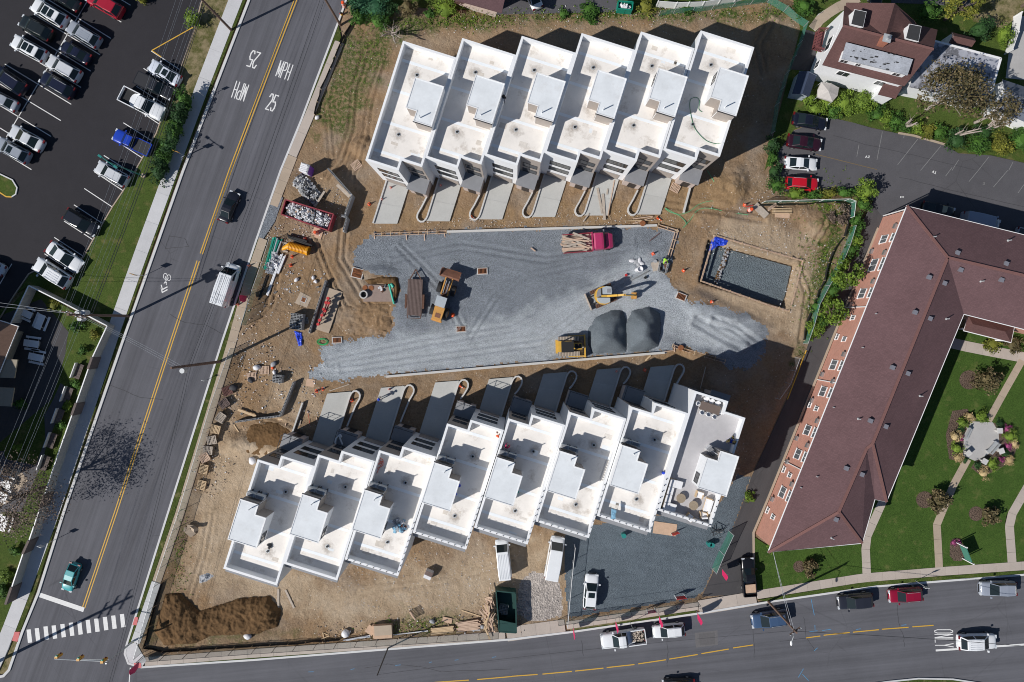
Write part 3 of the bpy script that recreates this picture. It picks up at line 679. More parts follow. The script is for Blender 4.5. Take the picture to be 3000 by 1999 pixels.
struct('kerb', MB().strip(wp([(2500, 2010), (2600, 1996), (2690, 1987), (2790, 1989), (2870, 2001), (2960, 2025)]), 0.2, 0.15, 0, 0, -0.05), 'kerb_concrete')
for a in (gp(0, 3, [(140, 1098), (188, 1098), (172, 1190), (118, 1180)], 0), gp(0, 3, [(1245, 960), (1275, 966), (1262, 1038), (1222, 1034)], 0), gp(0, 3, [(1235, 1385), (1300, 1385), (1305, 1430), (1240, 1428)], 0)):
    flat('tactile_panel', a, 0.15, 'curb_red', 0.0)

# -- left car park, its islands and the lawn along the road
lotL = [(640, -120), (590, 12), (571, 89), (536, 188), (478, 338), (459, 392), (405, 488), (379, 535), (332, 605), (277, 698), (249, 749), (191, 848), (105, 793), (86, 803), (51, 854), (32, 883), (0, 935), (-40, 1000), (-500, 1000), (-500, -500), (640, -500)]
flat('parking_lot', wp(lotL), 0.02, 'lot_asphalt')
struct('kerb', MB().strip(wp(lotL[:13] + lotL[13:17]), 0.16, 0.15, 0, 0, -0.05), 'tan_concrete')
flat('lawn', wp(lotL[4:12] + [(105, 796), (88, 806), (52, 858), (84, 838), (200, 890), (312, 955), (306, 990), (318, 965), (384, 776), (487, 492), (540, 345), (520, 330), (490, 345)]), 0.1, 'lawn_green', -0.05)
flat('lawn', wp([(645, -120)] + lotL[1:4] + [(482, 340), (545, 346), (578, 243), (624, 127), (672, 0), (710, -110)]), 0.09, 'dry_grass', -0.05)
isl = [(-60, 480), (0, 510), (38, 528), (52, 551), (48, 570), (36, 578), (20, 577), (0, 564), (-60, 530)]
flat('grass_island', wp(isl), 0.13, 'lawn_green', -0.05)
struct('kerb', MB().strip(wp(isl[:6]), 0.16, 0.16, 0, 0, -0.05), 'kerb_concrete'); struct('kerb', MB().strip(wp(isl[5:]), 0.16, 0.16, 0, 0, -0.05), 'mark_yellow')

# -- fenced yard bottom left
flat('lawn', wp([(84, 840), (310, 962), (300, 1000), (150, 1465), (50, 1755), (0, 1885), (-200, 2000), (-500, 2000), (-500, 1000), (30, 900)]), 0.06, 'lawn_green', -0.05)
flat('path', gp(0, 2, [(560, 385), (610, 420), (590, 560), (500, 780), (430, 960), (380, 1150), (330, 1250), (200, 1568), (-300, 1568), (-300, 1000), (40, 1010), (50, 1080), (330, 1140), (420, 900), (410, 680), (480, 560)]), 0.075, 'old_asphalt')
flat('patio', gp(0, 2, [(-200, 1160), (190, 1180), (260, 1280), (60, 1500), (-200, 1568)]), 0.09, 'tan_concrete')
flat('path', gp(0, 1, [(20, 1330), (380, 1180), (630, 1480), (600, 1700), (480, 2100), (0, 2500), (-200, 2500)]), 0.07, 'lane_asphalt')

# -- right car park and the lane beside the brick building
lotR = [(2276, 430), (2284, 410), (2326, 383), (2428, 344), (2500, 360), (2556, 376), (2633, 392), (2748, 418), (2773, 427), (2808, 450), (2904, 456), (3000, 478), (3400, 550), (3400, 900), (2660, 700), (2580, 700), (2490, 760), (2520, 660), (2560, 590), (2480, 556), (2305, 565), (2282, 548)]
flat('parking_lot', wp(lotR), 0.024, 'old_asphalt')
flat('lane', wp([(2556, 600), (2514, 680), (2486, 742), (2390, 946), (2360, 1030), (2310, 1160), (2250, 1290), (2200, 1400), (2170, 1490), (2125, 1600), (2056, 1748), (2210, 1740), (2207, 1570), (2253, 1459), (2435, 1000), (2570, 690), (2590, 640)]), 0.028, 'lane_asphalt')
struct('kerb', MB().strip(wp([(2572, 668), (2435, 1000), (2250, 1459), (2207, 1560), (2209, 1735)]), 0.28, 0.13, 0, 0, -0.05), 'tan_concrete')
struct('kerb', MB().strip(gp(3, 0, [(1195, 1225), (1340, 1250), (1560, 1312), (1620, 1330)]), 0.25, 0.16, 0, 0, -0.05), 'tan_concrete')
flat('lawn', wp([(2212, 1575), (2250, 1600), (2540, 1400), (2780, 960), (3400, 960), (3400, 1630), (3000, 1650), (2766, 1664), (2524, 1682), (2250, 1726), (2212, 1732)]), 0.08, 'lawn_rich', -0.05)
slabs('footpath', gp(3, 2, [(1660, 10), (1850, 55), (2352, 150), (2600, 210)]), 1.4, 2.4, 0.11, 'walk_concrete')
slabs('footpath', gp(3, 2, [(2330, 175), (2180, 440), (2020, 730)]), 0.95, 1.9, 0.11, 'tan_concrete')
slabs('footpath', gp(3, 2, [(1830, 1080), (1700, 1320), (1590, 1580), (1545, 1690), (1558, 1860), (1568, 2085)]), 1.0, 1.9, 0.11, 'tan_concrete')
slabs('footpath', gp(3, 3, [(2420, -300), (2225, 40), (2212, 110), (2240, 490)]), 1.15, 1.7, 0.11, 'walk_concrete')
slabs('footpath', gp(3, 3, [(1060, -120), (890, 260), (905, 590)]), 1.1, 1.7, 0.11, 'walk_concrete')
plz = gp(3, 2, [(1865, 735), (2060, 745), (2112, 830), (2120, 950), (2015, 1040), (1900, 1100), (1790, 1052), (1795, 860)])
flat('plaza', plz, 0.125, 'plaza_concrete', -0.05)
for pts in ([(1690, 640), (1830, 620), (1870, 740), (1795, 860), (1790, 1050), (1760, 1110), (1660, 1080), (1630, 860)], [(2065, 750), (2200, 770), (2300, 930), (2240, 1090), (2110, 1180), (1960, 1240), (1860, 1160), (1905, 1100), (2015, 1045), (2120, 950), (2112, 830)]):
    flat('flower_bed', gp(3, 2, pts), 0.1, 'mulch', -0.05)
# -- ground round the house in the upper right, and beyond the site to the north
flat('lawn', wp([(2345, 85), (2300, -100), (2290, -400), (3400, -400), (3400, 540), (3000, 476), (2904, 455), (2808, 448), (2748, 416), (2556, 374), (2428, 342), (2326, 381), (2240, 500)]), 0.03, 'lawn_green', -0.05)
flat('lawn', gp(3, 0, [(1850, -200), (2600, -200), (2260, 180), (2160, 260), (1880, 200)]), 0.05, 'dry_grass')
slabs('footpath', gp(3, 0, [(830, -20), (640, 70), (490, 165), (410, 270)]), 1.3, 1.4, 0.1, 'tan_concrete')
flat('driveway', gp(3, 0, [(330, 270), (440, 300), (440, 660), (200, 640)]), 0.06, 'lane_asphalt')
flat('driveway', gp(3, 0, [(1120, -200), (1890, -200), (1880, 60), (1700, 60), (1460, 40), (1130, 30)]), 0.06, 'old_asphalt')
flat('patio', gp(3, 0, [(2250, 150), (2600, 150), (2600, 760), (2180, 720), (2200, 560)]), 0.06, 'plaza_concrete')
flat('lawn', wp([(1003, -10), (1060, -300), (2290, -300), (2300, -80), (2240, 6), (1900, 26), (1500, 36), (1180, 20), (1030, 20)]), 0.04, 'lawn_green', -0.05)
flat('parking_lot', wp([(1440, 44), (1500, 43), (1806, 36), (1812, -300), (1452, -300), (1462, 30)]), 0.055, 'old_asphalt')
slabs('footpath', gp(1, 0, [(1740, -40), (1960, 50), (2210, 130)]), 1.0, 1.2, 0.11, 'walk_concrete')

def curve2(P): return [a.lerp(b_, k / 4) + Vector((rnd.uniform(-.07, .07), rnd.uniform(-.07, .07), 0)) for a, b_ in zip(P, P[1:]) for k in range(5)]
# -- painted markings, each stroke a piece of its road
PARK = [o for o in C.objects if o.name.startswith('parking_lot')]
ROAD, STREET = bpy.data.objects['road'], bpy.data.objects['street']
def stroke(par, a, b, w, z, m='mark_white', name='marking_line'):
    return link(name, MB().strip([a, b], w, z).mesh(name, [m]), par)
for a in ([430, -10, 1020, 355], [325, 140, 920, 505], [230, 290, 835, 655], [135, 440, 745, 805], [45, 590, 655, 960], [-20, 760, 560, 1110], [-200, 850, 470, 1255], [-200, 1055, 380, 1410], [-100, 1325, 290, 1560], [700, -50, 1115, 205],
          [1000, -70, 1200, 50], [810, 0, 60, 1260], [1390, 470, 1650, 640], [1320, 630, 1585, 805], [1255, 795, 1525, 970], [1200, 965, 1460, 1140], [1135, 1130, 1395, 1295], [1045, 1280, 1310, 1455], [955, 1430, 1225, 1598],
          [865, 1578, 1130, 1753], [775, 1733, 1040, 1908], [680, 1883, 945, 2055], [590, 2033, 860, 2208], [500, 2183, 770, 2358], [410, 2333, 680, 2510], [110, 2425, -30, 2660]):
    stroke(PARK[0], g(0, 0, *a[:2]), g(0, 0, *a[2:]), 0.11, 0.026)
stroke(PARK[0], g(0, 0, 1395, 466), g(0, 0, 1775, 252), 0.13, 0.03, 'mark_yellow'); stroke(PARK[0], g(0, 0, 1395, 466), g(0, 0, 1485, 528), 0.13, 0.034, 'mark_yellow')
for a in ([1050, 1210, 1000, 1470], [835, 1330, 815, 1440], [1250, 1245, 1245, 1270], [1375, 1280, 1190, 1515], [1590, 1340, 1400, 1568], [1750, 1470, 1690, 1568], [2030, 1440, 1930, 1568], [2250, 1490, 2210, 1568], [1690, 1540, 1630, 1620], [1930, 1568, 1845, 1670], [2200, 1568, 2070, 1720], [2420, 1600, 2295, 1775]):
    stroke(PARK[1], g(3, 0, *a[:2]), g(3, 0, *a[2:]), 0.08, 0.03, 'mark_faded')
stroke(PARK[1], g(3, 0, 440, 1420), g(3, 0, 1000, 1560), 0.09, 0.03, MATS.get('mark_faint_yellow') or mat('mark_faint_yellow', (0.17, 0.12, 0.06), 0.9, 0.3, 3, obj=False))
for dx in (-0.16, 0.16):
    for pl in ([(912, -120), (866, 0), (674.4, 500), (590, 744)], [(581, 765), (503, 1000), (339.6, 1500), (245.5, 1780)]):
        link('marking_line', MB().strip(wp(pl), 0.13, 0.026, 0, dx).mesh('marking_line', ['mark_yellow']), ROAD)
for i, (u, v) in enumerate([(270, 1140), (345, 1128), (425, 1112), (500, 1103), (580, 1090), (658, 1077), (735, 1065), (813, 1052), (890, 1040), (970, 1025), (1047, 1012), (1127, 998)]):
    link('crosswalk_bar', MB().sheet(gp(0, 3, [(u - 25, v - 58), (u + 13, v - 62), (u + 27, v + 58), (u - 12, v + 64)]), 0.026).mesh('crosswalk_bar', ['mark_white']), ROAD)
stroke(ROAD, g(0, 3, 346, 755), g(0, 3, 772, 900), 0.62, 0.03, 'mark_white', 'stop_line')
for a in ([0, 1510, 235, 1493], [280, 1490, 550, 1465], [580, 1462, 840, 1435], [870, 1430, 1125, 1402], [1160, 1396, 1415, 1358], [1445, 1352, 1705, 1310], [1740, 1302, 1990, 1260], [2030, 1250, 2215, 1222],
          [2702, 1157, 2832, 1140], [2862, 1133, 3102, 1108], [3132, 1105, 3372, 1082], [3397, 1078, 3642, 1060], [3677, 1056, 3872, 1042], [-712, 1566, -397, 1545], [-322, 1540, 0, 1512]):
    stroke(STREET, g(2, 3, *a[:2]), g(2, 3, *a[2:]), 0.13, 0.023, 'mark_yellow')
stroke(STREET, g(3, 3, 1540, 1273), g(3, 3, 2500, 1208), 0.26, 0.023)
stroke(ROAD, g(0, 3, 1198, 1430), g(0, 3, 1185, 1600), 0.13, 0.026)
for a in ([480, 1470, 530, 1468], [870, 1448, 905, 1440], [1280, 1410, 1330, 1405], [1590, 1384, 1615, 1378], [1825, 1362, 1860, 1358], [2170, 1337, 2205, 1330]): stroke(STREET, g(1, 3, *a[:2]), g(1, 3, *a[2:]), 0.07, 0.023, 'mark_blue')
for a in ([395, 800, 425, 950], [430, 1040, 432, 1090], [495, 1090, 580, 1078], [380, 1100, 455, 1092], [1225, 1042, 1270, 1036], [810, 1080, 850, 1073], [278, 1520, 325, 1440], [315, 1490, 372, 1550], [425, 1275, 455, 1248]): stroke(STREET, g(3, 3, *a[:2]), g(3, 3, *a[2:]), 0.08, 0.023, 'mark_blue')
# utility cuts and patches in the street
flat('road_patch', gp(2, 3, [(1677, 1112), (1887, 1088), (1893, 1222), (1690, 1248)]), 0.02, mat('patch_asphalt', (0.135, 0.13, 0.132), 0.9, 0.2, 4, obj=False))
flat('road_patch', gp(2, 3, [(1715, 1120), (1862, 1108), (1865, 1215), (1725, 1225)]), 0.024, mat('patch_asphalt2', (0.115, 0.11, 0.113), 0.9, 0.15, 4, obj=False))

seal = mat('crack_seal', (.045, .045, .05), .8, .2, obj=False)
for par, c, r, pl in ((STREET, 3, 3, [(1185, 860), (1192, 960), (1210, 1070), (1245, 1140), (1252, 1240)]), (STREET, 3, 3, [(328, 965), (345, 1080), (352, 1160), (400, 1220), (432, 1275)]), (STREET, 3, 3, [(110, 1190), (350, 1160)]), (STREET, 2, 3, [(2210, 1040), (2222, 1220), (2228, 1340)]), (STREET, 2, 3, [(1420, 1120), (1432, 1300), (1425, 1420)]), (STREET, 2, 3, [(640, 1180), (655, 1320)]), (STREET, 1, 3, [(1000, 1440), (1200, 1400), (1500, 1420), (1700, 1470), (2352, 1440)]), (ROAD, 0, 1, [(1560, 600), (1700, 620), (1730, 700), (1520, 720), (1560, 600)]), (ROAD, 0, 1, [(1560, 1320), (1700, 1400), (1900, 1420), (2050, 1500)]), (ROAD, 0, 2, [(1000, 400), (1300, 520), (1500, 540)]), (PARK[1], 3, 0, [(600, 1250), (900, 1330), (1300, 1420), (1900, 1560)]), (PARK[1], 3, 1, [(1200, 60), (1600, 160), (2352, 330)])):
    link('crack_seal', MB().strip(curve2(gp(c, r, pl)), .05, .022 if par is STREET else .033).mesh('crack_seal', [seal]), par)
LET = {'2': [[(0, .8), (.25, 1), (.75, 1), (1, .8), (1, .6), (0, 0), (1, 0)]], '5': [[(1, 1), (.1, 1), (0, .55), (.7, .58), (1, .42), (1, .18), (.7, 0), (.2, 0), (0, .15)]],
       'M': [[(0, 0), (0, 1), (.5, .15), (1, 1), (1, 0)]], 'P': [[(0, 0), (0, 1), (.75, 1), (1, .88), (1, .62), (.75, .5), (0, .5)]], 'H': [[(0, 0), (0, 1)], [(1, 0), (1, 1)], [(0, .5), (1, .5)]],
       'O': [[(.3, 0), (.7, 0), (1, .15), (1, .85), (.7, 1), (.3, 1), (0, .85), (0, .15), (.3, 0)]], 'N': [[(0, 0), (0, 1), (1, 0), (1, 1)]], 'L': [[(0, 1), (0, 0), (1, 0)]],
       'Y': [[(0, 1), (.5, .5), (1, 1)], [(.5, .5), (.5, 0)]], 'A': [[(0, 0), (.5, 1), (1, 0)], [(.2, .38), (.8, .38)]], '1': [[(.2, .8), (.55, 1), (.55, 0)], [(.2, 0), (.9, 0)]], 'Z': [[(0, 1), (1, 1), (0, 0), (1, 0)]], '3': [[(0, 1), (1, 1), (.4, .58), (1, .4), (1, .15), (.7, 0), (0, .1)]]}
def letters(txt, org, dx, dy, adv, sw, z, m, par):
    """painted letters: org lower left corner, dx one letter width, dy letter height (world vectors)"""
    for i, ch in enumerate(txt):
        mb = MB(); dz = 0
        for pl in LET[ch]:
            P = [org + dx * (p[0] + adv * i) + dy * p[1] for p in pl]
            for a, b_ in zip(P, P[1:]):
                e = (b_ - a).normalized() * sw * .42; mb.strip([a - e, b_ + e], sw, z + dz); dz += 0.0012
        link('painted_letter', mb.mesh('painted_letter', [m]), par)
def lettered(txt, c, r, p0, p1, p2, par, sw=0.16, z=0.026, m='mark_white', gap=1.5):
    """p0 lower-left, p1 lower-right, p2 upper-left of the word in survey coordinates"""
    o, a, b_ = g(c, r, *p0), g(c, r, *p1), g(c, r, *p2); n = len(txt); tot = (n - 1) * gap + 1
    letters(txt, o, (a - o) / tot, b_ - o, gap, sw, z, m, par)
lettered('MPH', 1, 0, (182, 698), (292, 738), (230, 560), ROAD, .135)
lettered('25', 1, 0, (88, 1002), (158, 1024), (138, 862), ROAD, .16, gap=1.45)
lettered('MPH', 0, 0, (2286, 784), (2176, 748), (2238, 930), ROAD, .135)
lettered('25', 0, 0, (2395, 490), (2318, 465), (2345, 630), ROAD, .16, gap=1.45)
lettered('ONLY', 3, 3, (1530, 1082), (1537, 1240), (1695, 1082), STREET, .105, 0.024, gap=1.4)
lettered('AZ', 3, 0, (893, 1450), (930, 1452), (897, 1433), PARK[1], .06, 0.031, gap=1.4)
lettered('A1', 3, 1, (1507, 18), (1540, 32), (1515, 0), PARK[1], .07, 0.031, gap=1.4)
lettered('1', 3, 1, (1216, 252), (1216, 238), (1245, 250), PARK[1], .1, 0.031)
lettered('3', 3, 1, (1972, 130), (1990, 130), (1974, 112), PARK[1], .05, 0.031, 'mark_faded')
# bicycle marking with two chevrons
mb = MB(); bc = lambda u, v: g(0, 1, u, v)
def ring(cx, cy, r, w, z):
    pts = [g(0, 1, cx, cy) + Vector((r * .75 * math.cos(q), r * 1.15 * math.sin(q), 0)) for q in [2 * math.pi * i / 16 for i in range(17)]]; mb.strip(pts, w, z)
ring(1520, 972, .34, .08, .026); ring(1552, 985, .34, .08, .029)
for i, (a, b_) in enumerate(((( 1520, 972), (1526, 1012)), ((1526, 1012), (1552, 985)), ((1526, 1012), (1514, 1028)), ((1514, 1028), (1508, 1040)), ((1526, 1012), (1530, 1052)), ((1518, 1030), (1536, 1030)))): mb.strip([bc(*a), bc(*b_)], .09, .032 + .002 * i)
link('bicycle_symbol', mb.mesh('bicycle_symbol', ['mark_white']), ROAD)
for dv in (0, 26): link('chevron', MB().strip(gp(0, 1, [(1482, 1050 + dv), (1492, 1094 + dv), (1540, 1068 + dv)]), .15, .026).mesh('chevron', ['mark_white']), ROAD)
# ================================================================== BUILDINGS
A17 = R(17.5); E1 = Vector((math.cos(A17), -math.sin(A17), 0)); E2 = Vector((math.sin(A17), math.cos(A17), 0))
ZR, ZP = 9.72, 10.8      # roof deck and parapet top
def wall_ring(poly, th, z0, z1, m=0):
    mb = MB(); n = len(poly); P = [Vector((p[0], p[1])) for p in poly]
    inn = []
    for i in range(n):
        d1 = (P[i] - P[i - 1]).normalized(); d2 = (P[(i + 1) % n] - P[i]).normalized()
        n1 = Vector((-d1.y, d1.x)); n2 = Vector((-d2.y, d2.x)); q = n1 + n2
        inn.append(P[i] + q * th / max(.35, q.length ** 2 / 2))
    V = [(*p, z0) for p in P] + [(*p, z1) for p in P] + [(*p, z0) for p in inn] + [(*p, z1) for p in inn]
    F = []
    for i in range(n):
        j = (i + 1) % n
        F += [(i, j, n + j, n + i), (n + i, n + j, 3 * n + j, 3 * n + i), (3 * n + i, 3 * n + j, 2 * n + j, 2 * n + i)]
    mb.add(V, F, m); return mb, inn
def window_part(par, x0, x1, z0, z1, y, panes=3, axis='y', out=1, frame='dark_metal', glass='window_glass', name='window'):
    """framed window standing in a wall plane; panes are its sub-parts"""
    mb = MB(); t = 0.06; d = 0.05 * out
    def bx(a, b_, c_, d_, lo, hi):
        return (a, b_, min(lo, hi), max(lo, hi), c_, d_) if axis == 'y' else (min(lo, hi), max(lo, hi), a, b_, c_, d_)
    mb.box(*bx(x0, x1, z0, z0 + t, y - .02 * out, y + d)); mb.box(*bx(x0, x1, z1 - t, z1, y - .02 * out, y + d))
    for i in range(panes + 1):
        xx = x0 + (x1 - x0 - t) * i / panes; mb.box(*bx(xx, xx + t, z0 + t, z1 - t, y - .02 * out, y + d))
    w = mb.build(name, frame, par)
    for i in range(panes):
        xa = x0 + (x1 - x0 - t) * i / panes + t; xb = x0 + (x1 - x0 - t) * (i + 1) / panes
        MB().box(*bx(xa, xb, z0 + t, z1 - t, y - .02 * out, y + .5 * d)).build('pane', glass, w)
    return w
def townhouse(kind):
    root = thing('townhouse', '-', 'townhouse')
    L = -13.45
    foot = [(0, 0), (0, L), (6.6, L), (6.6, 1.25), (2.5, 1.25), (2.5, 0)]
    MB().prism(foot, -0.2, ZR - .01).build('wall', 'stucco', root)
    MB().box(0.02, 2.48, -.05, .03, 0, ZP - .25).build('facade_panel', 'taupe', root)
    mb, inn = wall_ring(foot, .27, ZR - .02, ZP); mb.build('parapet', 'stucco', root)
    MB().prism([(p[0], p[1]) for p in inn], ZR - .05, ZR).build('roof_deck', 'roof_white' if kind != 'corner' else mat('terrace_tile', (0.46, 0.45, 0.46), 0.8, 0.1, 2), root)
    if kind == 'lower' or kind == 'corner':
        MB().box(.05, 6.55, L - .62, L - .004, 9.5, 9.95).build('ledge', 'slab_grey', root)
    if kind != 'corner':
        for yy in (-.45, -4.0, -7.9, -11.6):
            MB().box(.3, 6.3, yy - .17, yy + .17, ZR, ZR + .012).build('membrane_seam', mat('seam_white', (.8, .84, .87), .6, .04), root)
        for (xx, yy) in ((4.05, -3.0), (4.1, -10.4)):
            d = MB().cyl(xx, yy, ZR, ZR + .03, .26, 12).build('roof_drain', 'galv', root); MB().cyl(xx, yy, ZR + .03, ZR + .12, .13, 10).build('grate', 'black', d)
    # stair bulkhead
    bf = [(0.05, -5.65), (0.05, -9.2), (3.45, -9.2), (3.45, -5.65), (2.15, -5.65), (2.15, -4.45), (0.05, -4.45)]
    zb = 12.5
    bh = MB().prism(bf, ZR + .005, zb).build('stair_bulkhead', 'stucco', root)
    mb, binn = wall_ring([(p[0] + (.06 if p[0] > 3 else (-.06 if p[0] < 1 else .06)), p[1] + (-.06 if p[1] < -9 else .06)) for p in bf], .1, zb, zb + .1); mb.build('roof_edge', 'trim_white', bh)
    MB().prism(bf, zb - .01, zb + .05).build('roof_panel', 'roof_clean', bh)
    MB().box(.1, 2.1, -4.46, -4.42, ZR + .01, zb - .15).build('cladding', 'taupe', bh)
    MB().box(2.2, 3.4, -5.66, -5.62, ZR + .01, zb - .05).build('cladding', 'taupe', bh)
    MB().box(2.14, 2.19, -5.6, -4.5, ZR + .01, zb - .3).build('door', 'taupe', bh)
    MB().box(-.02, 2.25, -4.42, -4.3, zb - .08, zb + .06).build('gutter', 'dark_metal', bh)
    window_part(bh, -8.95, -7.75, 10.4, 11.9, 3.45, 2, 'x', 1)
    mb = MB().tube([(2.5, -4.9, ZR), (2.5, -4.9, zb + .15)], .05, 6) if kind == 'corner' else MB().tube([(1.55, -5.0, zb), (1.55, -5.0, zb + 1.1)], .06, 8)
    mb.build('vent_pipe', 'pipe_white', root)
    # street front
    for z0 in (6.5, 3.75):
        window_part(root, 3.1, 5.7, z0, z0 + 1.65, 1.25, 3); window_part(root, .35, 2.2, z0, z0 + 1.65, .03, 2)
    gd = MB().box(3.2, 5.8, 1.24, 1.3, 0, 2.4).build('garage_door', 'slab_grey', root)
    for k in range(4): MB().box(3.25, 5.75, 1.3, 1.32, .06 + .59 * k, .06 + .59 * k + .54).build('panel', 'taupe', gd)
    # entry porch with its roof terrace
    MB().box(.15, 2.45, .04, 1.75, -.1, 3.2).build('porch_wall', 'block_pink', root)
    MB().box(0.0, 2.55, .035, 1.95, 3.2, 3.5).build('porch_roof', 'slab_grey', root)
    MB().box(.75, 1.75, 1.75, 1.8, 0, 2.2).build('front_door', 'dark_metal', root)
    if kind == 'lower':
        mb = MB()
        for x in (.06, .9, 1.7, 2.5): mb.box(x - .025, x + .025, 1.86, 1.91, 3.5, 4.6)
        mb.box(.03, 2.53, 1.86, 1.91, 4.55, 4.6); mb.box(.03, .08, .1, 1.86, 4.55, 4.6)
        for y in (.1, 1.0): mb.box(.03, .08, y, y + .05, 3.5, 4.6)
        mb.build('railing', 'dark_metal', root)
        for k in range(2):
            cu = MB().box(.15 + 1.08 * k, 1.15 + 1.08 * k, -4.2, -3.78, ZR + .9, ZR + 1.75).build('condenser', 'galv', root)
            for q_ in (.2, 1.0): MB().box(q_ + 1.08 * k, q_ + .1 + 1.08 * k, -4.15, -3.8, ZR, ZR + .9).build('stand', 'dark_metal', cu)
            MB().box(.15 + 1.08 * k + .08, .95 + 1.08 * k, -4.15, -3.83, ZR + 1.75, ZR + 1.775).build('fan_grille', 'slab_grey', cu)
    return root
def bolts(root, full):
    """dark railing anchors along the rear parapets"""
    mb = MB()
    for k in range(9 if full else 0): mb.cyl(6.47, -12.9 + .75 * k, ZP, ZP + .22, .05, 6)
    for k in range(8): mb.cyl(.35 + .8 * k, -13.3, ZP, ZP + .22, .05, 6)
    o = mb.build('railing_anchor', 'black', root); o['kind'] = 'stuff'
UP = [(1180.5, 119.6), (1354.3, 111.6), (1528.7, 105.2), (1704, 97.3), (1877.9, 92.5), (2053.2, 89.3)]
LOW = [(754.8, 1346), (931.8, 1331.6), (1110.3, 1318.9), (1309.6, 1240.8), (1489.5, 1226), (1669, 1207.3), (1849.2, 1191.3)]
upw = [(lambda w: Vector((w.x, w.y, 0)) + E1 * 6.6 - E2 * 13.45)(W(x, y, ZP)) for x, y in UP]
lww = [(lambda w: Vector((w.x, w.y, 0)))(W(x, y, ZP)) for x, y in LOW]
ULAB = ['white townhouse at the road end of the upper row, first from the road', 'second white townhouse from the road in the upper row, dark-clad man on its roof', 'third white townhouse from the road in the upper row',
        'fourth white townhouse from the road in the upper row', 'fifth white townhouse from the road in the upper row, next to the end unit', 'white townhouse at the far end of the upper row with green hose on its roof']
LLAB = ['white townhouse nearest the road in the lower row, tarp bundle at its rear parapet', 'second white townhouse from the road in the lower row', 'third white townhouse from the road in the lower row, orange cord on its roof',
        'fourth white townhouse in the lower row, first stepped forward, two blue buckets on its roof', 'fifth white townhouse in the lower row, kneeling person in pink on its roof', 'sixth white townhouse in the lower row, leaning ladder on its roof', 'seventh white townhouse in the lower row, beside the furnished end unit']
RZU, RZL = R(162.5), R(-17.5)
pu = townhouse('upper'); ch = subtree(pu)
for i, p in enumerate(upw):
    o = pu if i == 0 else dup(pu, ch, p)
    o.location = p; o.rotation_euler = (0, 0, RZU); o['label'] = ULAB[i]; o['group'] = 'white townhouses of the upper row'
pl = townhouse('lower'); ch = subtree(pl)
LOWERS = []
for i, p in enumerate(lww):
    o = pl if i == 0 else dup(pl, ch, p)
    o.location = p; o.rotation_euler = (0, 0, RZL); o['label'] = LLAB[i]; o['group'] = 'white townhouses of the lower row'; LOWERS.append(o)
for i, o in enumerate(LOWERS):
    if i >= 2: bolts(o, True)
for o in [q for q in C.objects if q.name.startswith('townhouse') and q is not None and q.parent is None]:
    for k in range(4):
        x, y, w_, d_ = rnd.uniform(.8, 5.2), rnd.choice([rnd.uniform(-13, -9.6), rnd.uniform(-3.9, -.6)]), rnd.uniform(.25, 1.1), rnd.uniform(.2, .7)
        MB().box(x, x + w_, y - d_, y, ZR, ZR + .006 + .002 * k).build('membrane_patch', rnd.choice(['roof_clean', mat('patch_tan', (.6, .55, .49), .8, .2, 2), mat('patch_tan2', (.66, .62, .57), .8, .2, 2)]), o)
w8 = W(2184, 1224.8, ZP); C8 = Vector((w8.x, w8.y, 0))
co = townhouse('corner'); co.location = C8; co.rotation_euler = (0, 0, RZL); co.scale = (-1, 1, 1)
tag(co, 'furnished white townhouse ending the lower row, with grey tiled roof terrace', 'townhouse', 'white townhouses of the lower row')
mb = MB()
for k in range(7): mb.cyl(.13, -13.2 + .75 * k, ZP, ZP + .22, .05, 6)
for k in range(8): mb.cyl(.35 + .8 * k, -13.3, ZP, ZP + .22, .05, 6)
o = mb.build('railing_anchor', 'black', co); o['kind'] = 'stuff'

# driveways and curved walls belonging to the units
def loc(org, rz, pts):
    M = Matrix.Rotation(rz, 2); return [Vector((*(M @ Vector(p)), 0)) + org for p in pts]
def driveway(org, rz, y0, slope, i, row):
    yy = [1.32, (1.32 + y0) / 2 + .2, y0]; y2 = [1.32, (1.32 + y0) / 2 + slope * .6, y0 + slope]
    root = struct('driveway', MB().prism(loc(org, rz, [(3.02, 1.3), (5.93, 1.3), (5.93, y2[2]), (3.02, yy[2])]), -.1, .2), 'kerb_concrete')
    for k in range(2): link('slab', MB().prism(loc(org, rz, [(3.0, yy[k] + .02), (5.94, y2[k] + .02), (5.94, y2[k + 1]), (3.0, yy[k + 1])]), .1, .23).mesh('slab', ['drive_concrete']), root)
def jwall(org, rz, y0, nxt, label, grp):
    e = y0 + .85
    pts = [(6.02, 1.3), (6.0, e - .6), (6.08, e - .1), (6.3, e + .25), (6.65, e + .38), (7.0, e + .28), (7.25, e), (7.33, e - .4), (7.27, e - .8)]
    tail = [(7.1, e - 1.5), (6.85, nxt)] if nxt < e - 1.6 else [(6.85, nxt)]
    mb = MB().strip(loc(org, rz, pts + tail), .2, .42, 0, 0, -.1)
    simple('retaining_wall', mb, 'wall_concrete', label, 'retaining wall', group=grp)
ORD = ['first', 'second', 'third', 'fourth', 'fifth', 'sixth', 'seventh']
for i, p in enumerate(upw):
    driveway(p, RZU, 6.3, .9, i, 'upper')
    if i > 0: jwall(p, RZU, 6.3, 4.15, '%s curved concrete wall from the road along the upper driveways' % ORD[i - 1], 'curved driveway walls')
    else: simple('retaining_wall', MB().strip(loc(p, RZU, [(6.05, 1.3), (6.05, 7.2)]), .2, .42, 0, 0, -.1), 'wall_concrete', 'straight low concrete wall beside the upper driveway nearest the road', 'retaining wall')
simple('retaining_wall', MB().strip(gp(2, 1, [(1630, 165), (1570, 392)]), .22, .5, 0, 0, -.1), 'wall_concrete', 'straight low concrete wall past the last upper driveway, near the green hose', 'retaining wall')
yl = [7.9, 8.1, 8.3, 5.5, 5.6, 5.4, 5.1]
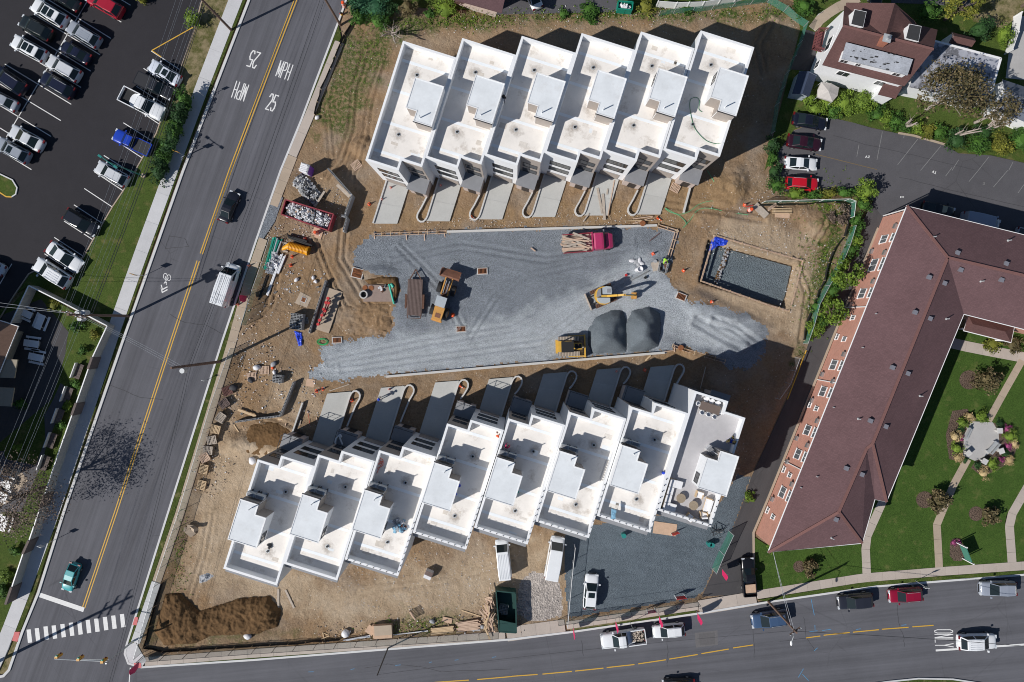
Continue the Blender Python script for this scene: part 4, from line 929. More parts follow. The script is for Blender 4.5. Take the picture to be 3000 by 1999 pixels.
for i, p in enumerate(lww):
    driveway(p, RZL, yl[i], 1.2, i, 'lower')
    nx = lww[i + 1] - p if i < 6 else Vector((0, 0, 0)); ny = nx.dot(E2) + 1.9 if i < 6 else 3.6
    jwall(p, RZL, yl[i] + .3, ny, '%s curved concrete wall from the road along the lower driveways' % ORD[i], 'curved driveway walls')
simple('retaining_wall', MB().strip(gp(1, 2, [(438, 560), (332, 870)]), .2, .55, 0, 0, -.1), 'wall_concrete', 'straight low concrete wall left of the lower driveway nearest the road', 'retaining wall')
simple('retaining_wall', MB().strip(gp(1, 1, [(1750, 565), (2352, 546), (3530, 512), (3680, 506)]), .3, .35, 0, 0, -.1), 'wall_concrete', 'long low concrete kerb wall along the top of the gravel yard', 'retaining wall')
simple('retaining_wall', MB().strip(gp(1, 2, [(1200, 324), (2352, 222), (3750, 104)]), .3, .35, 0, 0, -.1), 'wall_concrete', 'long low concrete kerb wall along the bottom of the gravel yard', 'retaining wall')

# ---- brick apartment building with the hipped brown roof
ap = thing('apartment_building', 'L-shaped brick apartment building with brown hipped shingle roof', 'building')
ZE = 6.0
Av, Bv, Jv, JR = W(2656.6, 603.6, ZE), W(3300, 762, ZE), W(2776, 755, 8.3), W(3300, 878, 8.3)
Vv, SRv, Ev, R1 = W(2824, 921, ZE), W(3300, 1041, ZE), W(2597, 1471, ZE), W(2556, 1300, 8.3)
E2v, E3v, Fv, R2, R1b = W(2563, 1464, ZE), W(2526, 1592, ZE), W(2250, 1618.6, ZE), W(2457, 1500, 8.15), W(2539, 1314, 8.2)
slopes = [[Av, Fv, R2, R1b, R1, Jv], [Av, Jv, JR, Bv], [Jv, Vv, SRv, JR], [Jv, R1, Ev, Vv], [R1, R1b, E2v, Ev], [R1b, R2, E3v, E2v], [R2, Fv, E3v]]
dn = Vector((0, 0, -.12))
for k, q in enumerate(slopes):
    mb = MB(); cc = sum(q, Vector()) / len(q); n = len(q)
    mb.add(q + [p + dn for p in q], [tuple(range(n))] + [(i, n + i, n + (i + 1) % n, (i + 1) % n) for i in range(n)])
    rf = mb.build('roof_slope', 'roof_brown', ap)
ridge_m = mat('ridge_shingle', (0.185, 0.09, 0.08), 0.9, 0.25, 6)
for a, b_ in ((Av, Jv), (Jv, JR), (Jv, R1), (R1, R1b), (R1, Ev), (R1b, R2), (R2, Fv), (R2, E3v)):
    n = max(3, int((b_ - a).length / 1.0))
    MB().bar(a + Vector((0, 0, .05)), b_ + Vector((0, 0, .05)), .34, .06).build('ridge_cap', ridge_m, ap)
gut = [Bv, Av, Fv, E3v, E2v, Ev, Vv, SRv]
MB().tube([p + Vector((0, 0, -.03)) for p in gut], .075, 6).build('gutter', 'trim_white', ap)
def inset(P, d):
    P = [Vector((p[0], p[1])) for p in P]; n = len(P)
    if sum(P[i].x * P[(i + 1) % n].y - P[(i + 1) % n].x * P[i].y for i in range(n)) < 0: P = P[::-1]
    o = []
    for i in range(n):
        d1 = (P[i] - P[i - 1]).normalized(); d2 = (P[(i + 1) % n] - P[i]).normalized(); q = Vector((-d1.y, d1.x)) + Vector((-d2.y, d2.x)); o.append(P[i] + q * d / max(.35, q.length ** 2 / 2))
    return o
wf = inset([Av, Fv, E3v, E2v, Ev, Vv, SRv, Bv], .4)
MB().prism(wf, -.1, ZE - .1).build('wall', 'brick_salmon', ap)
# the west wall line between the inset corners nearest A and F
wa = min(wf, key=lambda p: (p - Vector((Av.x, Av.y))).length); wb = min(wf, key=lambda p: (p - Vector((Fv.x, Fv.y))).length)
wd_ = (wb - wa); wl = wd_.length; wd_.normalize(); wn = Vector((wd_.y, -wd_.x))
if wn.x > 0: wn = -wn
wrz = math.atan2(wd_.y, wd_.x)
def on_west(name, t, z0, z1, w, dep, m, glass=None, rails=True):
    c = wa + wd_ * (t * wl) + wn * dep / 2
    mb = MB()
    M = Matrix.Translation((c.x, c.y, 0)) @ Matrix.Rotation(wrz, 4, 'Z')
    if glass:
        f = .055
        for bx in ((-w / 2, w / 2, z0, z0 + f), (-w / 2, w / 2, z1 - f, z1), (-w / 2, -w / 2 + f, z0 + f, z1 - f), (w / 2 - f, w / 2, z0 + f, z1 - f), (-.03, .03, z0 + f, z1 - f)):
            mb.box(bx[0], bx[1], -dep / 2, dep / 2, bx[2], bx[3], 0, M)
        o = mb.build(name, m, ap)
        for sx in (-1, 1):
            MB().box(min(sx * .03, sx * (w / 2 - f)), max(sx * .03, sx * (w / 2 - f)), -dep / 2, dep / 4, z0 + f, z1 - f, 0, M).build('pane', glass, o)
        MB().box(-w / 2 - .08, w / 2 + .08, -dep, dep, z0 - .1, z0 - .005, 0, M).build('sill', 'trim_white', o)
    else:
        mb.box(-w / 2, w / 2, -dep / 2, dep / 2, z0, z1, 0, M); mb.build(name, m, ap)
def tw(c, r, u, v): # parameter along the wall from the eave point beside a feature
    p = g(c, r, u, v, 3.0); return ((Vector((p.x, p.y)) - wa).dot(wd_)) / wl
for c, r, u, v, w in ((3, 1, 1060, 625, 1.1), (3, 1, 965, 865, 1.7), (3, 1, 860, 1125, 1.3), (3, 2, 600, 215, 1.3), (3, 2, 502, 460, 1.3), (3, 2, 355, 815, 1.3), (3, 2, 265, 1035, 1.3), (3, 2, 122, 1385, 1.4)):
    t = tw(c, r, u, v); on_west('window', t, 2.1, 3.6, w, .1, 'trim_white', 'window_blind'); on_west('window', t, 4.55, 5.75, w, .1, 'trim_white', 'window_blind')
    on_west('air_conditioner', t - 1.9 / wl * .8, 4.3, 4.75, .62, .3, 'steel'); on_west('air_conditioner', t + 1.5 / wl, .75, 1.2, .62, .3, 'steel')
for c, r, u, v in ((3, 1, 778, 1350), (3, 1, 700, 1548), (3, 2, 445, 620), (3, 2, 195, 1230), (3, 3, 38, 45)):
    t = tw(c, r, u, v); on_west('window', t, 2.5, 3.4, .62, .1, 'trim_white', 'window_blind'); on_west('window', t - .006, .5, 1.1, .8, .1, 'trim_white', 'window_blind')
for c, r, u, v in ((3, 1, 810, 1250), (3, 2, 535, 365), (3, 2, 220, 1140), (3, 1, 1200, 395)):
    t = tw(c, r, u, v); on_west('downspout', t, 0.1, 5.85, .1, .12, 'trim_white')
def roofz(x, y):
    best = 6
    for q in slopes:
        P = [(p.x, p.y) for p in q]
        if bool(pip(P, np.array([x]), np.array([y]))[0]):
            n = (q[1] - q[0]).cross(q[2] - q[0]); n = n if n.z > 0 else -n
            return q[0].z - (n.x * (x - q[0].x) + n.y * (y - q[0].y)) / n.z
    return best
for c, r, u, v in ((3, 1, 1745, 755), (3, 1, 2193, 855), (3, 1, 1775, 912), (3, 1, 2150, 1005), (3, 1, 1485, 980), (3, 1, 1625, 1035), (3, 1, 1355, 1303), (3, 1, 1492, 1360), (3, 2, 1148, 243), (3, 2, 1288, 297), (3, 2, 945, 733), (3, 2, 1085, 785), (3, 2, 724, 1170), (3, 2, 866, 1226), (3, 3, 628, 72)):
    p = g(c, r, u, v, 7.8); z = roofz(p.x, p.y); p = g(c, r, u, v, z + .25)
    o = MB().obox((0, 0, .12), (.42, .42, .3)).obox((0, 0, .3), (.52, .52, .06)).build('roof_vent', mat('vent_grey', (0.2, 0.2, 0.23), .5, .1), ap); o.location = (p.x, p.y, z - .05); o.rotation_euler = (0, 0, wrz)
for c, r, u, v in ((3, 1, 1535, 607), (3, 1, 2225, 640), (3, 1, 1972, 1016), (3, 1, 990, 1315), (3, 1, 1655, 1362), (3, 2, 868, 58), (3, 2, 1412, 505), (3, 2, 600, 606), (3, 2, 842, 716), (3, 2, 450, 1243), (3, 2, 300, 1343), (3, 3, 597, 248)):
    p = g(c, r, u, v, 7.8); z = roofz(p.x, p.y); p = g(c, r, u, v, z + .3)
    o = MB().cyl(0, 0, -.1, .55, .07, 8).cyl(0, 0, -.06, .06, .16, 8, .1).build('vent_pipe', 'galv', ap); o.location = (p.x, p.y, z)
# portico on the courtyard side
zc = 3.3
pq = [W(2836, 923, zc), W(2972, 958, zc), W(2962, 1004, zc), W(2823, 969, zc)]
rd = [W(2850, 950, zc + .7), W(2945, 972, zc + .7)]
mb = MB().add(pq + rd, [(0, 4, 5, 1), (1, 5, 2), (2, 5, 4, 3), (3, 4, 0), (0, 1, 2, 3)]); po = mb.build('portico_roof', 'roof_house', ap)
MB().tube([p + Vector((0, 0, -.02)) for p in pq], .07, 6, closed=True).build('gutter', 'trim_white', po)
for p in pq[2:]: MB().cyl(p.x - .1, p.y + .25, 0, zc - .05, .12, 10).build('column', 'trim_white', ap)
# window frames and AC units on the courtyard wall
for t in (.25, .5, .72):
    p = Vector((Ev.x, Ev.y)).lerp(Vector((Vv.x, Vv.y)), t)
    o = MB().obox((0, 0, 3), (1.4, .12, 1.3)).build('window', 'trim_white', ap); o.location = (p.x - .36, p.y + .1, 0); o.rotation_euler = (0, 0, math.atan2(Vv.y - Ev.y, Vv.x - Ev.x))

# ---- white house with brown roof, dormers and the flat-roofed annexe
hs = thing('house', 'white house with steep brown shingle roof, grey shed dormer and flat annexe', 'house')
zE, zR = 5.4, 7.9
def face(name, pts, m, par=None, th=.12):
    n = len(pts); q = [Vector(p) for p in pts]
    return MB().add(q + [p + Vector((0, 0, -th)) for p in q], [tuple(range(n)), tuple(reversed(range(n, 2 * n)))] + [(i, n + i, n + (i + 1) % n, (i + 1) % n) for i in range(n)]).build(name, m, par if par is not None else hs)
t3 = lambda u, v, z: g(3, 0, u, v, z)
RL, RRr = t3(690, 240, zR), t3(1520, 455, zR)
SL, SRr = t3(500, 597, zE), t3(1255, 792, zE)
du = (RRr - RL).normalized(); sp = SL - RL; sp2 = SRr - RRr
NL = RL + Vector((-sp.x, -sp.y, sp.z)) * .95; NR = RRr + Vector((-sp2.x, -sp2.y, sp2.z)) * .95
face('roof_slope', [RL, SL, SRr, RRr], 'roof_house'); face('roof_slope', [RL, RRr, NR, NL], 'roof_house')
MB().bar(RL + Vector((0, 0, .05)), RRr + Vector((0, 0, .05)), .3, .06).build('ridge_cap', ridge_m, hs)
wq = inset([SL, SRr, NR, NL], .3)
MB().prism(wq, -.1, zE - .05).build('wall', 'stucco', hs)
off = Vector((du.x, du.y, 0)) * .32
for sgn, (a, b_, c_) in ((1, (SL, NL, RL)), (-1, (SRr, NR, RRr))):
    o = off * sgn; a, b_, c_ = (q + Vector((0, 0, -.2)) for q in (a, b_, c_)); MB().add([a + o, b_ + o, c_ + o, a + o * 1.3, b_ + o * 1.3, c_ + o * 1.3], [(0, 1, 2), (5, 4, 3), (0, 3, 4, 1), (1, 4, 5, 2), (2, 5, 3, 0)]).build('gable_wall', 'stucco', hs)
# cross gable towards the north
CR0, CR1 = t3(1080, 325, zR - .05), t3(1165, 30, zR - .05)
cw0, cw1 = t3(690, 235, zE + .15), t3(722, 25, zE + .15)
ce0, ce1 = t3(1430, 330, zE + .15), t3(1345, 190, zE + .15)
face('roof_slope', [CR0, cw0, cw1, CR1], 'roof_house'); face('roof_slope', [CR0, CR1, ce1, ce0], 'roof_house')
MB().prism(inset([cw0, cw1, ce1, ce0], .35), -.1, zE - .1).build('wall', 'stucco', hs)
MB().add([cw1 + Vector((.2, -.3, 0)), ce1 + Vector((-.3, -.2, 0)), CR1 + Vector((0, -.3, -.1)), cw1 + Vector((.2, -.5, 0)), ce1 + Vector((-.3, -.4, 0)), CR1 + Vector((0, -.5, -.1))], [(0, 1, 2), (5, 4, 3), (0, 3, 4, 1), (1, 4, 5, 2), (2, 5, 3, 0)]).build('gable_wall', 'stucco', hs)
for pts, zt in (([(797, 92), (900, 112), (872, 248), (765, 222)], 8.1), ([(1300, 226), (1405, 246), (1380, 380), (1268, 352)], 7.9)):
    P = [t3(u, v, zt) for u, v in pts]
    dm = MB().prism(P, 5.6, zt - .1).build('dormer', 'stucco', hs)
    MB().prism([P[0] + (P[0] - P[2]) * .04, P[1] + (P[1] - P[3]) * .04, P[2] + (P[2] - P[0]) * .04, P[3] + (P[3] - P[1]) * .04], zt - .1, zt).build('trim', 'trim_white', dm)
    MB().prism(P, zt, zt + .03).build('dormer_roof', 'slate_black', dm)
P = [t3(720, 390, 7.55), t3(1332, 546, 7.55), t3(1282, 692, 6.95), t3(678, 540, 6.95)]
sdr = face('shed_dormer', P, mat('tar_grey', (0.33, 0.35, 0.39), .8, .3, .8), None, .14)
MB().prism([(P[3] + (P[0] - P[3]) * .05 + du * .1), (P[2] + (P[1] - P[2]) * .05 - du * .1), P[2].lerp(P[1], .6) - du * .1, P[3].lerp(P[0], .6) + du * .1], 5.3, 6.9).build('dormer_wall', 'stucco', hs)
for k in range(26):
    q = P[0].lerp(P[1], rnd.random()).lerp(P[3].lerp(P[2], rnd.random()), rnd.random() ** .7); z = q.z + .02
    n = rnd.randint(5, 7); w_ = rnd.uniform(.1, .38); MB().sheet([(q.x + w_ * math.cos(6.28 * i / n) * rnd.uniform(.4, 1.5), q.y + .45 * w_ * math.sin(6.28 * i / n) * rnd.uniform(.5, 1.3), z - (.0)) for i in range(n)]).build('tar_patch', 'slate_black', sdr)
frz = math.atan2(du.y, du.x)
def hwin(u, v, z, w, h, ang=frz, off_=0.0):
    p = t3(u, v, z); M = MB()
    for bx in ((-w / 2, w / 2, -h / 2, -h / 2 + .08), (-w / 2, w / 2, h / 2 - .08, h / 2), (-w / 2, -w / 2 + .08, -h / 2 + .08, h / 2 - .08), (w / 2 - .08, w / 2, -h / 2 + .08, h / 2 - .08)): M.box(bx[0], bx[1], -.08, .06, bx[2], bx[3])
    o = M.build('window', 'trim_white', hs); o.location = p; o.rotation_euler = (0, 0, ang)
    MB().box(-w / 2 + .08, w / 2 - .08, -.05, .05, -h / 2 + .08, h / 2 - .08).build('pane', 'window_glass', o)
sd = Vector((SRr.x - SL.x, SRr.y - SL.y, 0)).normalized(); sn = Vector((sd.y, -sd.x, 0))
def swin(par_pt, tt, z, w, h, base0, base1, nrm):
    q = base0.lerp(base1, tt); M = MB()
    for bx in ((-w / 2, w / 2, -h / 2, -h / 2 + .08), (-w / 2, w / 2, h / 2 - .08, h / 2), (-w / 2, -w / 2 + .08, -h / 2 + .08, h / 2 - .08), (w / 2 - .08, w / 2, -h / 2 + .08, h / 2 - .08), (-.03, .03, -h / 2 + .08, h / 2 - .08)): M.box(bx[0], bx[1], -.05, .06, bx[2], bx[3])
    o = M.build('window', 'trim_white', hs); o.location = (q.x, q.y, z); o.rotation_euler = (0, 0, heading(base0, base1))
    for s_ in (-1, 1): MB().box(min(s_ * .03, s_ * (w / 2 - .08)), max(s_ * .03, s_ * (w / 2 - .08)), -.05, .04, -h / 2 + .08, h / 2 - .08).build('pane', 'window_glass', o)
w0, w1 = sorted(wq, key=lambda p: p.y)[:2]; w0, w1 = (w0, w1) if w0.x < w1.x else (w1, w0)
wsw = min(wq, key=lambda p: (p - Vector((SL.x, SL.y))).length); wse = min(wq, key=lambda p: (p - Vector((SRr.x, SRr.y))).length)
for tt, z, w_ in ((.3, 3.9, 1.6), (.78, 3.9, 1.3)): swin(None, tt, z, w_, 1.2, Vector((*wsw, 0)), Vector((*wse, 0)), None)
D0, D1 = P[3] + (P[0] - P[3]) * .05 + du * .1, P[2] + (P[1] - P[2]) * .05 - du * .1
for tt, w_ in ((.06, 1.0), (.28, .7), (.88, 1.0)): swin(None, tt, 6.3, w_, .75, D0, D1, None)
wnw = min(wq, key=lambda p: (p - Vector((NL.x, NL.y))).length)
for tt, z, w_ in ((.45, 3.9, 1.9), (.15, 2.2, 1.0)): swin(None, 1 - tt, z, w_, 1.3, Vector((*wnw, 0)), Vector((*wsw, 0)), None)
# chimney
p = t3(1085, 360, 8.6); cm = MB().obox((0, 0, 1.0), (.8, .8, 2.2)).build('chimney', mat('chimney_brick', (0.36, 0.14, 0.09), .9, .25, 5), hs); cm.location = (p.x, p.y, 6.7); cm.rotation_euler = (0, 0, frz)
MB().obox((0, 0, 2.14), (.95, .95, .12)).build('chimney_cap', 'galv', cm); MB().cyl(.1, 0, 2.2, 2.5, .2, 10).build('flue', 'steel', cm)
# balcony on the west gable
b0, b1 = t3(440, 300, 3.3), t3(400, 460, 3.3); e0 = Vector((*wnw, 0)).lerp(Vector((*wsw, 0)), .35)
bal = MB().prism([t3(440, 290, 3.1), t3(525, 290, 3.1), t3(488, 478, 3.1), t3(405, 455, 3.1)], 2.95, 3.1).build('balcony', 'brown_deck', hs)
for a, b_ in ((t3(525, 290, 3.1), t3(440, 290, 3.1)), (t3(440, 290, 3.1), t3(405, 455, 3.1)), (t3(405, 455, 3.1), t3(488, 478, 3.1))):
    MB().bar(a + Vector((0, 0, 1)), b_ + Vector((0, 0, 1)), .12, .08).build('handrail', 'brown_deck', bal)
    for k in range(7): q = a.lerp(b_, k / 6); MB().obox((q.x, q.y, 3.55), (.07, .07, .9)).build('baluster', 'brown_deck', bal)
# south porch wing and flat annexe
pw = [t3(1075, 752, 4.2), t3(1236, 798, 4.2), t3(1172, 908, 3.7), t3(1012, 868, 3.7)]
face('porch_roof', pw, 'roof_house'); MB().prism(inset(pw, .2), -.1, 3.6).build('porch_wall', 'stucco', hs)
anx = [t3(1480, 368, 3.4), t3(2136, 540, 3.4), t3(2020, 945, 3.4), t3(1300, 800, 3.4)]
MB().prism(inset(anx, .15), -.1, 3.3).build('annexe_wall', 'stucco', hs)
m, t, b = _new('annexe_roof'); v = pos(t)
c = ramp(t, noise(t, .35, 7, v, .72), [(.38, (.4, .42, .46)), (.5, (.34, .35, .4)), (.56, (.1, .1, .11)), (.7, (.28, .29, .33))]); t.links.new(c, b.inputs['Base Color']); b.inputs['Roughness'].default_value = .7; MATS['annexe_roof'] = m
MB().prism(anx, 3.3, 3.42).build('annexe_roof', 'annexe_roof', hs)
for a, b_ in ((anx[0], anx[1]), (anx[1], anx[2])): MB().bar(a + Vector((0, 0, .08)), b_ + Vector((0, 0, .08)), .22, .12).build('roof_edge', 'trim_white', hs)

# ---- outbuildings around the house
def gabled(name, label, cat, c, r, pts, ridge, zE_, zR_, wall, roof, grp=None):
    """pts: four eave corners (ridge runs between the midpoints of 0-1 and 2-3)"""
    root = thing(name, label, cat, (0, 0, 0), 0, grp)
    q = [g(c, r, u, v, zE_) for u, v in pts]; a, b_ = (q[0] + q[1]) / 2, (q[2] + q[3]) / 2
    a = Vector((a.x, a.y, zR_)); b_ = Vector((b_.x, b_.y, zR_))
    MB().prism(inset(q, .15), -.1, zE_ - .03).build('wall', wall, root)
    for s_ in ([q[0], a, b_, q[3]], [a, q[1], q[2], b_]): MB().add(s_ + [p + Vector((0, 0, -.08)) for p in s_], [(0, 1, 2, 3), (7, 6, 5, 4), (0, 4, 5, 1), (1, 5, 6, 2), (2, 6, 7, 3), (3, 7, 4, 0)]).build('roof', roof, root)
    for e, f, m_ in ((q[0], q[1], a), (q[3], q[2], b_)):
        k = (m_ - (a + b_) / 2) * .06; MB().add([e - k, f - k, m_ - k, e - k * 1.3, f - k * 1.3, m_ - k * 1.3], [(0, 1, 2), (5, 4, 3), (0, 3, 4, 1), (1, 4, 5, 2), (2, 5, 3, 0)]).build('gable', wall, root)
    return root
gabled('garden_shed', 'navy roofed garden shed in the shadow beside the site fence', 'shed', 3, 0, [(290, 650), (448, 690), (378, 890), (222, 862)], 0, 2.1, 2.6, 'shed_wall', 'shed_navy')
gabled('garden_shed', 'small brown shingled shed above the flat annexe roof', 'shed', 3, 0, [(1682, 295), (1895, 350), (1868, 440), (1662, 395)][1:] + [(1682, 295)], 0, 2.2, 2.8, 'stucco', 'roof_house')
gz = thing('canopy_tent', 'tan canopy tent between the navy shed and the house', 'canopy')
pc = [(492, 756), (580, 766), (652, 806), (640, 880), (592, 934), (520, 912), (456, 892), (462, 820)]
q = [g(3, 0, u, v, 2.2) for u, v in pc]; ctr = g(3, 0, 556, 838, 2.9)
MB().add(q + [ctr], [(i, (i + 1) % 8, 8) for i in range(8)]).build('canopy', 'canvas_tan', gz); MB().add(q + [p + Vector((0, 0, -.3)) for p in q], [(i, (i + 1) % 8, 8 + (i + 1) % 8, 8 + i) for i in range(8)]).build('valance', 'canvas_tan', gz)
for i in range(0, 8, 2): MB().cyl(q[i].x, q[i].y, 0, 2.2, .04, 6).build('post', 'galv', gz)
gabled('cottage', 'small white cottage with slate blue shingle roof at the right edge', 'house', 3, 0, [(2155, 730), (2600, 880), (2500, 1180), (2080, 1000)][1:] + [(2155, 730)], 0, 3.0, 4.2, 'stucco', mat('roof_slate', (0.12, 0.14, 0.18), .85, .25, 2))
# brick corner at the top edge and the roof at the left edge
bb = thing('brick_building', 'pink brick building corner at the top edge above the walkway', 'building')
MB().prism([W(1300, -20), W(1462, 33), W(1486, -60), W(1330, -110)], -.1, 6).build('wall', 'brick_salmon', bb); MB().prism([W(1290, -10, 6), W(1470, 40, 6), W(1495, -70, 6), W(1320, -120, 6)], 6, 6.2).build('roof', 'roof_brown', bb)
MB().tube([W(1458, 30), W(1458, 30, 0) + Vector((0, 0, 5.9))], .07, 6).build('downspout', 'trim_white', bb)
lb = thing('apartment_building', 'beige building with brown roof and balconies at the left edge', 'building')
le = [g(0, 1, -600, 1190, 3.2), g(0, 1, 172, 1432, 3.2), g(0, 2, -20, 330, 3.2), g(0, 2, -700, 150, 3.2)]
MB().prism(wp([(-420, 860), (-75, 925), (-130, 1120), (-40, 1300), (-130, 1480), (-480, 1420)]), -.1, 11).build('unseen_tall_block', mat('siding_tan', (0.3, 0.26, 0.2), .8, .1), lb); MB().prism(inset(le, 1.2), -.1, 3.1).build('wall', mat('siding_tan', (0.3, 0.26, 0.2), .8, .1), lb)  # first prism: unseen tall block out of frame, put in to shade the yard
mb = MB(); rz = [le[0].lerp(le[3], .5) + Vector((0, 0, 2)), le[1].lerp(le[2], .5) + Vector((-3, 1, 2))]
for f in ([le[0], le[1], rz[1], rz[0]], [le[3], rz[0], rz[1], le[2]], [le[1], le[2], rz[1]]): MB().add(f + [p + Vector((0, 0, -.1)) for p in f], [tuple(range(len(f))), tuple(range(2 * len(f) - 1, len(f) - 1, -1))] + [(i, len(f) + i, len(f) + (i + 1) % len(f), (i + 1) % len(f)) for i in range(len(f))]).build('roof_slope', mat('roof_rust', (0.2, 0.12, 0.085), .9, .2, 4), lb)
MB().tube([le[0], le[1], le[2]], .08, 6).build('gutter', 'trim_white', lb)
for k, (u0, v0, m_) in enumerate(((40, 160, 'siding_tan'), (10, 420, 'siding_tan'))): MB().prism(gp(0, 2, [(u0 - 120, v0), (u0 + 120, v0 + 10), (u0 + 90, v0 + 180), (u0 - 150, v0 + 170)], 3), 2.8, 3.0).build('balcony', m_, lb)
# ================================================================== VEHICLES
# per kind: length, width, belt height, roof height, hood stations [(x fraction, width fraction, height)], glasshouse (base front, top front, top rear, base rear)
KIND = {
 'sedan': dict(L=4.75, w=1.85, belt=.93, roof=1.44, st=[(.5, .62, .52), (.485, .8, .64), (.45, .93, .74), (.36, .985, .84), (.2, 1, .93), (-.1, 1, .95), (-.33, 1, .98), (-.44, .95, .98), (-.485, .84, .9), (-.5, .7, .62)], gh=(.245, .03, -.17, -.385)),
 'suv': dict(L=4.75, w=1.92, belt=1.06, roof=1.7, st=[(.5, .66, .62), (.487, .84, .82), (.45, .95, .94), (.36, .99, 1.0), (.24, 1, 1.05), (-.1, 1, 1.08), (-.38, 1, 1.1), (-.46, .97, 1.1), (-.49, .9, 1.0), (-.5, .8, .7)], gh=(.27, .07, -.36, -.485)),
 'pickup': dict(L=5.7, w=1.98, belt=1.12, roof=1.85, st=[(.5, .72, .66), (.49, .9, .95), (.46, .97, 1.04), (.36, .99, 1.1), (.25, 1, 1.13), (0, 1, 1.13), (-.1, 1, 1.13), (-.105, 1, .72), (-.49, 1, .72), (-.5, .96, .66)], gh=(.245, .11, -.05, -.1)),
 'van': dict(L=5.7, w=2.02, belt=1.25, roof=2.35, st=[(.5, .7, .7), (.485, .88, .95), (.45, .96, 1.12), (.4, .98, 1.22), (.36, 1, 1.3), (.1, 1, 1.3), (-.4, 1, 1.3), (-.47, 1, 1.3), (-.49, .98, 1.3), (-.5, .95, .8)], gh=(.385, .235, -.488, -.495)),
 'hatch': dict(L=4.3, w=1.8, belt=.98, roof=1.5, st=[(.5, .62, .55), (.48, .82, .7), (.44, .94, .8), (.36, .985, .88), (.24, 1, .97), (-.1, 1, 1.0), (-.36, 1, 1.02), (-.45, .95, 1.0), (-.485, .84, .9), (-.5, .7, .65)], gh=(.27, .05, -.27, -.47)),
}
def vehicle(kind, f, r, colour, label, cat, name='parked_car', group=None, sunroof=False, rails=False, ribs=0, cover=False, glass_roof=False, zr=.75):
    K = KIND[kind]; f = Vector(f); r = Vector(r); L, w = K['L'], K['w'] / 2
    c = (f + r) / 2; rz = heading(r, f); sc = max(.9, min(1.13, (f - r).length / L))
    root = thing(name, label, cat, (c.x, c.y, 0.03), rz, group); root.scale = (sc, sc, sc)
    pm = paint(colour) if not isinstance(colour, str) else colour
    dark = 'rubber'
    rings = []
    for x, wf, z in K['st']:
        y = w * wf; zb = .24; zm = zb + (z - zb) * .62
        rings.append([(x * L, -y * .9, zb), (x * L, -y, zb + .16), (x * L, -y, zm), (x * L, -y * .93, z - .02), (x * L, -y * .55, z + .02), (x * L, y * .55, z + .02), (x * L, y * .93, z - .02), (x * L, y, zm), (x * L, y, zb + .16), (x * L, y * .9, zb)])
    bd = MB().loft(rings[::-1]).build('body', pm, root, True); sb = bd.modifiers.new('round', 'SUBSURF'); sb.levels = 1; sb.render_levels = 1
    bf, tf, tr, br = [q * L for q in K['gh']]; zb, zt = K['belt'] - .04, K['roof']; yb, yt = w * .95, w * (.9 if kind == 'van' else .74)
    xm = (tf + tr) / 2
    rr = [[(bf, -yb * .93, zb), (bf, yb * .93, zb)], [(tf, -yt * .93, zt - .03), (tf, yt * .93, zt - .03)]]
    cab = MB()
    V = [(bf, -yb * .9, zb), (bf, yb * .9, zb), (br, yb * .92, zb), (br, -yb * .92, zb), (tf, -yt * .92, zt - .04), (tf, yt * .92, zt - .04), (tr, yt * .95, zt - .04), (tr, -yt * .95, zt - .04), (xm, -yt, zt), (xm, yt, zt), (xm, -yb, zb), (xm, yb, zb)]
    cab.add(V, [(0, 1, 5, 4), (2, 3, 7, 6), (0, 4, 8, 10), (10, 8, 7, 3), (1, 11, 9, 5), (11, 2, 6, 9), (4, 5, 9, 8), (8, 9, 6, 7), (0, 10, 3, 2, 11, 1)])
    cb = cab.build('cabin', pm, root); bv = cb.modifiers.new('edge', 'BEVEL'); bv.width = .07; bv.segments = 2
    V = [Vector(p) for p in V]
    def pane(nm, q, a, lift=.014, m=None, lo=.1, hi=.1, par=None):
        """glass set into the face q with margins"""
        q = [V[i] for i in q]; n = (q[1] - q[0]).cross(q[3] - q[0]).normalized(); cc = sum(q, Vector()) / 4
        if n.dot(cc - Vector((xm, 0, (zb + zt) / 2 - .3))) < 0: n = -n
        P = lambda s, t: q[0].lerp(q[1], s).lerp(q[3].lerp(q[2], s), t) + n * lift
        pts = [P(a, lo), P(1 - a, lo), P(1 - a, 1 - hi), P(a, 1 - hi)]
        MB().add(pts + [p - n * .03 for p in pts], [(0, 1, 2, 3), (0, 4, 5, 1), (1, 5, 6, 2), (2, 6, 7, 3), (3, 7, 4, 0)]).build(nm, m or glassm(), par or root)
    pane('windshield', (0, 1, 5, 4), .05, lo=.05, hi=.04)
    if kind != 'van': pane('rear_window', (2, 3, 7, 6), .08, lo=.15, hi=.06)
    if kind != 'van':
        pane('side_window', (0, 10, 8, 4), .06, lo=.12, hi=.12); pane('side_window', (10, 3, 7, 8), .05, lo=.12, hi=.12)
        pane('side_window', (1, 11, 9, 5), .06, lo=.12, hi=.12); pane('side_window', (11, 2, 6, 9), .05, lo=.12, hi=.12)
    else:
        d = .8
        for sy in (-1, 1): MB().add([(bf - .15, sy * yb * .93, zb + .12), (tf - .55, sy * yb * .975, zb + .12), (tf - .55, sy * yt * 1.025, zt - .45), (tf + .08, sy * (yt * 1.0), zt - .5)], [(0, 1, 2, 3)]).build('side_window', glassm(), root)
    zt2 = zt + .012
    def onroof(x0, x1, y0, y1, m, nm, h=.02):
        MB().box(x0, x1, y0, y1, zt - .035, zt - .02 + h).build(nm, m, root)
    if sunroof: onroof(tf - .2, tf - .85, -yt * .6, yt * .6, glassm(), 'sunroof', .045)
    if glass_roof: onroof(tf - .12, tf - .75, -yt * .68, yt * .68, glassm(), 'sunroof', .045); onroof(tf - .9, tr + .55, -yt * .68, yt * .68, glassm(), 'sunroof', .045)
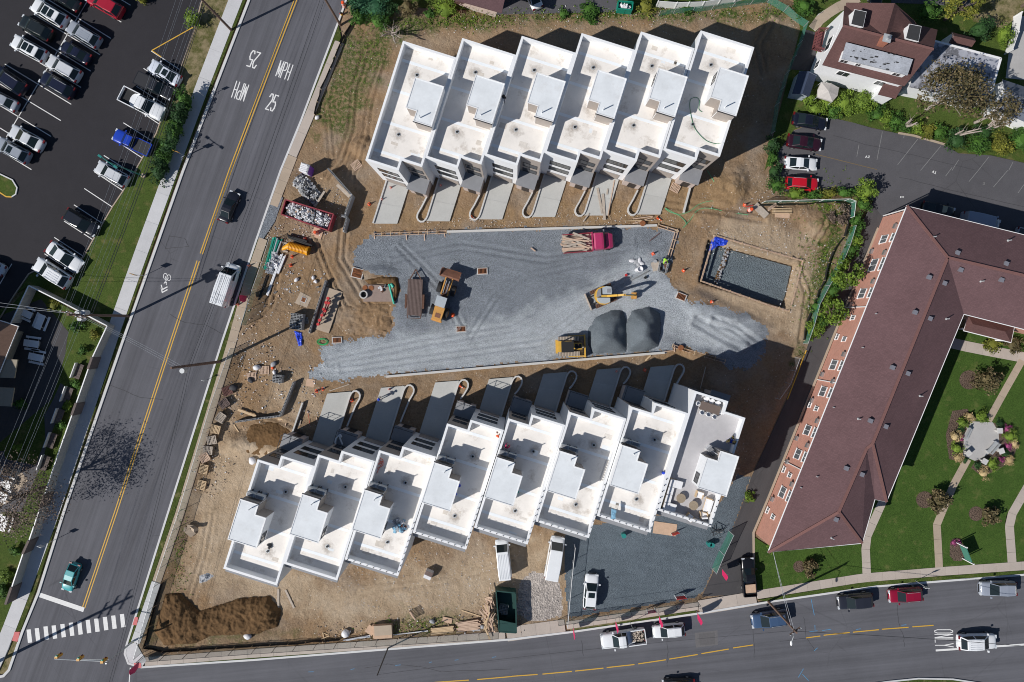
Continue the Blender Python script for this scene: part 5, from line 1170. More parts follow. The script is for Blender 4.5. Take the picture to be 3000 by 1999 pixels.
    if rails:
        for sy in (-1, 1): MB().tube([(tf - .15, sy * yt * .84, zt), (tf - .3, sy * yt * .84, zt + .06), (tr + .3, sy * yt * .86, zt + .06), (tr + .1, sy * yt * .86, zt)], .022, 6).build('roof_rail', 'galv', root)
    for k in range(ribs):
        y = -yt * .75 + 1.5 * yt * k / max(1, ribs - 1); onroof(tr + .25, tf - .35, y - .035, y + .035, pm, 'roof_rib', .034)
    if kind == 'pickup':
        x0, x1 = -.105 * L, -.497 * L
        MB().box(x1 + .06, x0, -w * .86, w * .86, .7, .745).build('bed_floor', 'black', root)
        for sy in (-1, 1): MB().box(x1, x0, min(sy * w * .87, sy * w * .985), max(sy * w * .87, sy * w * .985), .7, 1.14).build('bed_side', pm, root)
        MB().box(x1 - .03, x1 + .06, -w * .87, w * .87, .72, 1.13).build('tailgate', pm, root)
        if cover: MB().box(x1 + .07, x0 - .03, -w * .86, w * .86, 1.08, 1.12).build('bed_cover', 'dark_metal', root)
    for sx, sy in ((.31, 1), (.31, -1), (-.3, 1), (-.3, -1)):
        whl = MB().tube([(sx * L, sy * (w - .2), .34), (sx * L, sy * (w + .015), .34)], .34, 14).build('wheel', 'rubber', root)
        MB().tube([(sx * L, sy * (w - .1), .34), (sx * L, sy * (w + .03), .34)], .2, 10).build('rim', 'steel', whl)
    for sy in (-1, 1):
        x = bf - .16
        MB().obox((x, sy * (w + .1), zb + .12), (.16, .24, .15)).build('mirror', pm, root)
        MB().obox((.475 * L, sy * w * .66, K['st'][1][2] - .03), (.24, .42, .16)).build('headlight', mat('lamp_clear', (.6, .63, .66), .15, .05), root)
        MB().obox((-.485 * L, sy * w * .72, K['st'][-2][2] - .06), (.2, .4, .18)).build('taillight', mat('lamp_red', (.14, .008, .01), .3, .05), root)
    MB().obox((.495 * L, 0, .55), (.06, w * 1.1, .22)).build('grille', 'black', root)
    return root
WHT, SIL, PEARL, BLK, NAVY, DKG = (.76, .78, .8), (.31, .34, .39), (.58, .6, .63), (.008, .008, .01), (.008, .01, .028), (.012, .016, .016)
GL = 'cars parked in the left car park'
def pk(c, r, fu, fv, ru, rv, z=.8): return g(c, r, fu, fv, z), g(c, r, ru, rv, z)
def park(kind, c, r, f, b, col, label, cat='car', grp=GL, **k):
    p, q = pk(c, r, *f, *b); return vehicle(kind, p, q, col, label, cat, k.pop('name', 'parked_car'), grp, **k)
park('suv', 0, 0, (305, 32), (605, 212), WHT, 'white SUV with twin dark roof panes, topmost of the left bays', 'suv', glass_roof=True, rails=True)
park('suv', 0, 0, (188, 182), (470, 335), DKG, 'black SUV parked between two white SUVs in the left bays', 'suv')
park('suv', 0, 0, (118, 368), (415, 528), WHT, 'white SUV with long dark roof glass, below the black SUV', 'suv', glass_roof=True)
park('suv', 0, 0, (628, 232), (908, 402), SIL, 'silver SUV with ribbed roof and rails in the right bays', 'suv', rails=True, ribs=5)
park('sedan', 0, 0, (562, 408), (818, 552), NAVY, 'dark navy sedan parked next to the silver ribbed SUV', 'car')
park('suv', 0, 0, (442, 548), (728, 712), PEARL, 'white SUV with dark rear roof glass between two navy cars', 'suv', rails=True)
park('suv', 0, 0, (382, 702), (672, 868), NAVY, 'navy blue SUV at the lower end of the right bays with roof rails', 'suv', rails=True)
park('suv', 0, 0, (-60, 640), (228, 838), NAVY, 'dark blue SUV with silver rails at the left picture edge', 'suv', rails=True)
park('sedan', 0, 0, (-110, 850), (152, 988), SIL, 'silver sedan cut by the left picture edge, below the dark blue SUV', 'car')
park('sedan', 0, 0, (88, 1190), (392, 1352), PEARL, 'white sedan with green rear window near the lower left bays', 'car')
park('suv', 0, 0, (-28, 1305), (262, 1462), SIL, 'silver SUV with dark roof glass, beside the white sedan', 'suv', sunroof=True, rails=True)
park('suv', 0, 0, (815, -45), (1118, 128), (.36, .012, .03), 'red car at the top edge of the car park', 'car')
park('sedan', 0, 0, (505, -62), (692, 52), BLK, 'black car cut by the top picture edge', 'car')
park('sedan', 0, 0, (1372, 585), (1648, 752), (.62, .66, .74), 'silver sedan with sunroof beside the yellow painted corner', 'car', sunroof=True)
park('pickup', 0, 0, (1590, 880), (1255, 712), (.02, .02, .024), 'black pickup truck with covered bed, beside the white pickup', 'pickup truck', cover=True, name='pickup_truck')
park('pickup', 0, 0, (1508, 1058), (1122, 862), WHT, 'white pickup truck with dark open bed in the car park', 'pickup truck', name='pickup_truck')
park('pickup', 0, 0, (1050, 1232), (1382, 1388), (.012, .05, .42), 'bright blue pickup truck backed against the lawn', 'pickup truck', cover=True, name='pickup_truck')
park('suv', 0, 0, (888, 1522), (1168, 1678), PEARL, 'white SUV alone beside the lawn edge under the teal lamp', 'suv', rails=True)
park('suv', 0, 1, (892, 565), (606, 392), (.008, .01, .016), 'black SUV alone between two painted bays by the lawn', 'suv')
park('sedan', 0, 1, (742, 895), (446, 692), WHT, 'white sedan nose to the lawn, next to the last SUV', 'car')
park('suv', 0, 1, (328, 848), (635, 1040), WHT, 'white SUV with ribbed roof at the lowest bay by the fence', 'suv', ribs=5, rails=True)
park('sedan', 0, 1, (-230, 800), (38, 930), PEARL, 'white car almost hidden by the left picture edge', 'car')
GR = 'cars parked beside the hedge'
park('sedan', 3, 0, (545, 1140), (228, 1085), (.008, .01, .02), 'dark navy sedan, topmost of the four beside the hedge', 'car', GR)
park('sedan', 3, 0, (495, 1332), (178, 1285), (.03, .006, .014), 'maroon sedan between the navy and the white sedan', 'car', GR)
park('sedan', 3, 0, (455, 1512), (152, 1490), WHT, 'white sedan between the maroon sedan and the red SUV', 'car', GR)
park('suv', 3, 1, (460, 128), (168, 110), (.5, .008, .02), 'bright red SUV, lowest of the four beside the hedge', 'suv', GR, rails=True)
park('van', 3, 1, (2105, 505), (1800, 440), (.3, .36, .45), 'pale minivan in the shadow of the brick building', 'minivan', None, name='minivan')
park('sedan', 3, 1, (1720, 395), (1420, 330), BLK, 'black car in deep shadow behind the brick building', 'car', None)
park('suv', 3, 1, (2570, 640), (2290, 570), (.4, .45, .52), 'pale car at the right edge in the building shadow', 'car', None)
park('suv', 3, 0, (990, 40), (1030, -240), BLK, 'black SUV with bright grille parked at the top edge behind the house', 'suv', None)
GS = 'vehicles parked along the street'
park('pickup', 2, 3, (815, 1192), (1225, 1135), WHT, 'white pickup with debris in its bed beside the pink flags', 'pickup truck', GS, name='pickup_truck')
park('suv', 2, 3, (1292, 1108), (1588, 1078), WHT, 'white boxy SUV with roof bars behind the white pickup', 'suv', GS, rails=True)
p, q = W(2201, 1822, .8), W(2309, 1806, .8); vehicle('suv', p, q, (.05, .09, .17), 'slate blue SUV under the leaning pole in the street', 'suv', 'parked_car', GS, rails=True)
park('suv', 3, 3, (638, 838), (962, 803), (.022, .024, .034), 'charcoal SUV parked between the pole and the red SUV', 'suv', GS)
park('suv', 3, 3, (1108, 778), (1418, 752), (.25, .006, .03), 'dark red SUV parked along the lawn kerb', 'suv', GS, rails=True)
park('suv', 3, 3, (1945, 706), (2278, 702), (.28, .31, .37), 'silver grey SUV parked at the right end of the kerb', 'suv', GS)
park('suv', 3, 3, (2095, 1188), (1745, 1198), WHT, 'white SUV driving past the ONLY marking', 'suv', None, ribs=5, name='moving_car')
park('pickup', 2, 3, (2162, 428), (2188, 768), BLK, 'black pickup with plywood in its bed parked in the lane', 'pickup truck', None, name='pickup_truck')
park('suv', 2, 3, (738, 572), (712, 892), WHT, 'white SUV with sunroof alone on the dark gravel lot', 'suv', None, sunroof=True)
park('van', 1, 3, (2255, 262), (2290, 592), WHT, 'white cargo van with ladder marks on its ribbed roof behind the lower row', 'van', None, ribs=7, name='cargo_van', zr=1.5)
park('van', 2, 3, (425, 225), (358, 605), WHT, 'white cargo van with smooth roof beside the chain-link fence', 'van', None, name='cargo_van')
park('van', 0, 1, (2152, 858), (2025, 1240), WHT, 'white cargo van with ribbed roof parked on the road', 'van', None, ribs=7, name='cargo_van')
park('sedan', 0, 1, (2152, 208), (2050, 458), (.012, .013, .02), 'black car driving up the road', 'car', None, name='moving_car')
park('hatch', 0, 3, (604, 728), (690, 478), (.05, .36, .38), 'teal hatchback waiting before the white stop line', 'car', None, name='moving_car')
park('sedan', 2, 3, (1400, 1600), (1660, 1590), BLK, 'black car roof just showing at the bottom edge', 'car', None, name='moving_car')
park('sedan', 2, 0, (150, -130), (215, 15), WHT, 'white car tail showing at the top edge', 'car', None)
# load in two pickup beds
o = simple('plywood_sheet', MB().obox((0, 0, 0), (1.1, 1.5, .05)), 'plywood', 'brown plywood sheet in the bed of the black pickup', 'plywood', g(2, 3, 2196, 705, .84), R(-85))
mb = MB()
for k in range(60): mb.lump((rnd.uniform(-.75, .75), rnd.uniform(-.65, .65), rnd.uniform(0, .2)), (rnd.uniform(.08, .3), rnd.uniform(.08, .3), .12))
o = simple('debris', mb, 'timber_grey', 'heap of debris in the bed of the white street pickup', 'debris', g(2, 3, 1150, 1142, .85), R(5)); o['kind'] = 'stuff'
# ================================================================== BUILDING SITE THINGS
def at(c, r, u, v, z=0.0): return g(c, r, u, v, z)
def put(root, p, rz=0.0): root.location = p; root.rotation_euler = (0, 0, rz); return root
def hd(c, r, a, b): return heading(g(c, r, *a), g(c, r, *b))
# ---- excavator
ex = thing('excavator', 'yellow excavator with grey cab roof working on the gravel', 'excavator', at(2, 1, 835, 1152))
und = hd(2, 1, (835, 1152), (980, 1092))
M = Matrix.Rotation(und, 4, 'Z')
for sy in (-1, 1):
    tr_ = MB().box(-1.45, 1.45, sy * .95 - .24, sy * .95 + .24, .05, .7, 0, M).build('track', 'rubber', ex)
    for k in range(12): MB().box(-1.45 + .245 * k, -1.28 + .245 * k, sy * .95 - .26, sy * .95 + .26, .68, .74, 0, M).build('shoe', 'rust_dark', tr_)
MB().box(-.7, .7, -.7, .7, .3, .75, 0, M).build('undercarriage', 'black', ex)
bl = MB().box(-2.2, -2.05, -1.15, 1.15, .1, .6, 0, M).build('blade', 'timber_grey', ex)
for sy in (-.5, .5): MB().bar(M @ Vector((-2.1, sy, .4)), M @ Vector((-.9, sy, .5)), .16, .16).build('blade_arm', 'black', bl)
n = 22; cir = [(1.18 * math.cos(6.2832 * i / n) - .05, 1.18 * math.sin(6.2832 * i / n)) for i in range(n)]
MB().prism([(min(x, .75), y) for x, y in cir], .8, 1.25).build('turntable', 'cat_yellow', ex)
MB().prism([(x, y) for x, y in [(-.3, .12), (.75, .12), (.8, .5), (.7, 1.02), (.1, 1.1), (-.35, .9)]], 1.25, 2.55).build('cab', 'window_glass', ex)
cr = MB().prism([(-.36, .1), (.78, .1), (.83, .5), (.72, 1.06), (.1, 1.14), (-.4, .94)], 2.55, 2.64).build('cab_roof', 'cab_grey', ex); MB().box(.2, .7, .3, .8, 2.64, 2.67).build('roof_hatch', 'slab_grey', cr)
MB().prism([(-1.0, -.2), (-.95, .3), (-.8, .75), (-.42, .9), (-.42, .1), (-.4, -.1)], 1.25, 1.6).build('counterweight', 'slab_grey', ex)
MB().prism([(-.95, -.3), (.7, -.3), (.72, -.85), (.2, -1.05), (-.5, -1.0), (-.85, -.7)], 1.25, 1.75).build('engine_cover', 'cab_grey', ex)
MB().box(-.4, .65, -.22, .05, 1.25, 1.6).build('boom_foot', 'cat_yellow', ex)
bm = [(.5, -.08, 1.5), (1.6, -.05, 3.0), (2.3, 0, 3.35), (3.4, 0, 2.9)]
mb = MB()
for a, b_ in zip(bm, bm[1:]): mb.bar(a, b_, .26, .4)
boom = mb.build('boom', 'cat_yellow', ex); MB().bar((.8, -.08, 1.45), (1.7, -.05, 2.8), .1, .1).build('cylinder', 'steel', boom)
st_ = MB().bar((3.3, 0, 3.05), (4.05, .02, 1.1), .2, .3).build('stick', 'cat_yellow', ex); MB().bar((2.4, 0, 3.55), (3.35, 0, 3.3), .1, .1).build('cylinder', 'steel', st_)
MB().prism([(3.6, -.42), (4.25, -.42), (4.3, .4), (3.65, .42)], .35, .85).build('bucket', 'old_yellow', ex)
for k in range(4): MB().box(3.6, 3.95, -.4 + .2 * k, -.33 + .2 * k, .18, .36).build('bucket_tooth', 'steel', ex)
ex.scale = (1.02, 1.02, 1.02)
# ---- bulldozer
bd = thing('bulldozer', 'yellow bulldozer with black roof beside the gravel piles', 'bulldozer', at(2, 2, 535, 45), hd(2, 2, (410, 62), (660, 55)))
for sy in (-1, 1):
    tr_ = MB().box(-1.6, 1.2, sy * 1.0 - .28, sy * 1.0 + .28, .05, .85).build('track', 'rubber', bd)
    for k in range(14): MB().box(-1.6 + .2 * k, -1.46 + .2 * k, sy * 1.0 - .3, sy * 1.0 + .3, .85, .91).build('shoe', 'timber_grey', tr_)
MB().box(-1.7, .2, -.72, .72, .5, 1.15).build('body', 'cat_yellow', bd)
MB().box(.2, 1.45, -.42, .42, .6, 1.5).build('hood', 'cat_yellow', bd); MB().box(.5, 1.35, -.3, .3, 1.5, 1.54).build('engine_grille', 'black', bd)
for x, y in ((-1.2, -.6), (-1.2, .6), (.1, -.6), (.1, .6)): MB().box(x - .06, x + .06, y - .06, y + .06, 1.15, 2.5).build('cab_post', 'black', bd)
MB().box(-1.35, .25, -.72, .72, 2.5, 2.6).build('canopy', 'black', bd)
MB().box(-.7, -.2, -.3, .3, 1.15, 1.7).build('seat', 'black', bd); MB().cyl(.9, .2, 1.5, 2.1, .06, 8).build('exhaust', 'rust_dark', bd)
MB().box(1.8, 1.95, -1.5, 1.5, .1, 1.05).build('blade', 'cat_yellow', bd)
for sy in (-1, 1): MB().bar((-.3, sy * 1.35, .5), (1.8, sy * 1.35, .45), .14, .2).build('push_arm', 'cat_yellow', bd)
MB().box(-2.0, -1.7, -.9, .9, .5, .9).build('ripper_beam', 'cat_yellow', bd)
# ---- wheel loader
wl_ = thing('wheel_loader', 'worn orange yellow wheel loader with rusty raised bucket', 'loader', at(1, 1, 1728, 1180), hd(1, 1, (1660, 1390), (1790, 980)))
MB().prism([(-2.9, -.62), (-2.9, .62), (-1.2, .68), (-1.1, .5), (-1.1, -.5), (-1.2, -.68)], .7, 1.75).build('engine_cover', 'old_yellow', wl_)
MB().box(-2.6, -2.0, -.4, .3, 1.75, 1.78).build('radiator_grille', 'bucket_rust', wl_)
MB().box(-3.15, -2.9, -.7, .7, .6, 1.3).build('counterweight', 'old_yellow', wl_)
MB().box(-1.05, .1, -.6, .6, 1.0, 2.7).build('cab', 'window_glass', wl_); MB().box(-1.15, .2, -.68, .68, 2.7, 2.8).build('cab_roof', 'cab_grey', wl_)
MB().box(.1, 2.0, -.42, .42, .7, 1.3).build('front_frame', 'rust_dark', wl_)
for sy in (-1, 1):
    MB().bar((.5, sy * .42, 1.5), (2.9, sy * .46, 1.35), .16, .34).build('lift_arm', 'old_yellow', wl_); MB().bar((.7, sy * .2, 1.7), (2.4, sy * .2, 1.8), .1, .1).build('cylinder', 'steel', wl_)
    for x in (-1.75, 1.35):
        w_ = MB().tube([(x, sy * .72, .72), (x, sy * 1.2, .72)], .72, 16).build('wheel', 'rubber', wl_); MB().tube([(x, sy * 1.0, .72), (x, sy * 1.22, .72)], .38, 12).build('rim', 'old_yellow', w_)
prof = [(2.75, .9), (2.85, 1.75), (3.0, 1.8), (3.35, 1.65), (3.9, 1.35), (3.85, 1.25), (3.2, .85)]
mb = MB(); mb.loft([[(x, -1.3, z) for x, z in prof], [(x, 1.3, z) for x, z in prof]]); bk = mb.build('bucket', 'bucket_rust', wl_)
MB().bar((3.87, -1.32, 1.32), (3.87, 1.32, 1.32), .14, .06).build('cutting_edge', 'rust', bk)
for sy in (-1.3, 1.3): MB().box(2.8, 3.7, sy - .04, sy + .04, 1.3, 2.0).build('bucket_side', 'bucket_rust', bk)
# ---- flat trailer
tl = thing('flatbed_trailer', 'flat brown plank trailer parked next to the wheel loader', 'trailer', at(1, 1, 1458, 1165, .7), hd(1, 1, (1452, 1330), (1464, 1000)))
MB().box(-2.4, 2.4, -.98, .98, -.16, -.02).build('frame', 'rust_dark', tl)
for k in range(11): MB().box(-2.38, 2.38, -.97 + .1775 * k, -.97 + .1775 * k + .14, -.02, .03 + rnd.uniform(-.008, .008)).build('plank', 'deck_wood', tl)
for sy in (-1, 1):
    MB().bar((2.35, sy * .75, -.1), (3.7, 0, -.1), .12, .12).build('tongue_bar', 'rust_dark', tl)
    MB().box(-1.5, .4, sy * 1.02, sy * 1.28 if sy > 0 else sy * 1.28, -.02, .03).build('fender', 'rust_dark', tl) if sy > 0 else MB().box(-1.5, .4, -1.28, -1.02, -.02, .03).build('fender', 'rust_dark', tl)
    for x in (-.95, -.1): MB().tube([(x, sy * 1.02, -.36), (x, sy * 1.24, -.36)], .34, 12).build('wheel', 'rubber', tl)
MB().box(-2.8, -2.72, -.9, .9, -.1, -.04).box(-2.8, -2.4, -.9, -.82, -.1, -.04).box(-2.8, -2.4, .82, .9, -.1, -.04).build('loading_ramp', 'rust_dark', tl)
MB().cyl(3.2, .2, -.6, .2, .06, 8).build('jack', 'rust_dark', tl)
# ---- pink lorry with lumber
lr = thing('lorry', 'pink flatbed lorry loaded with old lumber on the gravel', 'truck', at(2, 1, 660, 672), hd(2, 1, (400, 690), (930, 650)))
MB().box(-3.0, 3.3, -.5, .5, .5, .85).build('chassis', 'black', lr)
MB().box(-2.9, .95, -1.2, 1.2, .95, 1.1).build('bed_floor', 'timber_grey', lr)
for sy in (-1, 1): MB().box(-2.9, .95, sy * 1.2 - .05, sy * 1.2 + .05, 1.1, 1.5).build('bed_side', 'dumpster_red', lr)
MB().box(.9, 1.0, -1.22, 1.22, 1.1, 2.2).build('headboard', 'truck_pink', lr)
CS = lambda x, w, z0, z1: [(x, -w, z0), (x, -w, z1 - .25), (x, -w * .88, z1), (x, w * .88, z1), (x, w, z1 - .25), (x, w, z0)]
MB().loft([CS(1.1, 1.1, .6, 2.2), CS(1.3, 1.12, .6, 2.3), CS(2.1, 1.12, .6, 2.3), CS(2.35, 1.1, .6, 2.25)]).build('cab', 'truck_pink', lr)
MB().add([(2.36, -.98, 2.2), (2.36, .98, 2.2), (2.72, 1.02, 1.68), (2.72, -1.02, 1.68)], [(0, 1, 2, 3)]).build('windshield', 'car_glass', lr)
MB().loft([CS(2.3, 1.1, .6, 1.68), CS(3.2, 1.05, .6, 1.6), CS(3.6, .95, .6, 1.45), CS(3.75, .8, .6, 1.2)]).build('hood', 'truck_pink', lr)
for sy in (-1, 1): MB().obox((2.5, sy * 1.35, 1.7), (.15, .3, .3)).build('mirror', 'steel', lr)
for x, sy in ((2.9, -1), (2.9, 1), (-1.2, -1), (-1.2, 1), (-2.1, -1), (-2.1, 1)): MB().tube([(x, sy * .75, .5), (x, sy * 1.12, .5)], .5, 14).build('wheel', 'rubber', lr)
for k in range(34):
    L_ = rnd.uniform(1.2, 3.6); y = rnd.uniform(-1.0, 1.0); x = .7 - L_ / 2 - rnd.uniform(0, max(0.01, 4.1 - L_)) * .9
    o = simple('plank', MB().obox((0, 0, 0), (L_, rnd.uniform(.14, .26), .06), 0, 0, 0, rnd.uniform(-.05, .05)), rnd.choice(['timber_grey', 'timber_grey', 'timber_pink']), 'weathered board lying in the lumber load of the pink lorry', 'board', (0, 0, 0), 0, 'boards on the pink lorry')
    Mx = Matrix.Translation(lr.location) @ Matrix.Rotation(lr.rotation_euler.z, 4, 'Z'); o.location = Mx @ Vector((x, y, 1.2 + .016 * k)); o.rotation_euler = (0, 0, lr.rotation_euler.z + rnd.uniform(-.12, .12) * (1 if k < 26 else 4))
# ---- roll-off dumpster with rubbish
def container(label, P, h, m, name='dumpster'):
    """open steel container on the corner points P (world)"""
    c = sum(P, Vector()) / 4; root = thing(name, label, 'dumpster', (c.x, c.y, 0)); q = [Vector((p.x - c.x, p.y - c.y, 0)) for p in P]
    MB().prism(q, .1, .2).build('floor', m, root)
    for i in range(4):
        a, b_ = q[i], q[(i + 1) % 4]; MB().bar(a + Vector((0, 0, .2 + h / 2)), b_ + Vector((0, 0, .2 + h / 2)), .07, h).build('side_wall', m, root)
        MB().bar(a + Vector((0, 0, h + .24)), b_ + Vector((0, 0, h + .24)), .16, .1).build('rim', m, root)
        n = int((b_ - a).length / .8)
        for k in range(1, n): p = a.lerp(b_, k / n); MB().obox((p.x, p.y, .2 + h / 2), (.14, .14, h), heading(a, b_)).build('rib', m, root)
    return root, q
P = [at(1, 1, 272, 268, 1.7), at(1, 1, 712, 402, 1.7), at(1, 1, 664, 552, 1.7), at(1, 1, 232, 402, 1.7)]
dp_, q = container('dark red roll-off dumpster heaped with rubbish by the road', P, 1.5, 'dumpster_red')
def rubbish(name, label, cat, origin, rz, sx, sy, z0, z1, n, mats, smin=.12, smax=.5, par=None):
    mb = MB()
    for k in range(n):
        x, y = rnd.uniform(-1, 1), rnd.uniform(-1, 1); z = z0 + (z1 - z0) * rnd.random() * (1.2 - .5 * (x * x + y * y))
        s_ = rnd.uniform(smin, smax); mb.lump((x * sx, y * sy, z), (s_ * rnd.uniform(.6, 1.8), s_, s_ * rnd.uniform(.15, .9)), rnd.randrange(len(mats)))
    o = mb.build(name, mats); o.location = origin; o.rotation_euler = (0, 0, rz); o['kind'] = 'stuff'; return tag(o, label, cat)
TW = ['trash_white', 'trash_white', 'trash_grey', 'timber_pink', mat('trash_dark', (.05, .05, .055), .8, .2)]
rubbish('rubbish', 'white and grey rubbish filling the dark red dumpster', 'rubbish', dp_.location, hd(1, 1, (272, 268), (712, 402)), 2.9, .95, .8, 1.9, 1000, ['trash_white', 'trash_white', 'trash_white'] + TW, .06, .3)
rubbish('rubble', 'heap of broken concrete between dumpster and portable toilet', 'rubble', at(1, 1, 480, 175), hd(1, 1, (390, 90), (580, 290)), 2.0, .9, .05, .75, 600, ['trash_grey', 'cmu', 'trash_dark', 'wall_concrete'], .1, .4)
rubbish('debris', 'scattered scraps beside the dumpster and block wall', 'debris', at(1, 1, 680, 330), 0, 1.6, 2.6, .06, .12, 120, TW, .03, .09)
rubbish('debris', 'scattered white scraps on the earth below the yellow pipe', 'debris', at(1, 1, 450, 1020), 0, 3.2, 1.6, .08, .14, 40, ['trash_white', 'trash_grey'], .04, .2)
rubbish('debris', 'litter on the earth left of the lower driveways', 'debris', at(1, 2, 350, 500), 0, 5, 4, .08, .14, 130, ['trash_white', 'timber_pink', 'cmu'], .04, .18)
rubbish('debris', 'pale stones strewn over the southern bare earth', 'debris', at(1, 3, 1500, 640), 0, 11, 4, .06, .12, 400, ['trash_white', 'wall_concrete'], .03, .09)
rubbish('debris', 'pale stones strewn on the earth round the foundation pit', 'debris', at(2, 1, 2150, 420), 0, 6, 5.5, .08, .16, 400, ['trash_white', 'wall_concrete', 'timber_grey'], .04, .1)
rubbish('debris', 'pale stones strewn between the upper driveways and the gravel', 'debris', at(2, 1, 350, 470), R(2), 17, 1.0, .1, .16, 420, ['trash_white', 'wall_concrete', 'timber'], .03, .09)
rubbish('debris', 'litter and stones strewn along the top of the upper row', 'debris', at(2, 0, 900, 150), R(2), 22, 1.6, .06, .14, 300, ['trash_white', 'wall_concrete', 'timber_grey'], .04, .1)
rubbish('debris', 'stones strewn beside the eastern silt fence', 'debris', at(3, 1, 430, 800), R(70), 8, 2.4, .06, .14, 260, ['trash_white', 'wall_concrete'], .04, .1)
rubbish('debris', 'crumbs of stone on the earth beside the road sidewalk', 'debris', at(1, 1, 100, 1250), R(70), 9, 3.2, .06, .14, 260, ['trash_white', 'wall_concrete', 'timber_pink'], .04, .16)
# ---- portable toilet
pt = thing('portable_toilet', 'purple and white portable toilet above the rubble heap', 'portable toilet', at(1, 1, 490, 10), R(-18))
MB().box(-.55, .55, -.55, .55, 0, 2.1).build('cabin', mat('toilet_purple', (.16, .05, .36), .5, .08), pt); MB().loft([[(x, y, z) for x, y, z in ((-.6, -.6, 2.1), (.6, -.6, 2.1), (.6, .6, 2.1), (-.6, .6, 2.1))], [(x, y, 2.3) for x, y in ((-.4, -.5), (.4, -.5), (.4, .5), (-.4, .5))]]).build('roof', 'trash_white', pt)
for k in range(5): MB().box(-.56, .56, -.5 + .22 * k, -.44 + .22 * k, 2.1, 2.33).build('roof_rib', 'pipe_white', pt)
MB().box(-.4, .4, -.58, -.55, .1, 1.95).build('door', 'trash_white', pt); MB().cyl(.35, .35, 2.3, 2.6, .06, 8).build('vent_pipe', 'pipe_white', pt)
# ---- concrete block walls
def block_mesh():
    mb = MB(); L_, w_, h = .4, .2, .2; t = .028
    for y in (-w_ / 2, w_ / 2 - t): mb.box(-L_ / 2 + .004, L_ / 2 - .004, y, y + t, 0, h)
    for x in (-L_ / 2 + .004, -t / 2, L_ / 2 - t - .004): mb.box(x, x + t, -w_ / 2 + t, w_ / 2 - t, 0, h)
    return mb.mesh('block', ['cmu'])
BLK_ME = block_mesh()
def blockwall(label, pts, h, blocks=True):
    root = thing('block_wall', label, 'block wall', (0, 0, 0), 0, 'grey block walls')
    MB().strip(pts, .2, h - .2, 0, 0, -.1).build('lower_courses', 'cmu', root)
    for a, b_ in zip(pts, pts[1:]):
        a = Vector((a[0], a[1], 0)); b_ = Vector((b_[0], b_[1], 0)); n = max(1, int((b_ - a).length / .4)); d = (b_ - a).normalized()
        for k in range(n):
            o = link('block', BLK_ME, root); p = a + d * (.2 + .4 * k); o.location = (p.x, p.y, h - .2); o.rotation_euler = (0, 0, math.atan2(d.y, d.x))
    return root
blockwall('bent grey block wall beside the dumpster', gp(1, 1, [(660, -20), (878, 228), (812, 410), (832, 440), (798, 560)], 1.6), 1.6)
blockwall('short grey block wall end jutting from the bent wall', gp(1, 1, [(780, 412), (812, 416)], 1.6), 1.6)
blockwall('straight grey block wall left of the red pipe manifold', gp(1, 1, [(640, 1010), (485, 1495)], .8), .8)
blockwall('grey block foundation wall right of the pallet stacks', gp(1, 2, [(345, 375), (218, 690), (0, 715), (-200, 745)], 1.0), 1.0)
# boards and wood form on the bent wall
def plank(c, r, a, b, w, z, m, label, grp=None, th=.05, cat='board', name='plank'):
    p, q_ = g(c, r, *a, z), g(c, r, *b, z); L_ = (q_ - p).length
    return simple(name, MB().box(-L_ / 2, L_ / 2, -w / 2, w / 2, -th / 2, th / 2), m, label, cat, (p + q_) / 2, heading(p, q_), grp)
plank(1, 1, (745, 130), (860, 240), .42, .75, 'timber_grey', 'wide grey board leaning inside the bent block wall'); plank(1, 1, (630, 190), (540, 330), .28, .6, 'timber_grey', 'grey board lying across the rubble above the dumpster')
plank(1, 1, (590, 70), (612, 78), .16, .1, 'timber', 'tiny yellow board on the earth left of the bent wall')
def make_pallet(label, m='timber_pink'):
    root = thing('pallet', label, 'pallet', (0, 0, 0), 0, 'wooden pallets')
    for y in (-.5, 0, .5): MB().box(-.6, .6, y - .04, y + .04, 0, .09).build('stringer', m, root)
    for k in range(7): MB().box(-.6 + .184 * k, -.6 + .184 * k + .1, -.54, .54, .09, .112).build('slat', m, root)
    for k in (0, 3, 6): MB().box(-.6 + .184 * k, -.6 + .184 * k + .1, -.54, .54, -.022, 0).build('slat', m, root)
    return root
PM = {}
def pallet(c, r, u, v, ang, z, label, m='timber_pink', tilt=0.0):
    if m not in PM: PM[m] = [make_pallet(label, m), None]; PM[m][1] = subtree(PM[m][0]); o = PM[m][0]
    else: o = dup(PM[m][0], PM[m][1], None, None, label, 'wooden pallets')
    p = g(c, r, u, v, z); o.location = p; o.rotation_euler = (tilt, 0, ang); return o
stk = [(2090, 455, 20, 4, 'timber_red', 'dark red stack uppermost along the road fence'), (2062, 572, 35, 5, 'deck_wood', 'dark weathered stack below the dark red one'), (2030, 702, 58, 5, 'timber_grey', 'tilted grey stack above the straw coloured one'), (1982, 806, -12, 6, 'timber', 'straw coloured stack below the tilted grey one'),
       (1946, 908, 8, 6, 'timber_grey', 'grey stack midway along the line'), (1912, 998, -4, 5, 'timber_grey', 'pale decked grey stack above the crooked one'), (1882, 1072, 28, 6, 'timber_pink', 'crooked brown stack'), (1872, 1172, 78, 4, 'timber', 'pale stack second from the lower end'), (1850, 1322, 76, 3, 'timber', 'pale stack standing apart at the lower end')]
for u, v, a, n, m_, lab in stk:
    for k in range(n):
        o = pallet(0, 2, u + rnd.uniform(-4, 4), v + rnd.uniform(-4, 4), R(a + rnd.uniform(-3, 3)), .06 + .136 * k, ('topmost pallet of the ' if k == n - 1 else ('bottom pallet of the ' if k == 0 else 'pallet in the middle of the ')) + lab, m_)
        if 0 < k < n - 1: o['group'] = 'pallets inside the ' + lab
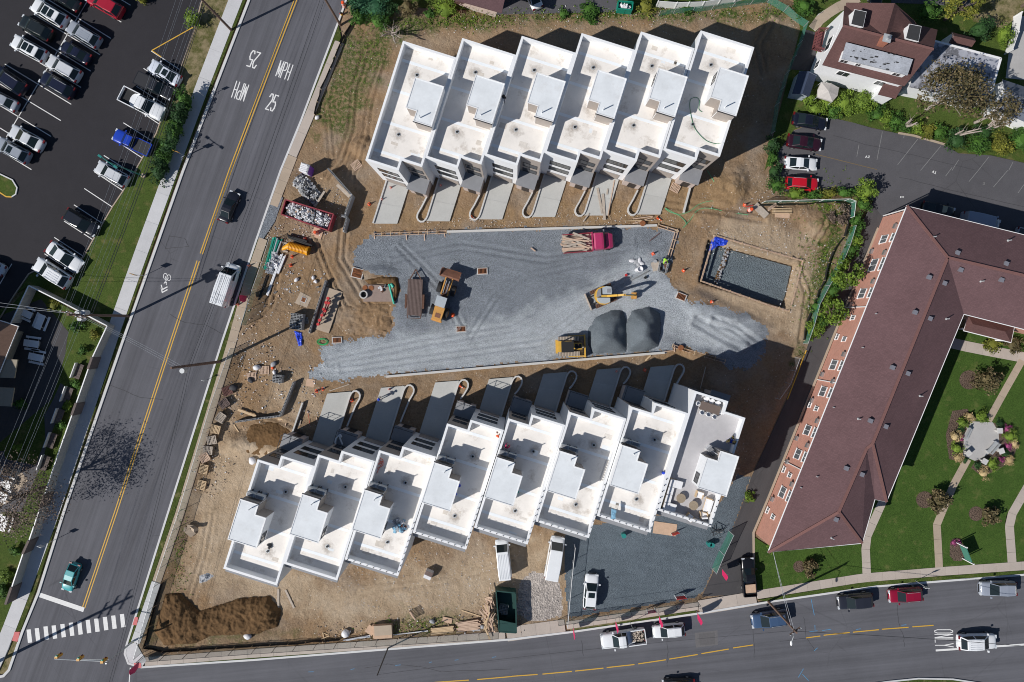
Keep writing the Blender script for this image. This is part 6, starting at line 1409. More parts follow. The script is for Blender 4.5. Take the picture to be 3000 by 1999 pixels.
pallet(1, 0, 922, 1520, R(38), .08, 'single pallet on the earth left of the upper row', 'timber_pink'); pallet(2, 1, 1498, 160, R(-28), .2, 'pallet pile beside the last upper porch', 'timber_pink')
pallet(1, 2, 78, 265, R(2), .1, 'pallet with pale slats beside the grey bags', 'timber_pink'); pallet(0, 2, 2312, 325, R(5), .1, 'pallet with a black bag on its corner', 'timber_pink')
pallet(1, 3, 1440, 950, R(-58), .5, 'tilted pallet alone on the southern sand', 'timber_pink', R(62)); pallet(1, 3, 2150, 820, R(-70), .7, 'pallet standing against the green dumpster', 'timber_pink', R(25))
# ---- catch basins with rusty grates
def basin(c, r, u, v, w, d, ang, label, h=.22, bars=7, two=False):
    root = thing('catch_basin', label, 'drain', g(c, r, u, v), ang, 'concrete drain boxes with rusty grates')
    MB().box(-w / 2, w / 2, -d / 2, -d / 2 + .12, -.2, h).build('frame', 'wall_concrete', root); MB().box(-w / 2, w / 2, d / 2 - .12, d / 2, -.2, h).build('frame', 'wall_concrete', root)
    MB().box(-w / 2, -w / 2 + .12, -d / 2 + .12, d / 2 - .12, -.2, h).build('frame', 'wall_concrete', root); MB().box(w / 2 - .12, w / 2, -d / 2 + .12, d / 2 - .12, -.2, h).build('frame', 'wall_concrete', root)
    MB().box(-w / 2 + .12, w / 2 - .12, -d / 2 + .12, d / 2 - .12, -.2, h - .08).build('pit', 'black', root)
    gr = MB().box(-w / 2 + .1, w / 2 - .1, -d / 2 + .1, -d / 2 + .16, h, h + .03).box(-w / 2 + .1, w / 2 - .1, d / 2 - .16, d / 2 - .1, h, h + .03).build('grate', 'rust', root)
    n = bars
    for k in range(n): x = -w / 2 + .18 + (w - .36) * k / (n - 1); MB().box(x - .035, x + .035, -d / 2 + .16, d / 2 - .16, h - .01, h + .025).build('bar', 'rust', gr)
    if two: MB().box(-w / 2 + .16, w / 2 - .16, -.05, .05, h - .005, h + .035).build('bar', 'rust', gr)
    return root
basin(1, 1, 935, 945, 1.55, 1.35, R(-14), 'large drain box with double rusty grate at the gravel edge', .3, 9, True)
basin(1, 1, 2080, 925, 1.4, .9, R(2), 'drain box in the upper gravel near the wheel loader bucket'); basin(1, 1, 1885, 1456, 1.4, .85, R(2), 'drain box in the gravel below the wheel loader')
basin(1, 1, 748, 1558, 1.35, .85, R(2), 'drain box beside the green hose coil'); basin(2, 1, 1550, 1160, 1.4, .95, R(-22), 'drain box between excavator and foundation pit', .3)
basin(1, 1, 440, 1188, .75, .75, R(-22), 'small rusty drain in a concrete collar on the earth', .15)
o = simple('concrete_collar', MB().prism([(-.9, -.75), (.8, -.8), (.95, .7), (-.7, .9)], -.1, .1), 'tan_concrete', 'concrete collar under the small rusty drain', 'concrete pad', g(1, 1, 435, 1190), R(-20))
# ---- yellow, black, green and white pipes
yp = thing('drainage_pipe', 'large yellow corrugated pipe elbow lying on timber blocks', 'pipe')
pa, pb = at(1, 1, 300, 690, .6), at(1, 1, 472, 738, .6); d = (pb - pa).normalized()
MB().pipe(pa, pb, .5, .42, 18, 0).build('barrel', 'pipe_yellow', yp)
for k in range(13): p = pa.lerp(pb, (k + .5) / 13.5); MB().pipe(p, p + d * .1, .57, .5, 18).build('ridge', 'pipe_yellow', yp)
MB().pipe(pb - d * .05, pb + d * .18, .62, .5, 18).build('collar', 'pipe_yellow', yp)
MB().loft([[tuple(at(1, 1, 300, 690, .6) + Vector((0, 0, .5 * math.sin(t))) + d.cross(Vector((0, 0, 1))) * .5 * math.cos(t)) for t in (6.2832 * i / 14 for i in range(14))], [tuple(at(1, 1, 245, 716, .35) + Vector((0, 0, .28 * math.sin(t))) + d.cross(Vector((0, 0, 1))) * .3 * math.cos(t)) for t in (6.2832 * i / 14 for i in range(14))]]).build('elbow', 'pipe_yellow', yp)
for k, (u, v) in enumerate(((262, 665), (265, 740))): plank(1, 1, (u - 22, v - 4), (u + 28, v + 8), .22, .12, 'timber_grey', '%s timber block under the yellow pipe' % ('upper', 'lower')[k], None, .2)
def pipes(c, r, lst, rad, m, label, grp, z=.12):
    for k, (a, b_) in enumerate(lst):
        o = simple('pipe', MB().pipe(g(c, r, *a, z + rad), g(c, r, *b_, z + rad), rad, rad * .82, 10), m, label, 'pipe', (0, 0, 0), 0, grp)
pipes(1, 1, [((292, 595), (520, 690)), ((296, 612), (500, 692)), ((300, 600), (470, 650))], .16, 'pipe_black', 'black pipe in the bundle behind the yellow elbow', 'black pipes', .3)
pipes(1, 1, [((168, 615), (82, 912)), ((184, 616), (98, 905)), ((158, 616), (76, 905)), ((240, 630), (170, 800)), ((215, 640), (112, 895)), ((206, 635), (105, 880))], .085, 'pipe_green', 'green plastic pipe in the bundle by the road fence', 'green pipes', .15)
pipes(1, 1, [((198, 620), (140, 830)), ((232, 650), (180, 790)), ((246, 765), (108, 1150)), ((232, 770), (98, 1145)), ((272, 780), (205, 950)), ((258, 790), (196, 945))], .1, 'pipe_white', 'white plastic pipe in the bundle by the road fence', 'white pipes', .15)
pipes(1, 1, [((100, 960), (20, 1190)), ((110, 970), (36, 1170))], .08, 'pipe_black', 'black pipe along the foot of the road fence', 'black pipes by the fence', .1)
rubbish('debris', 'white plastic and bags between the pipe bundles', 'debris', at(1, 1, 165, 860), R(68), 1.4, .6, .15, .5, 60, ['trash_white', 'pipe_white', 'trash_grey'], .15, .5)
gpz = simple('pipe', MB().pipe(at(1, 1, 1222, 1042, .5), at(1, 1, 1268, 1225, .5), .13, .1, 12), 'pipe_green', 'single green pipe lying on the steel plate edge', 'pipe'); o = simple('pipe_fitting', MB().pipe(at(1, 1, 1240, 1040, .4), at(1, 1, 1262, 1072, .4), .2, .15, 12), 'pipe_green', 'green pipe fitting beside the single green pipe', 'pipe fitting')
# ---- steel plate, manhole riser and dug earth
simple('steel_plate', MB().prism(gp(1, 1, [(1005, 1048), (1210, 1052), (1270, 1205), (985, 1205)], .25), .2, .24), mat('plate_rust', (.27, .2, .17), .7, .2, 2), 'brown steel plate covering the trench', 'steel plate')
mh = thing('manhole_riser', 'white concrete manhole riser ring with dark opening', 'manhole', at(1, 1, 998, 1142)); MB().pipe((0, 0, -.1), (0, 0, .75), .55, .4, 18).build('ring', 'wall_concrete', mh); MB().cyl(0, 0, .3, .32, .41, 16).build('opening', 'black', mh)
for k, (u, v) in enumerate(((1002, 1078), (1058, 1080))): simple('manhole_cover', MB().cyl(0, 0, 0, .06, .34, 18), 'rust', '%s rusty round cover on the steel plate edge' % ('left', 'right')[k], 'manhole cover', at(1, 1, u, v, .25))
simple('manhole_cover', MB().cyl(0, 0, 0, .3, .36, 20), 'rust', 'rusty round cover on the top kerb wall near the lorry', 'manhole cover', at(2, 1, 1198, 488, .2)); simple('manhole_cover', MB().cyl(0, 0, 0, .3, .36, 20), 'rust', 'rusty round cover at the lower right formwork corner', 'manhole cover', at(2, 2, 1548, 60, .2))
rubbish('debris', 'tools and cans on the brown steel plate', 'debris', at(1, 1, 1160, 1085, .25), 0, .5, .4, .03, .12, 14, ['trash_white', 'trash_grey', 'rust_dark'], .1, .35)
# ---- concrete slab with the red pipe manifold
simple('concrete_slab', MB().prism(gp(1, 1, [(648, 1070), (800, 1118), (672, 1496), (548, 1455)]), -.1, .25), 'tan_concrete', 'tan concrete slab under the red pipe manifold', 'concrete slab')
mf = thing('pipe_manifold', 'long red valve and pipe manifold standing on the tan slab', 'pipe manifold')
for (a, b_) in (((672, 1165), (575, 1420)), ((655, 1205), (640, 1240)), ((684, 1190), (625, 1340))): MB().tube([at(1, 1, *a, 1.0), at(1, 1, *b_, 1.0)], .1, 10).build('pipe', 'dumpster_red', mf)
for k, (u, v) in enumerate(((668, 1175), (650, 1215), (672, 1218), (628, 1275), (640, 1290), (612, 1330), (590, 1375), (576, 1412))):
    p = at(1, 1, u, v, 1.0); fl = MB().cyl(p.x, p.y, .8, 1.3, .17, 10).build('valve', 'dumpster_red', mf); MB().cyl(p.x, p.y, 1.3, 1.42, .2, 12).build('handwheel', 'red', fl); MB().cyl(p.x, p.y, .2, .8, .05, 6).build('support', 'dark_metal', mf)
# ---- stacks of concrete blocks
def blockstack(label, c, r, u, v, nx_, ny_, nz, ang, miss=.25):
    root = thing('block_stack', label, 'block stack', g(c, r, u, v), ang, 'stacks of grey blocks')
    for k in range(nz):
        for i in range(nx_):
            for j in range(ny_):
                if k == nz - 1 and rnd.random() < miss: continue
                if 0 < k < nz - 1 and 0 < i < nx_ - 1 and 0 < j < ny_ - 1: continue
                o = link('block', BLK_ME, root); o.location = ((i - nx_ / 2 + .5) * .41, (j - ny_ / 2 + .5) * .21, .05 + .205 * k); o.rotation_euler = (0, 0, rnd.uniform(-.02, .02))
    return root
blockstack('tall stack of grey hollow blocks above the blue tarp', 1, 1, 395, 1388, 4, 10, 6, R(-6)); blockstack('small stack of grey blocks left of the low driveway wall', 1, 2, 218, 342, 3, 5, 5, R(-6), .1)
blockstack('loose grey blocks right beside the tall block stack', 1, 1, 470, 1378, 1, 4, 1, R(10), .1); blockstack('grey blocks inside the green dumpster enclosure', 1, 3, 2275, 880, 3, 6, 3, R(-10), .4)
for k, (c, r, u, v, a) in enumerate(((1, 1, 565, 1072, 20), (1, 1, 180, 1120, 40), (1, 1, 535, 1432, 70), (2, 1, 1090, 985, 60), (2, 2, 2030, 222, 10), (2, 2, 2135, 268, 0), (0, 2, 2225, 662, 50))):
    lab = ['lone block beside the straight block wall', 'lone block on the earth below the white pipes', 'lone block at the foot of the tan slab', 'lone block left of the blocks in a row on the gravel', 'lone block in the shade at the gravel tip', 'lone block in the shade nearest the lane', 'lone block near the pallets in the sand'][k]
    o = link('concrete_block', BLK_ME); tag(o, lab, 'concrete block', 'loose grey blocks'); o.location = g(c, r, u, v, .06); o.rotation_euler = (0, 0, R(a))
rw = thing('block_row', 'row of light grey blocks laid out on the gravel by the excavator', 'block row')
for k in range(9): p = at(2, 1, 1105, 1005).lerp(at(2, 1, 1245, 930), k / 8); o = link('block', BLK_ME, rw); o.location = (p.x, p.y, .1); o.rotation_euler = (0, 0, hd(2, 1, (1105, 1005), (1245, 930)))
# ---- open pit lined with blocks where the hi-vis worker kneels
bp = thing('block_basin', 'open block basin under construction beside the hi-vis worker', 'block basin')
for a, b_ in (((1362, 838), (1438, 850)), ((1438, 850), (1412, 945)), ((1412, 945), (1345, 922)), ((1345, 922), (1362, 838))):
    A_, B_ = at(2, 1, *a, .5), at(2, 1, *b_, .5); n = int((B_ - A_).length / .4); 
    for k in range(max(1, n)):
        for zz in (0, .2, .4): o = link('block', BLK_ME, bp); p = A_.lerp(B_, (k + .5) / n); o.location = (p.x, p.y, zz); o.rotation_euler = (0, 0, heading(A_, B_))
MB().prism(gp(2, 1, [(1368, 846), (1430, 856), (1408, 935), (1352, 918)]), .05, .1).build('opening', 'rust_dark', bp)
simple('mortar_tray', MB().box(-.5, .5, -.6, .6, 0, .2), 'timber_grey', 'grey mortar tray left of the block basin', 'tray', at(2, 1, 1318, 880), R(15)); simple('bucket', MB().cyl(0, 0, 0, .35, .2, 12, .23), 'trash_grey', 'grey bucket above the mortar tray', 'bucket', at(2, 1, 1312, 835))
for k, (u, v, m_) in enumerate(((1100, 830, 'trash_white'), (1140, 840, 'trash_grey'), (1168, 832, 'trash_white'), (1160, 862, 'trash_grey'), (1188, 855, 'trash_white'), (1150, 912, 'trash_white'))):
    simple('cement_bag', MB().ball((0, 0, .1), .42, 10, 5, 0, (1, .6, .3), .1), m_, ['cement bag leftmost of the group above the excavator', 'cement bag next to the leftmost one', 'cement bag uppermost of the group', 'cement bag in the middle of the group', 'cement bag rightmost of the group', 'cement bag leaning on the round mixing tub'][k], 'bag', at(2, 1, u, v, .08), R(40 * k), 'bags on the gravel')
simple('mixing_tub', MB().pipe((0, 0, 0), (0, 0, .6), .38, .33, 16).cyl(0, 0, .3, .32, .34, 14), 'trash_white', 'round white mixing tub right of the cement bags', 'tub', at(2, 1, 1172, 908, .05))
simple('bucket', MB().cyl(0, 0, 0, .4, .16, 10, .19), 'black', 'black bucket below the row of light blocks', 'bucket', at(2, 1, 1222, 985))
simple('bucket', MB().cyl(0, 0, 0, .35, .15, 10, .18), 'red', 'red bucket near the shadow of the excavator', 'bucket', at(2, 1, 1045, 962))
# ---- lumber about the drives
for a in (((785, 160), (830, 395), .3, 'grey board lying long on the plank-strewn driveway', 'timber_grey'), ((835, 215), (850, 455), .36, 'wide board beside the long one on that driveway', 'timber_grey'), ((940, 90), (880, 415), .12, 'thin board along the edge of the plank-strewn driveway', 'timber_pink'), ((880, 168), (872, 220), .2, 'short board on the plank-strewn driveway', 'timber_grey'),
          ((710, 395), (652, 470), .16, 'short pale board across the curved wall tip', 'timber_grey'), ((1030, 464), (1290, 455), .08, 'yellow batten lowest of the three by the kerb', 'timber'), ((1110, 445), (1295, 420), .1, 'pale batten uppermost of the three by the kerb', 'timber_pink'), ((1115, 487), (1290, 430), .09, 'pale slanting batten in the group by the kerb', 'timber_pink'),
          ((1260, 650), (1360, 572), .08, 'brown batten inside the right formwork corner', 'timber_red'), ((172, 710), (215, 742), .16, 'rust brown board left of the lorry on the gravel', 'timber_pink'), ((2150, 335), (2215, 318), .1, 'red board by the striped barrel', 'red')):
    plank(2, 1, a[0], a[1], a[2], .3, a[4], a[3], 'loose boards by the upper driveways')
for a in (((205, 710), (205, 880), .28, 'pale board below the lower row, left one of two', 'timber_grey'), ((270, 718), (350, 885), .26, 'pale board below the lower row, right one of two', 'timber_grey'), ((1890, 905), (2065, 962), .14, 'pale stud lying left of the lumber heap', 'timber')): plank(1, 3, a[0], a[1], a[2], .12, a[4], a[3])
for a in (((675, 458), (855, 396), .1, 'thin pale batten above the first lower driveway', 'timber_grey'), ((410, 725), (380, 810), .22, 'pale board beside the low straight wall', 'timber_grey'), ((555, 700), (565, 745), .14, 'short brown board left of the first lower driveway', 'timber_pink'), ((200, 718), (245, 718), .25, 'short pale board under the block foundation', 'timber')): plank(1, 2, a[0], a[1], a[2], .15, a[4], a[3])
plank(0, 2, (2185, 630), (2352, 690), .3, .4, 'timber', 'long pale board above the block foundation wall'); plank(0, 2, (2150, 770), (2210, 860), .14, .12, 'timber', 'narrow board on the sand below the pallets'); plank(2, 2, (1275, 130), (1225, 178), .18, .3, 'timber', 'short pale board on the lower kerb wall'); plank(2, 2, (1780, 235), (1730, 435), .1, .3, 'timber_grey', 'long batten in the shade of the lower row')
plank(1, 2, (462, 375), (540, 390), 1.0, .1, 'plywood', 'tan plywood sheet on the earth near the two cones', None, .04, 'plywood', 'plywood_sheet'); plank(1, 1, (520, 560), (610, 590), 1.3, .08, 'plywood', 'brown plywood sheet under the striped barrel by the dumpster', None, .04, 'plywood', 'plywood_sheet')
plank(2, 1, (2230, 315), (2340, 420), .95, .3, 'timber_grey', 'grey plywood sheet at the right end of the site road', None, .05, 'plywood', 'plywood_sheet'); plank(3, 1, (65, 395), (200, 405), 1.0, .3, 'plywood', 'brown plywood sheet under the yellow studs by the hedge', None, .05, 'plywood', 'plywood_sheet')
for k in range(4): plank(3, 1, (40, 350 + 14 * k), (218, 352 + 13 * k), .1, .45 + .05 * k, 'timber', 'yellow stud lying on the brown plywood by the hedge', 'yellow studs by the hedge')
for k in range(3): plank(3, 1, (0, 350 + 10 * k), (75, 300 + 8 * k), .16, .4, 'timber_pink', 'slanting pale board beside the grey plywood', 'slanting pale boards')
# form boards along the kerbs and round the pit
def form(label, c, r, pts, gap=.34, h=.35, stakes=0):
    root = thing('formwork', label, 'formwork')
    P = gp(c, r, pts)
    for o_ in (-gap / 2, gap / 2): MB().strip(P, .05, h, 0, o_, 0).build('form_board', 'timber_pink', root)
    tot = 0
    for a, b_ in zip(P, P[1:]):
        n = max(1, int((b_ - a).length / 1.2)); d_ = (b_ - a).normalized(); nn = Vector((-d_.y, d_.x, 0))
        for k in range(n + 1): p = a.lerp(b_, k / n); MB().bar(p - nn * (gap / 2 + .12) + Vector((0, 0, h + .03)), p + nn * (gap / 2 + .12) + Vector((0, 0, h + .03)), .07, .05).build('cross_batten', 'timber', root)
    for (a, b_) in (stakes or []): MB().bar(g(c, r, *a, .3), g(c, r, *b_, .05), .12, .05).build('brace', 'timber_pink', root)
form('timber formwork at the left end of the top kerb wall', 1, 1, [(1072, 592), (1750, 566)], stakes=[((1085, 585), (1090, 630)), ((1378, 585), (1385, 640)), ((1545, 580), (1550, 650)), ((1728, 572), (1738, 615))])
form('timber formwork bending round the upper right gravel corner', 2, 1, [(1335, 508), (1510, 560), (1438, 800)]); form('timber formwork at the lower right gravel corner', 2, 2, [(1470, 40), (1580, 78), (1950, 185)], stakes=[((1490, 40), (1495, 100)), ((1400, 95), (1500, 85))])
form('yellow form boards round the foundation pit', 2, 1, [(1855, 600), (1733, 1015), (2352, 1235), (2540, 1290)], .1, .25); form('thin yellow form boards on the sunlit side of the pit', 2, 1, [(1870, 598), (2352, 740), (2670, 830), (2560, 1250)], .1, .2)
mb = MB()
for k in range(150): p = at(2, 1, 2018, 680).lerp(at(2, 1, 1890, 1030), k / 150); mb.lump((p.x + rnd.uniform(-.25, .25), p.y + rnd.uniform(-.15, .15), -1.02 + rnd.uniform(0, .2)), (rnd.uniform(.15, .35), .2, .2), rnd.randrange(2))
o = mb.build('earth_ridge', ['soil_dark', 'trash_grey']); tag(o, 'ridge of loose earth dividing the foundation pit', 'earth ridge', kind='stuff')
# ---- tarps
def tarp(label, c, r, pts, z, m, amp=.25):
    P = [(p.x, p.y) for p in gp(c, r, pts)]; x0, x1 = min(p[0] for p in P), max(p[0] for p in P); y0, y1 = min(p[1] for p in P), max(p[1] for p in P); s_ = .1
    gx, gy = np.meshgrid(np.arange(x0, x1 + s_, s_), np.arange(y0, y1 + s_, s_)); inn = pip(P, gx, gy); D = pdist(P, gx, gy)
    zz = z + amp * np.abs(fbm(gx * 1.8, gy * 1.8, 4) - .5) * 4 * np.clip(D / .3, 0, 1); ii = np.arange(gx.size).reshape(gx.shape)
    F = np.stack([ii[:-1, :-1], ii[:-1, 1:], ii[1:, 1:], ii[1:, :-1]], -1)[inn[1:, 1:] & inn[:-1, :-1]]; u, inv = np.unique(F, return_inverse=True)
    V = np.stack([gx, gy, zz], -1).reshape(-1, 3)[u]
    mb = MB().add(V.tolist(), inv.reshape(-1, 4).tolist()); return simple('tarp', mb, m, label, 'tarp')
tarp('crumpled blue tarp over the corner of the foundation pit', 2, 1, [(1855, 600), (1985, 640), (1965, 690), (1880, 700), (1800, 755), (1822, 660)], .15, 'tarp_blue'); tarp('blue tarp trailing below the tall block stack', 1, 1, [(345, 1465), (425, 1490), (435, 1600), (395, 1620), (370, 1540)], .15, 'tarp_blue')
tarp('pale blue cloth hung over the parapet of the lower row', 2, 2, [(805, 1330), (850, 1345), (845, 1420), (800, 1420)], 10.85, mat('cloth_blue', (.2, .4, .55), .7, .15), .1)
tarp('grey plastic bundle at the rear parapet of the nearest lower unit', 0, 3, [(2150, 330), (2230, 305), (2275, 330), (2210, 380), (2145, 400)], 10.0, 'trash_grey', .3)
# ---- gravel piles and the heap of dark soil
def pile(label, pts, h, m, ridge=None, name='gravel_pile', cat='gravel pile', nz=.12, pw=.75, base=26, sm=2):
    P = pts; x0, x1 = min(p[0] for p in P) - 4, max(p[0] for p in P) + 4; y0, y1 = min(p[1] for p in P) - 4, max(p[1] for p in P) + 4; s_ = 2.4
    gx, gy = np.meshgrid(np.arange(x0, x1, s_), np.arange(y0, y1, s_)); w_ = (fbm(gx / 14, gy / 14, 4) - .5) * 10
    D = np.where(pip(P, gx, gy), pdist(P, gx, gy), -pdist(P, gx, gy)) + w_ * .6
    D2 = np.clip(D / base, 0, 1) ** pw; zz = h * D2 * (1 + .35 * (fbm(gx / 40 + 3, gy / 40, 3) - .5) * 2) + nz * (fbm(gx / 7, gy / 7, 4) - .5) * np.clip(D / 6, 0, 1) - .05 + .1 * (D > 0)
    for _ in range(sm):
        q = np.pad(zz, 1, mode='edge'); zz = (q[:-2, 1:-1] + q[2:, 1:-1] + q[1:-1, :-2] + q[1:-1, 2:] + q[1:-1, 1:-1]) / 5
    ii = np.arange(gx.size).reshape(gx.shape); sel = D > -1
    F = np.stack([ii[1:, :-1], ii[1:, 1:], ii[:-1, 1:], ii[:-1, :-1]], -1)[sel[1:, 1:] & sel[:-1, :-1]]; u, inv = np.unique(F, return_inverse=True)
    V = np.stack([(gx - 1510) / S, (950 - gy) / S, zz], -1).reshape(-1, 3)[u]
    return simple(name, MB().add(V.tolist(), inv.reshape(-1, 4).tolist()), m, label, cat, (0, 0, 0), 0, None, True)
pile('left heap of dark blue gravel next to the bulldozer', [(1722, 965), (1745, 930), (1790, 908), (1826, 912), (1838, 960), (1834, 1034), (1800, 1036), (1735, 1036), (1722, 1010)], 2.0, 'pile_gravel', None, base=44, pw=.9, sm=14, nz=.2)
pile('right heap of dark blue gravel with a steep shaded side', [(1832, 950), (1850, 910), (1900, 900), (1935, 920), (1935, 970), (1928, 1015), (1890, 1032), (1838, 1028)], 2.5, 'pile_gravel', None, base=44, pw=.8, sm=14, nz=.2)
pile('long heap of dark brown soil at the lower left corner', [(465, 1810), (485, 1740), (530, 1735), (585, 1790), (700, 1752), (790, 1745), (826, 1790), (815, 1835), (760, 1856), (620, 1862), (570, 1885), (480, 1890), (455, 1850)], 1.15, 'soil_dark', None, 'soil_heap', 'soil heap', .6, .6, 30)
pile('brown soil heap beside the block foundation wall', [(735, 1245), (800, 1235), (850, 1250), (845, 1290), (790, 1340), (720, 1330), (700, 1290)], .45, 'soil_dark', None, 'soil_heap', 'soil heap', .2, .7, 30)
pile('curved soil bank round the trench plate', [(1070, 820), (1120, 805), (1165, 812), (1172, 850), (1160, 890), (1150, 880), (1155, 840), (1120, 828), (1085, 835)], .6, 'soil_dark', None, 'soil_heap', 'soil heap', .3, .6, 10)
pile('tan soil heap between the trench plate and the gravel', [(1010, 900), (1060, 890), (1150, 890), (1148, 950), (1120, 978), (1010, 985), (985, 950)], .4, 'site_earth', None, 'soil_heap', 'soil heap', .4, .6, 30)
# ---- cones, barrels, signs, flags
def cone_make(label):
    root = thing('traffic_cone', label, 'traffic cone', (0, 0, 0), 0, 'orange traffic cones')
    MB().box(-.2, .2, -.2, .2, 0, .05).build('base', 'orange', root); MB().cyl(0, 0, .05, .75, .15, 12, .035).build('cone', 'orange', root); MB().cyl(0, 0, .38, .5, .102, 12, .083).build('band', 'mark_white', root); return root
CN = [(1, 1, 1240, 158, 'orange cone standing on the first upper driveway'), (1, 1, 1160, 268, 'orange cone on the edge wall of the first upper driveway'), (1, 1, 1040, 310, 'orange cone on the bare earth left of the upper driveways'), (1, 1, 1697, 138, 'orange cone at the head of the second upper driveway'), (1, 1, 1975, 425, 'red cone lying inside a curved driveway wall'), (1, 1, 318, 872, 'orange cone on the earth below the yellow pipe'),
      (1, 1, 332, 792, 'orange cone just under the yellow pipe'), (1, 1, 452, 628, 'orange cone beside the black pipes'), (1, 2, 1228, 440, 'orange cone by the man on the second lower driveway'), (1, 2, 880, 545, 'orange cone beside the first lower curved wall'), (1, 2, 613, 440, 'orange cone, bigger of two left of the lower driveways'), (1, 2, 556, 458, 'orange cone, smaller of two left of the lower driveways'), (1, 2, 1870, 408, 'orange cone tipped beside the third lower curved wall'),
      (2, 1, 1295, 765, 'orange cone in the formwork corner'), (2, 1, 1575, 920, 'orange cone on the earth left of the pit'), (2, 1, 1835, 1208, 'orange cone below the pit boards'), (2, 1, 1327, 435, 'red cone at the end of the battens'), (2, 2, 960, 278, 'red cone on the shaded sixth lower driveway'), (2, 2, 1220, 265, 'red cone on the shaded earth between driveways'), (2, 1, 2135, 318, 'orange cone beside the pink striped barrel'), (0, 1, 2295, 875, 'orange cone on the verge above the parked van'), (0, 1, 2190, 1232, 'orange cone on the verge below the pink flag')]
c0 = cone_make(CN[0][4]); cch = subtree(c0)
for i, (c, r, u, v, lab) in enumerate(CN):
    o = c0 if i == 0 else dup(c0, cch, None, None, lab); o.location = g(c, r, u, v, .15 if i in (0, 3, 8, 17) else .06); o.rotation_euler = (0, 0, R(23 * i))
    if i in (4, 12, 16): o.rotation_euler = (R(85), 0, R(60)); o.location.z += .12
def barrel(c, r, u, v, label):
    root = thing('traffic_barrel', label, 'traffic barrel', g(c, r, u, v), 0, 'striped traffic barrels'); MB().box(-.35, .35, -.35, .35, 0, .08).build('base', 'rubber', root)
    for k in range(5): MB().cyl(0, 0, .08 + .19 * k, .27 + .19 * k, .3 - .018 * k, 14, .282 - .018 * k).build('band', ['orange', 'mark_white'][k % 2], root)
    MB().cyl(0, 0, 1.03, 1.1, .16, 10).build('handle', 'orange', root)
barrel(1, 1, 560, 575, 'striped barrel on plywood below the dumpster'); barrel(2, 1, 2180, 365, 'striped barrel at the right end of the site road'); barrel(1, 0, 812, 55, 'striped barrel on the verge near the top pole')
o = simple('ball_buoy', MB().ball((0, 0, .3), .3, 12, 8), 'orange', 'round orange ball beside the wheel loader', 'ball', at(1, 1, 1810, 1328), 0, None, True)
def flag(c, r, u, v, label, du=(0, 60), h=3.2):
    root = thing('feather_flag', label, 'feather flag', g(c, r, u, v), 0, 'pink feather flags')
    MB().tube([(0, 0, 0), (0, 0, h * .8), (.1, .08, h)], .025, 6).build('pole', 'steel', root)
    a = hd(c, r, (0, 0), du); cx, cy = math.cos(a), math.sin(a)
    prof = [(.04, h * .25), (.75, h * .3), (.95, h * .6), (.8, h * .88), (.3, h), (.04, h * .96)]
    mb = MB(); V = [(s_ * cx + (.1 * math.sin(3 * zz) if s_ > .1 else 0) * cy, s_ * cy + (.1 * math.sin(3 * zz) if s_ > .1 else 0) * -cx, zz) for s_, zz in prof]
    mb.add(V + [(x + .02 * cy, y - .02 * cx, z_) for x, y, z_ in V], [tuple(range(6)), tuple(range(11, 5, -1))] + [(i, 6 + i, 6 + (i + 1) % 6, (i + 1) % 6) for i in range(6)]); mb.build('banner', 'magenta', root)
for a in ((2, 3, 560, 1035, 'pink feather flag by the concrete apron, leftmost of the street fence'), (2, 3, 945, 975, 'pink feather flag above the white street pickup'), (2, 3, 1340, 930, 'pink feather flag above the boxy white SUV'), (2, 3, 1690, 905, 'pink feather flag at the corner of the dark gravel lot'), (2, 3, 1915, 505, 'pink feather flag outside the open mesh gate'),
          (0, 1, 2290, 1150, 'pink feather flag on the verge by the parked van'), (0, 3, 1310, 1345, 'pink feather flag at the street corner')): flag(*a)
def sign(c, r, u, v, label, w, h, z, m, ang=0, legs=True, cat='sign'):
    root = thing('sign_board', label, cat, g(c, r, u, v), ang)
    MB().box(-w / 2, w / 2, -.03, .03, z, z + h).build('panel', m, root)
    for sx in (-1, 1): MB().box(sx * w / 2 - .04, sx * w / 2 + .04, -.05, .05, 0, z + h * .8).build('post', 'trim_white', root)
    return root
s_ = sign(2, 3, 1535, 760, 'white framed sign with red face inside the dark gravel lot', 1.3, .9, .6, 'red', R(5)); s_ = sign(2, 3, 1270, 885, 'red sign hung on the street fence', 1.1, .8, .7, 'magenta', R(10))
sign(2, 3, 1490, 185, 'red sign leaning on the rear of the lower row', 1.0, .8, .3, 'red', R(20))
# bins and loose things in the rear lot
for k, (u, v) in enumerate(((1020, 205), (1800, 285), (1826, 290))):
    root = thing('drum', ['teal drum behind the seventh lower unit', 'teal drum left one by the mesh gate', 'teal drum right one by the mesh gate'][k], 'drum', at(2, 3, u, v), 0, 'teal drums'); MB().cyl(0, 0, 0, .8, .3, 14).build('shell', 'teal_paint', root); MB().cyl(0, 0, .8, .84, .31, 14).build('lid', 'teal_paint', root)
mb = thing('brush_frame', 'tangled dark metal frames beside the mesh gate', 'metal frame')
for k in range(9): MB().bar(at(2, 3, 1850 + rnd.uniform(-40, 90), 180 + rnd.uniform(-70, 70), rnd.uniform(.1, .9)), at(2, 3, 1880 + rnd.uniform(-60, 90), 200 + rnd.uniform(-70, 70), rnd.uniform(.1, 1.2)), .06, .06).build('bar', 'dark_metal', mb)
plank(2, 3, (1300, 140), (1510, 170), 1.6, .12, 'plywood', 'pink plywood ramp at the rear of the lower row', None, .06, 'plywood', 'plywood_sheet')
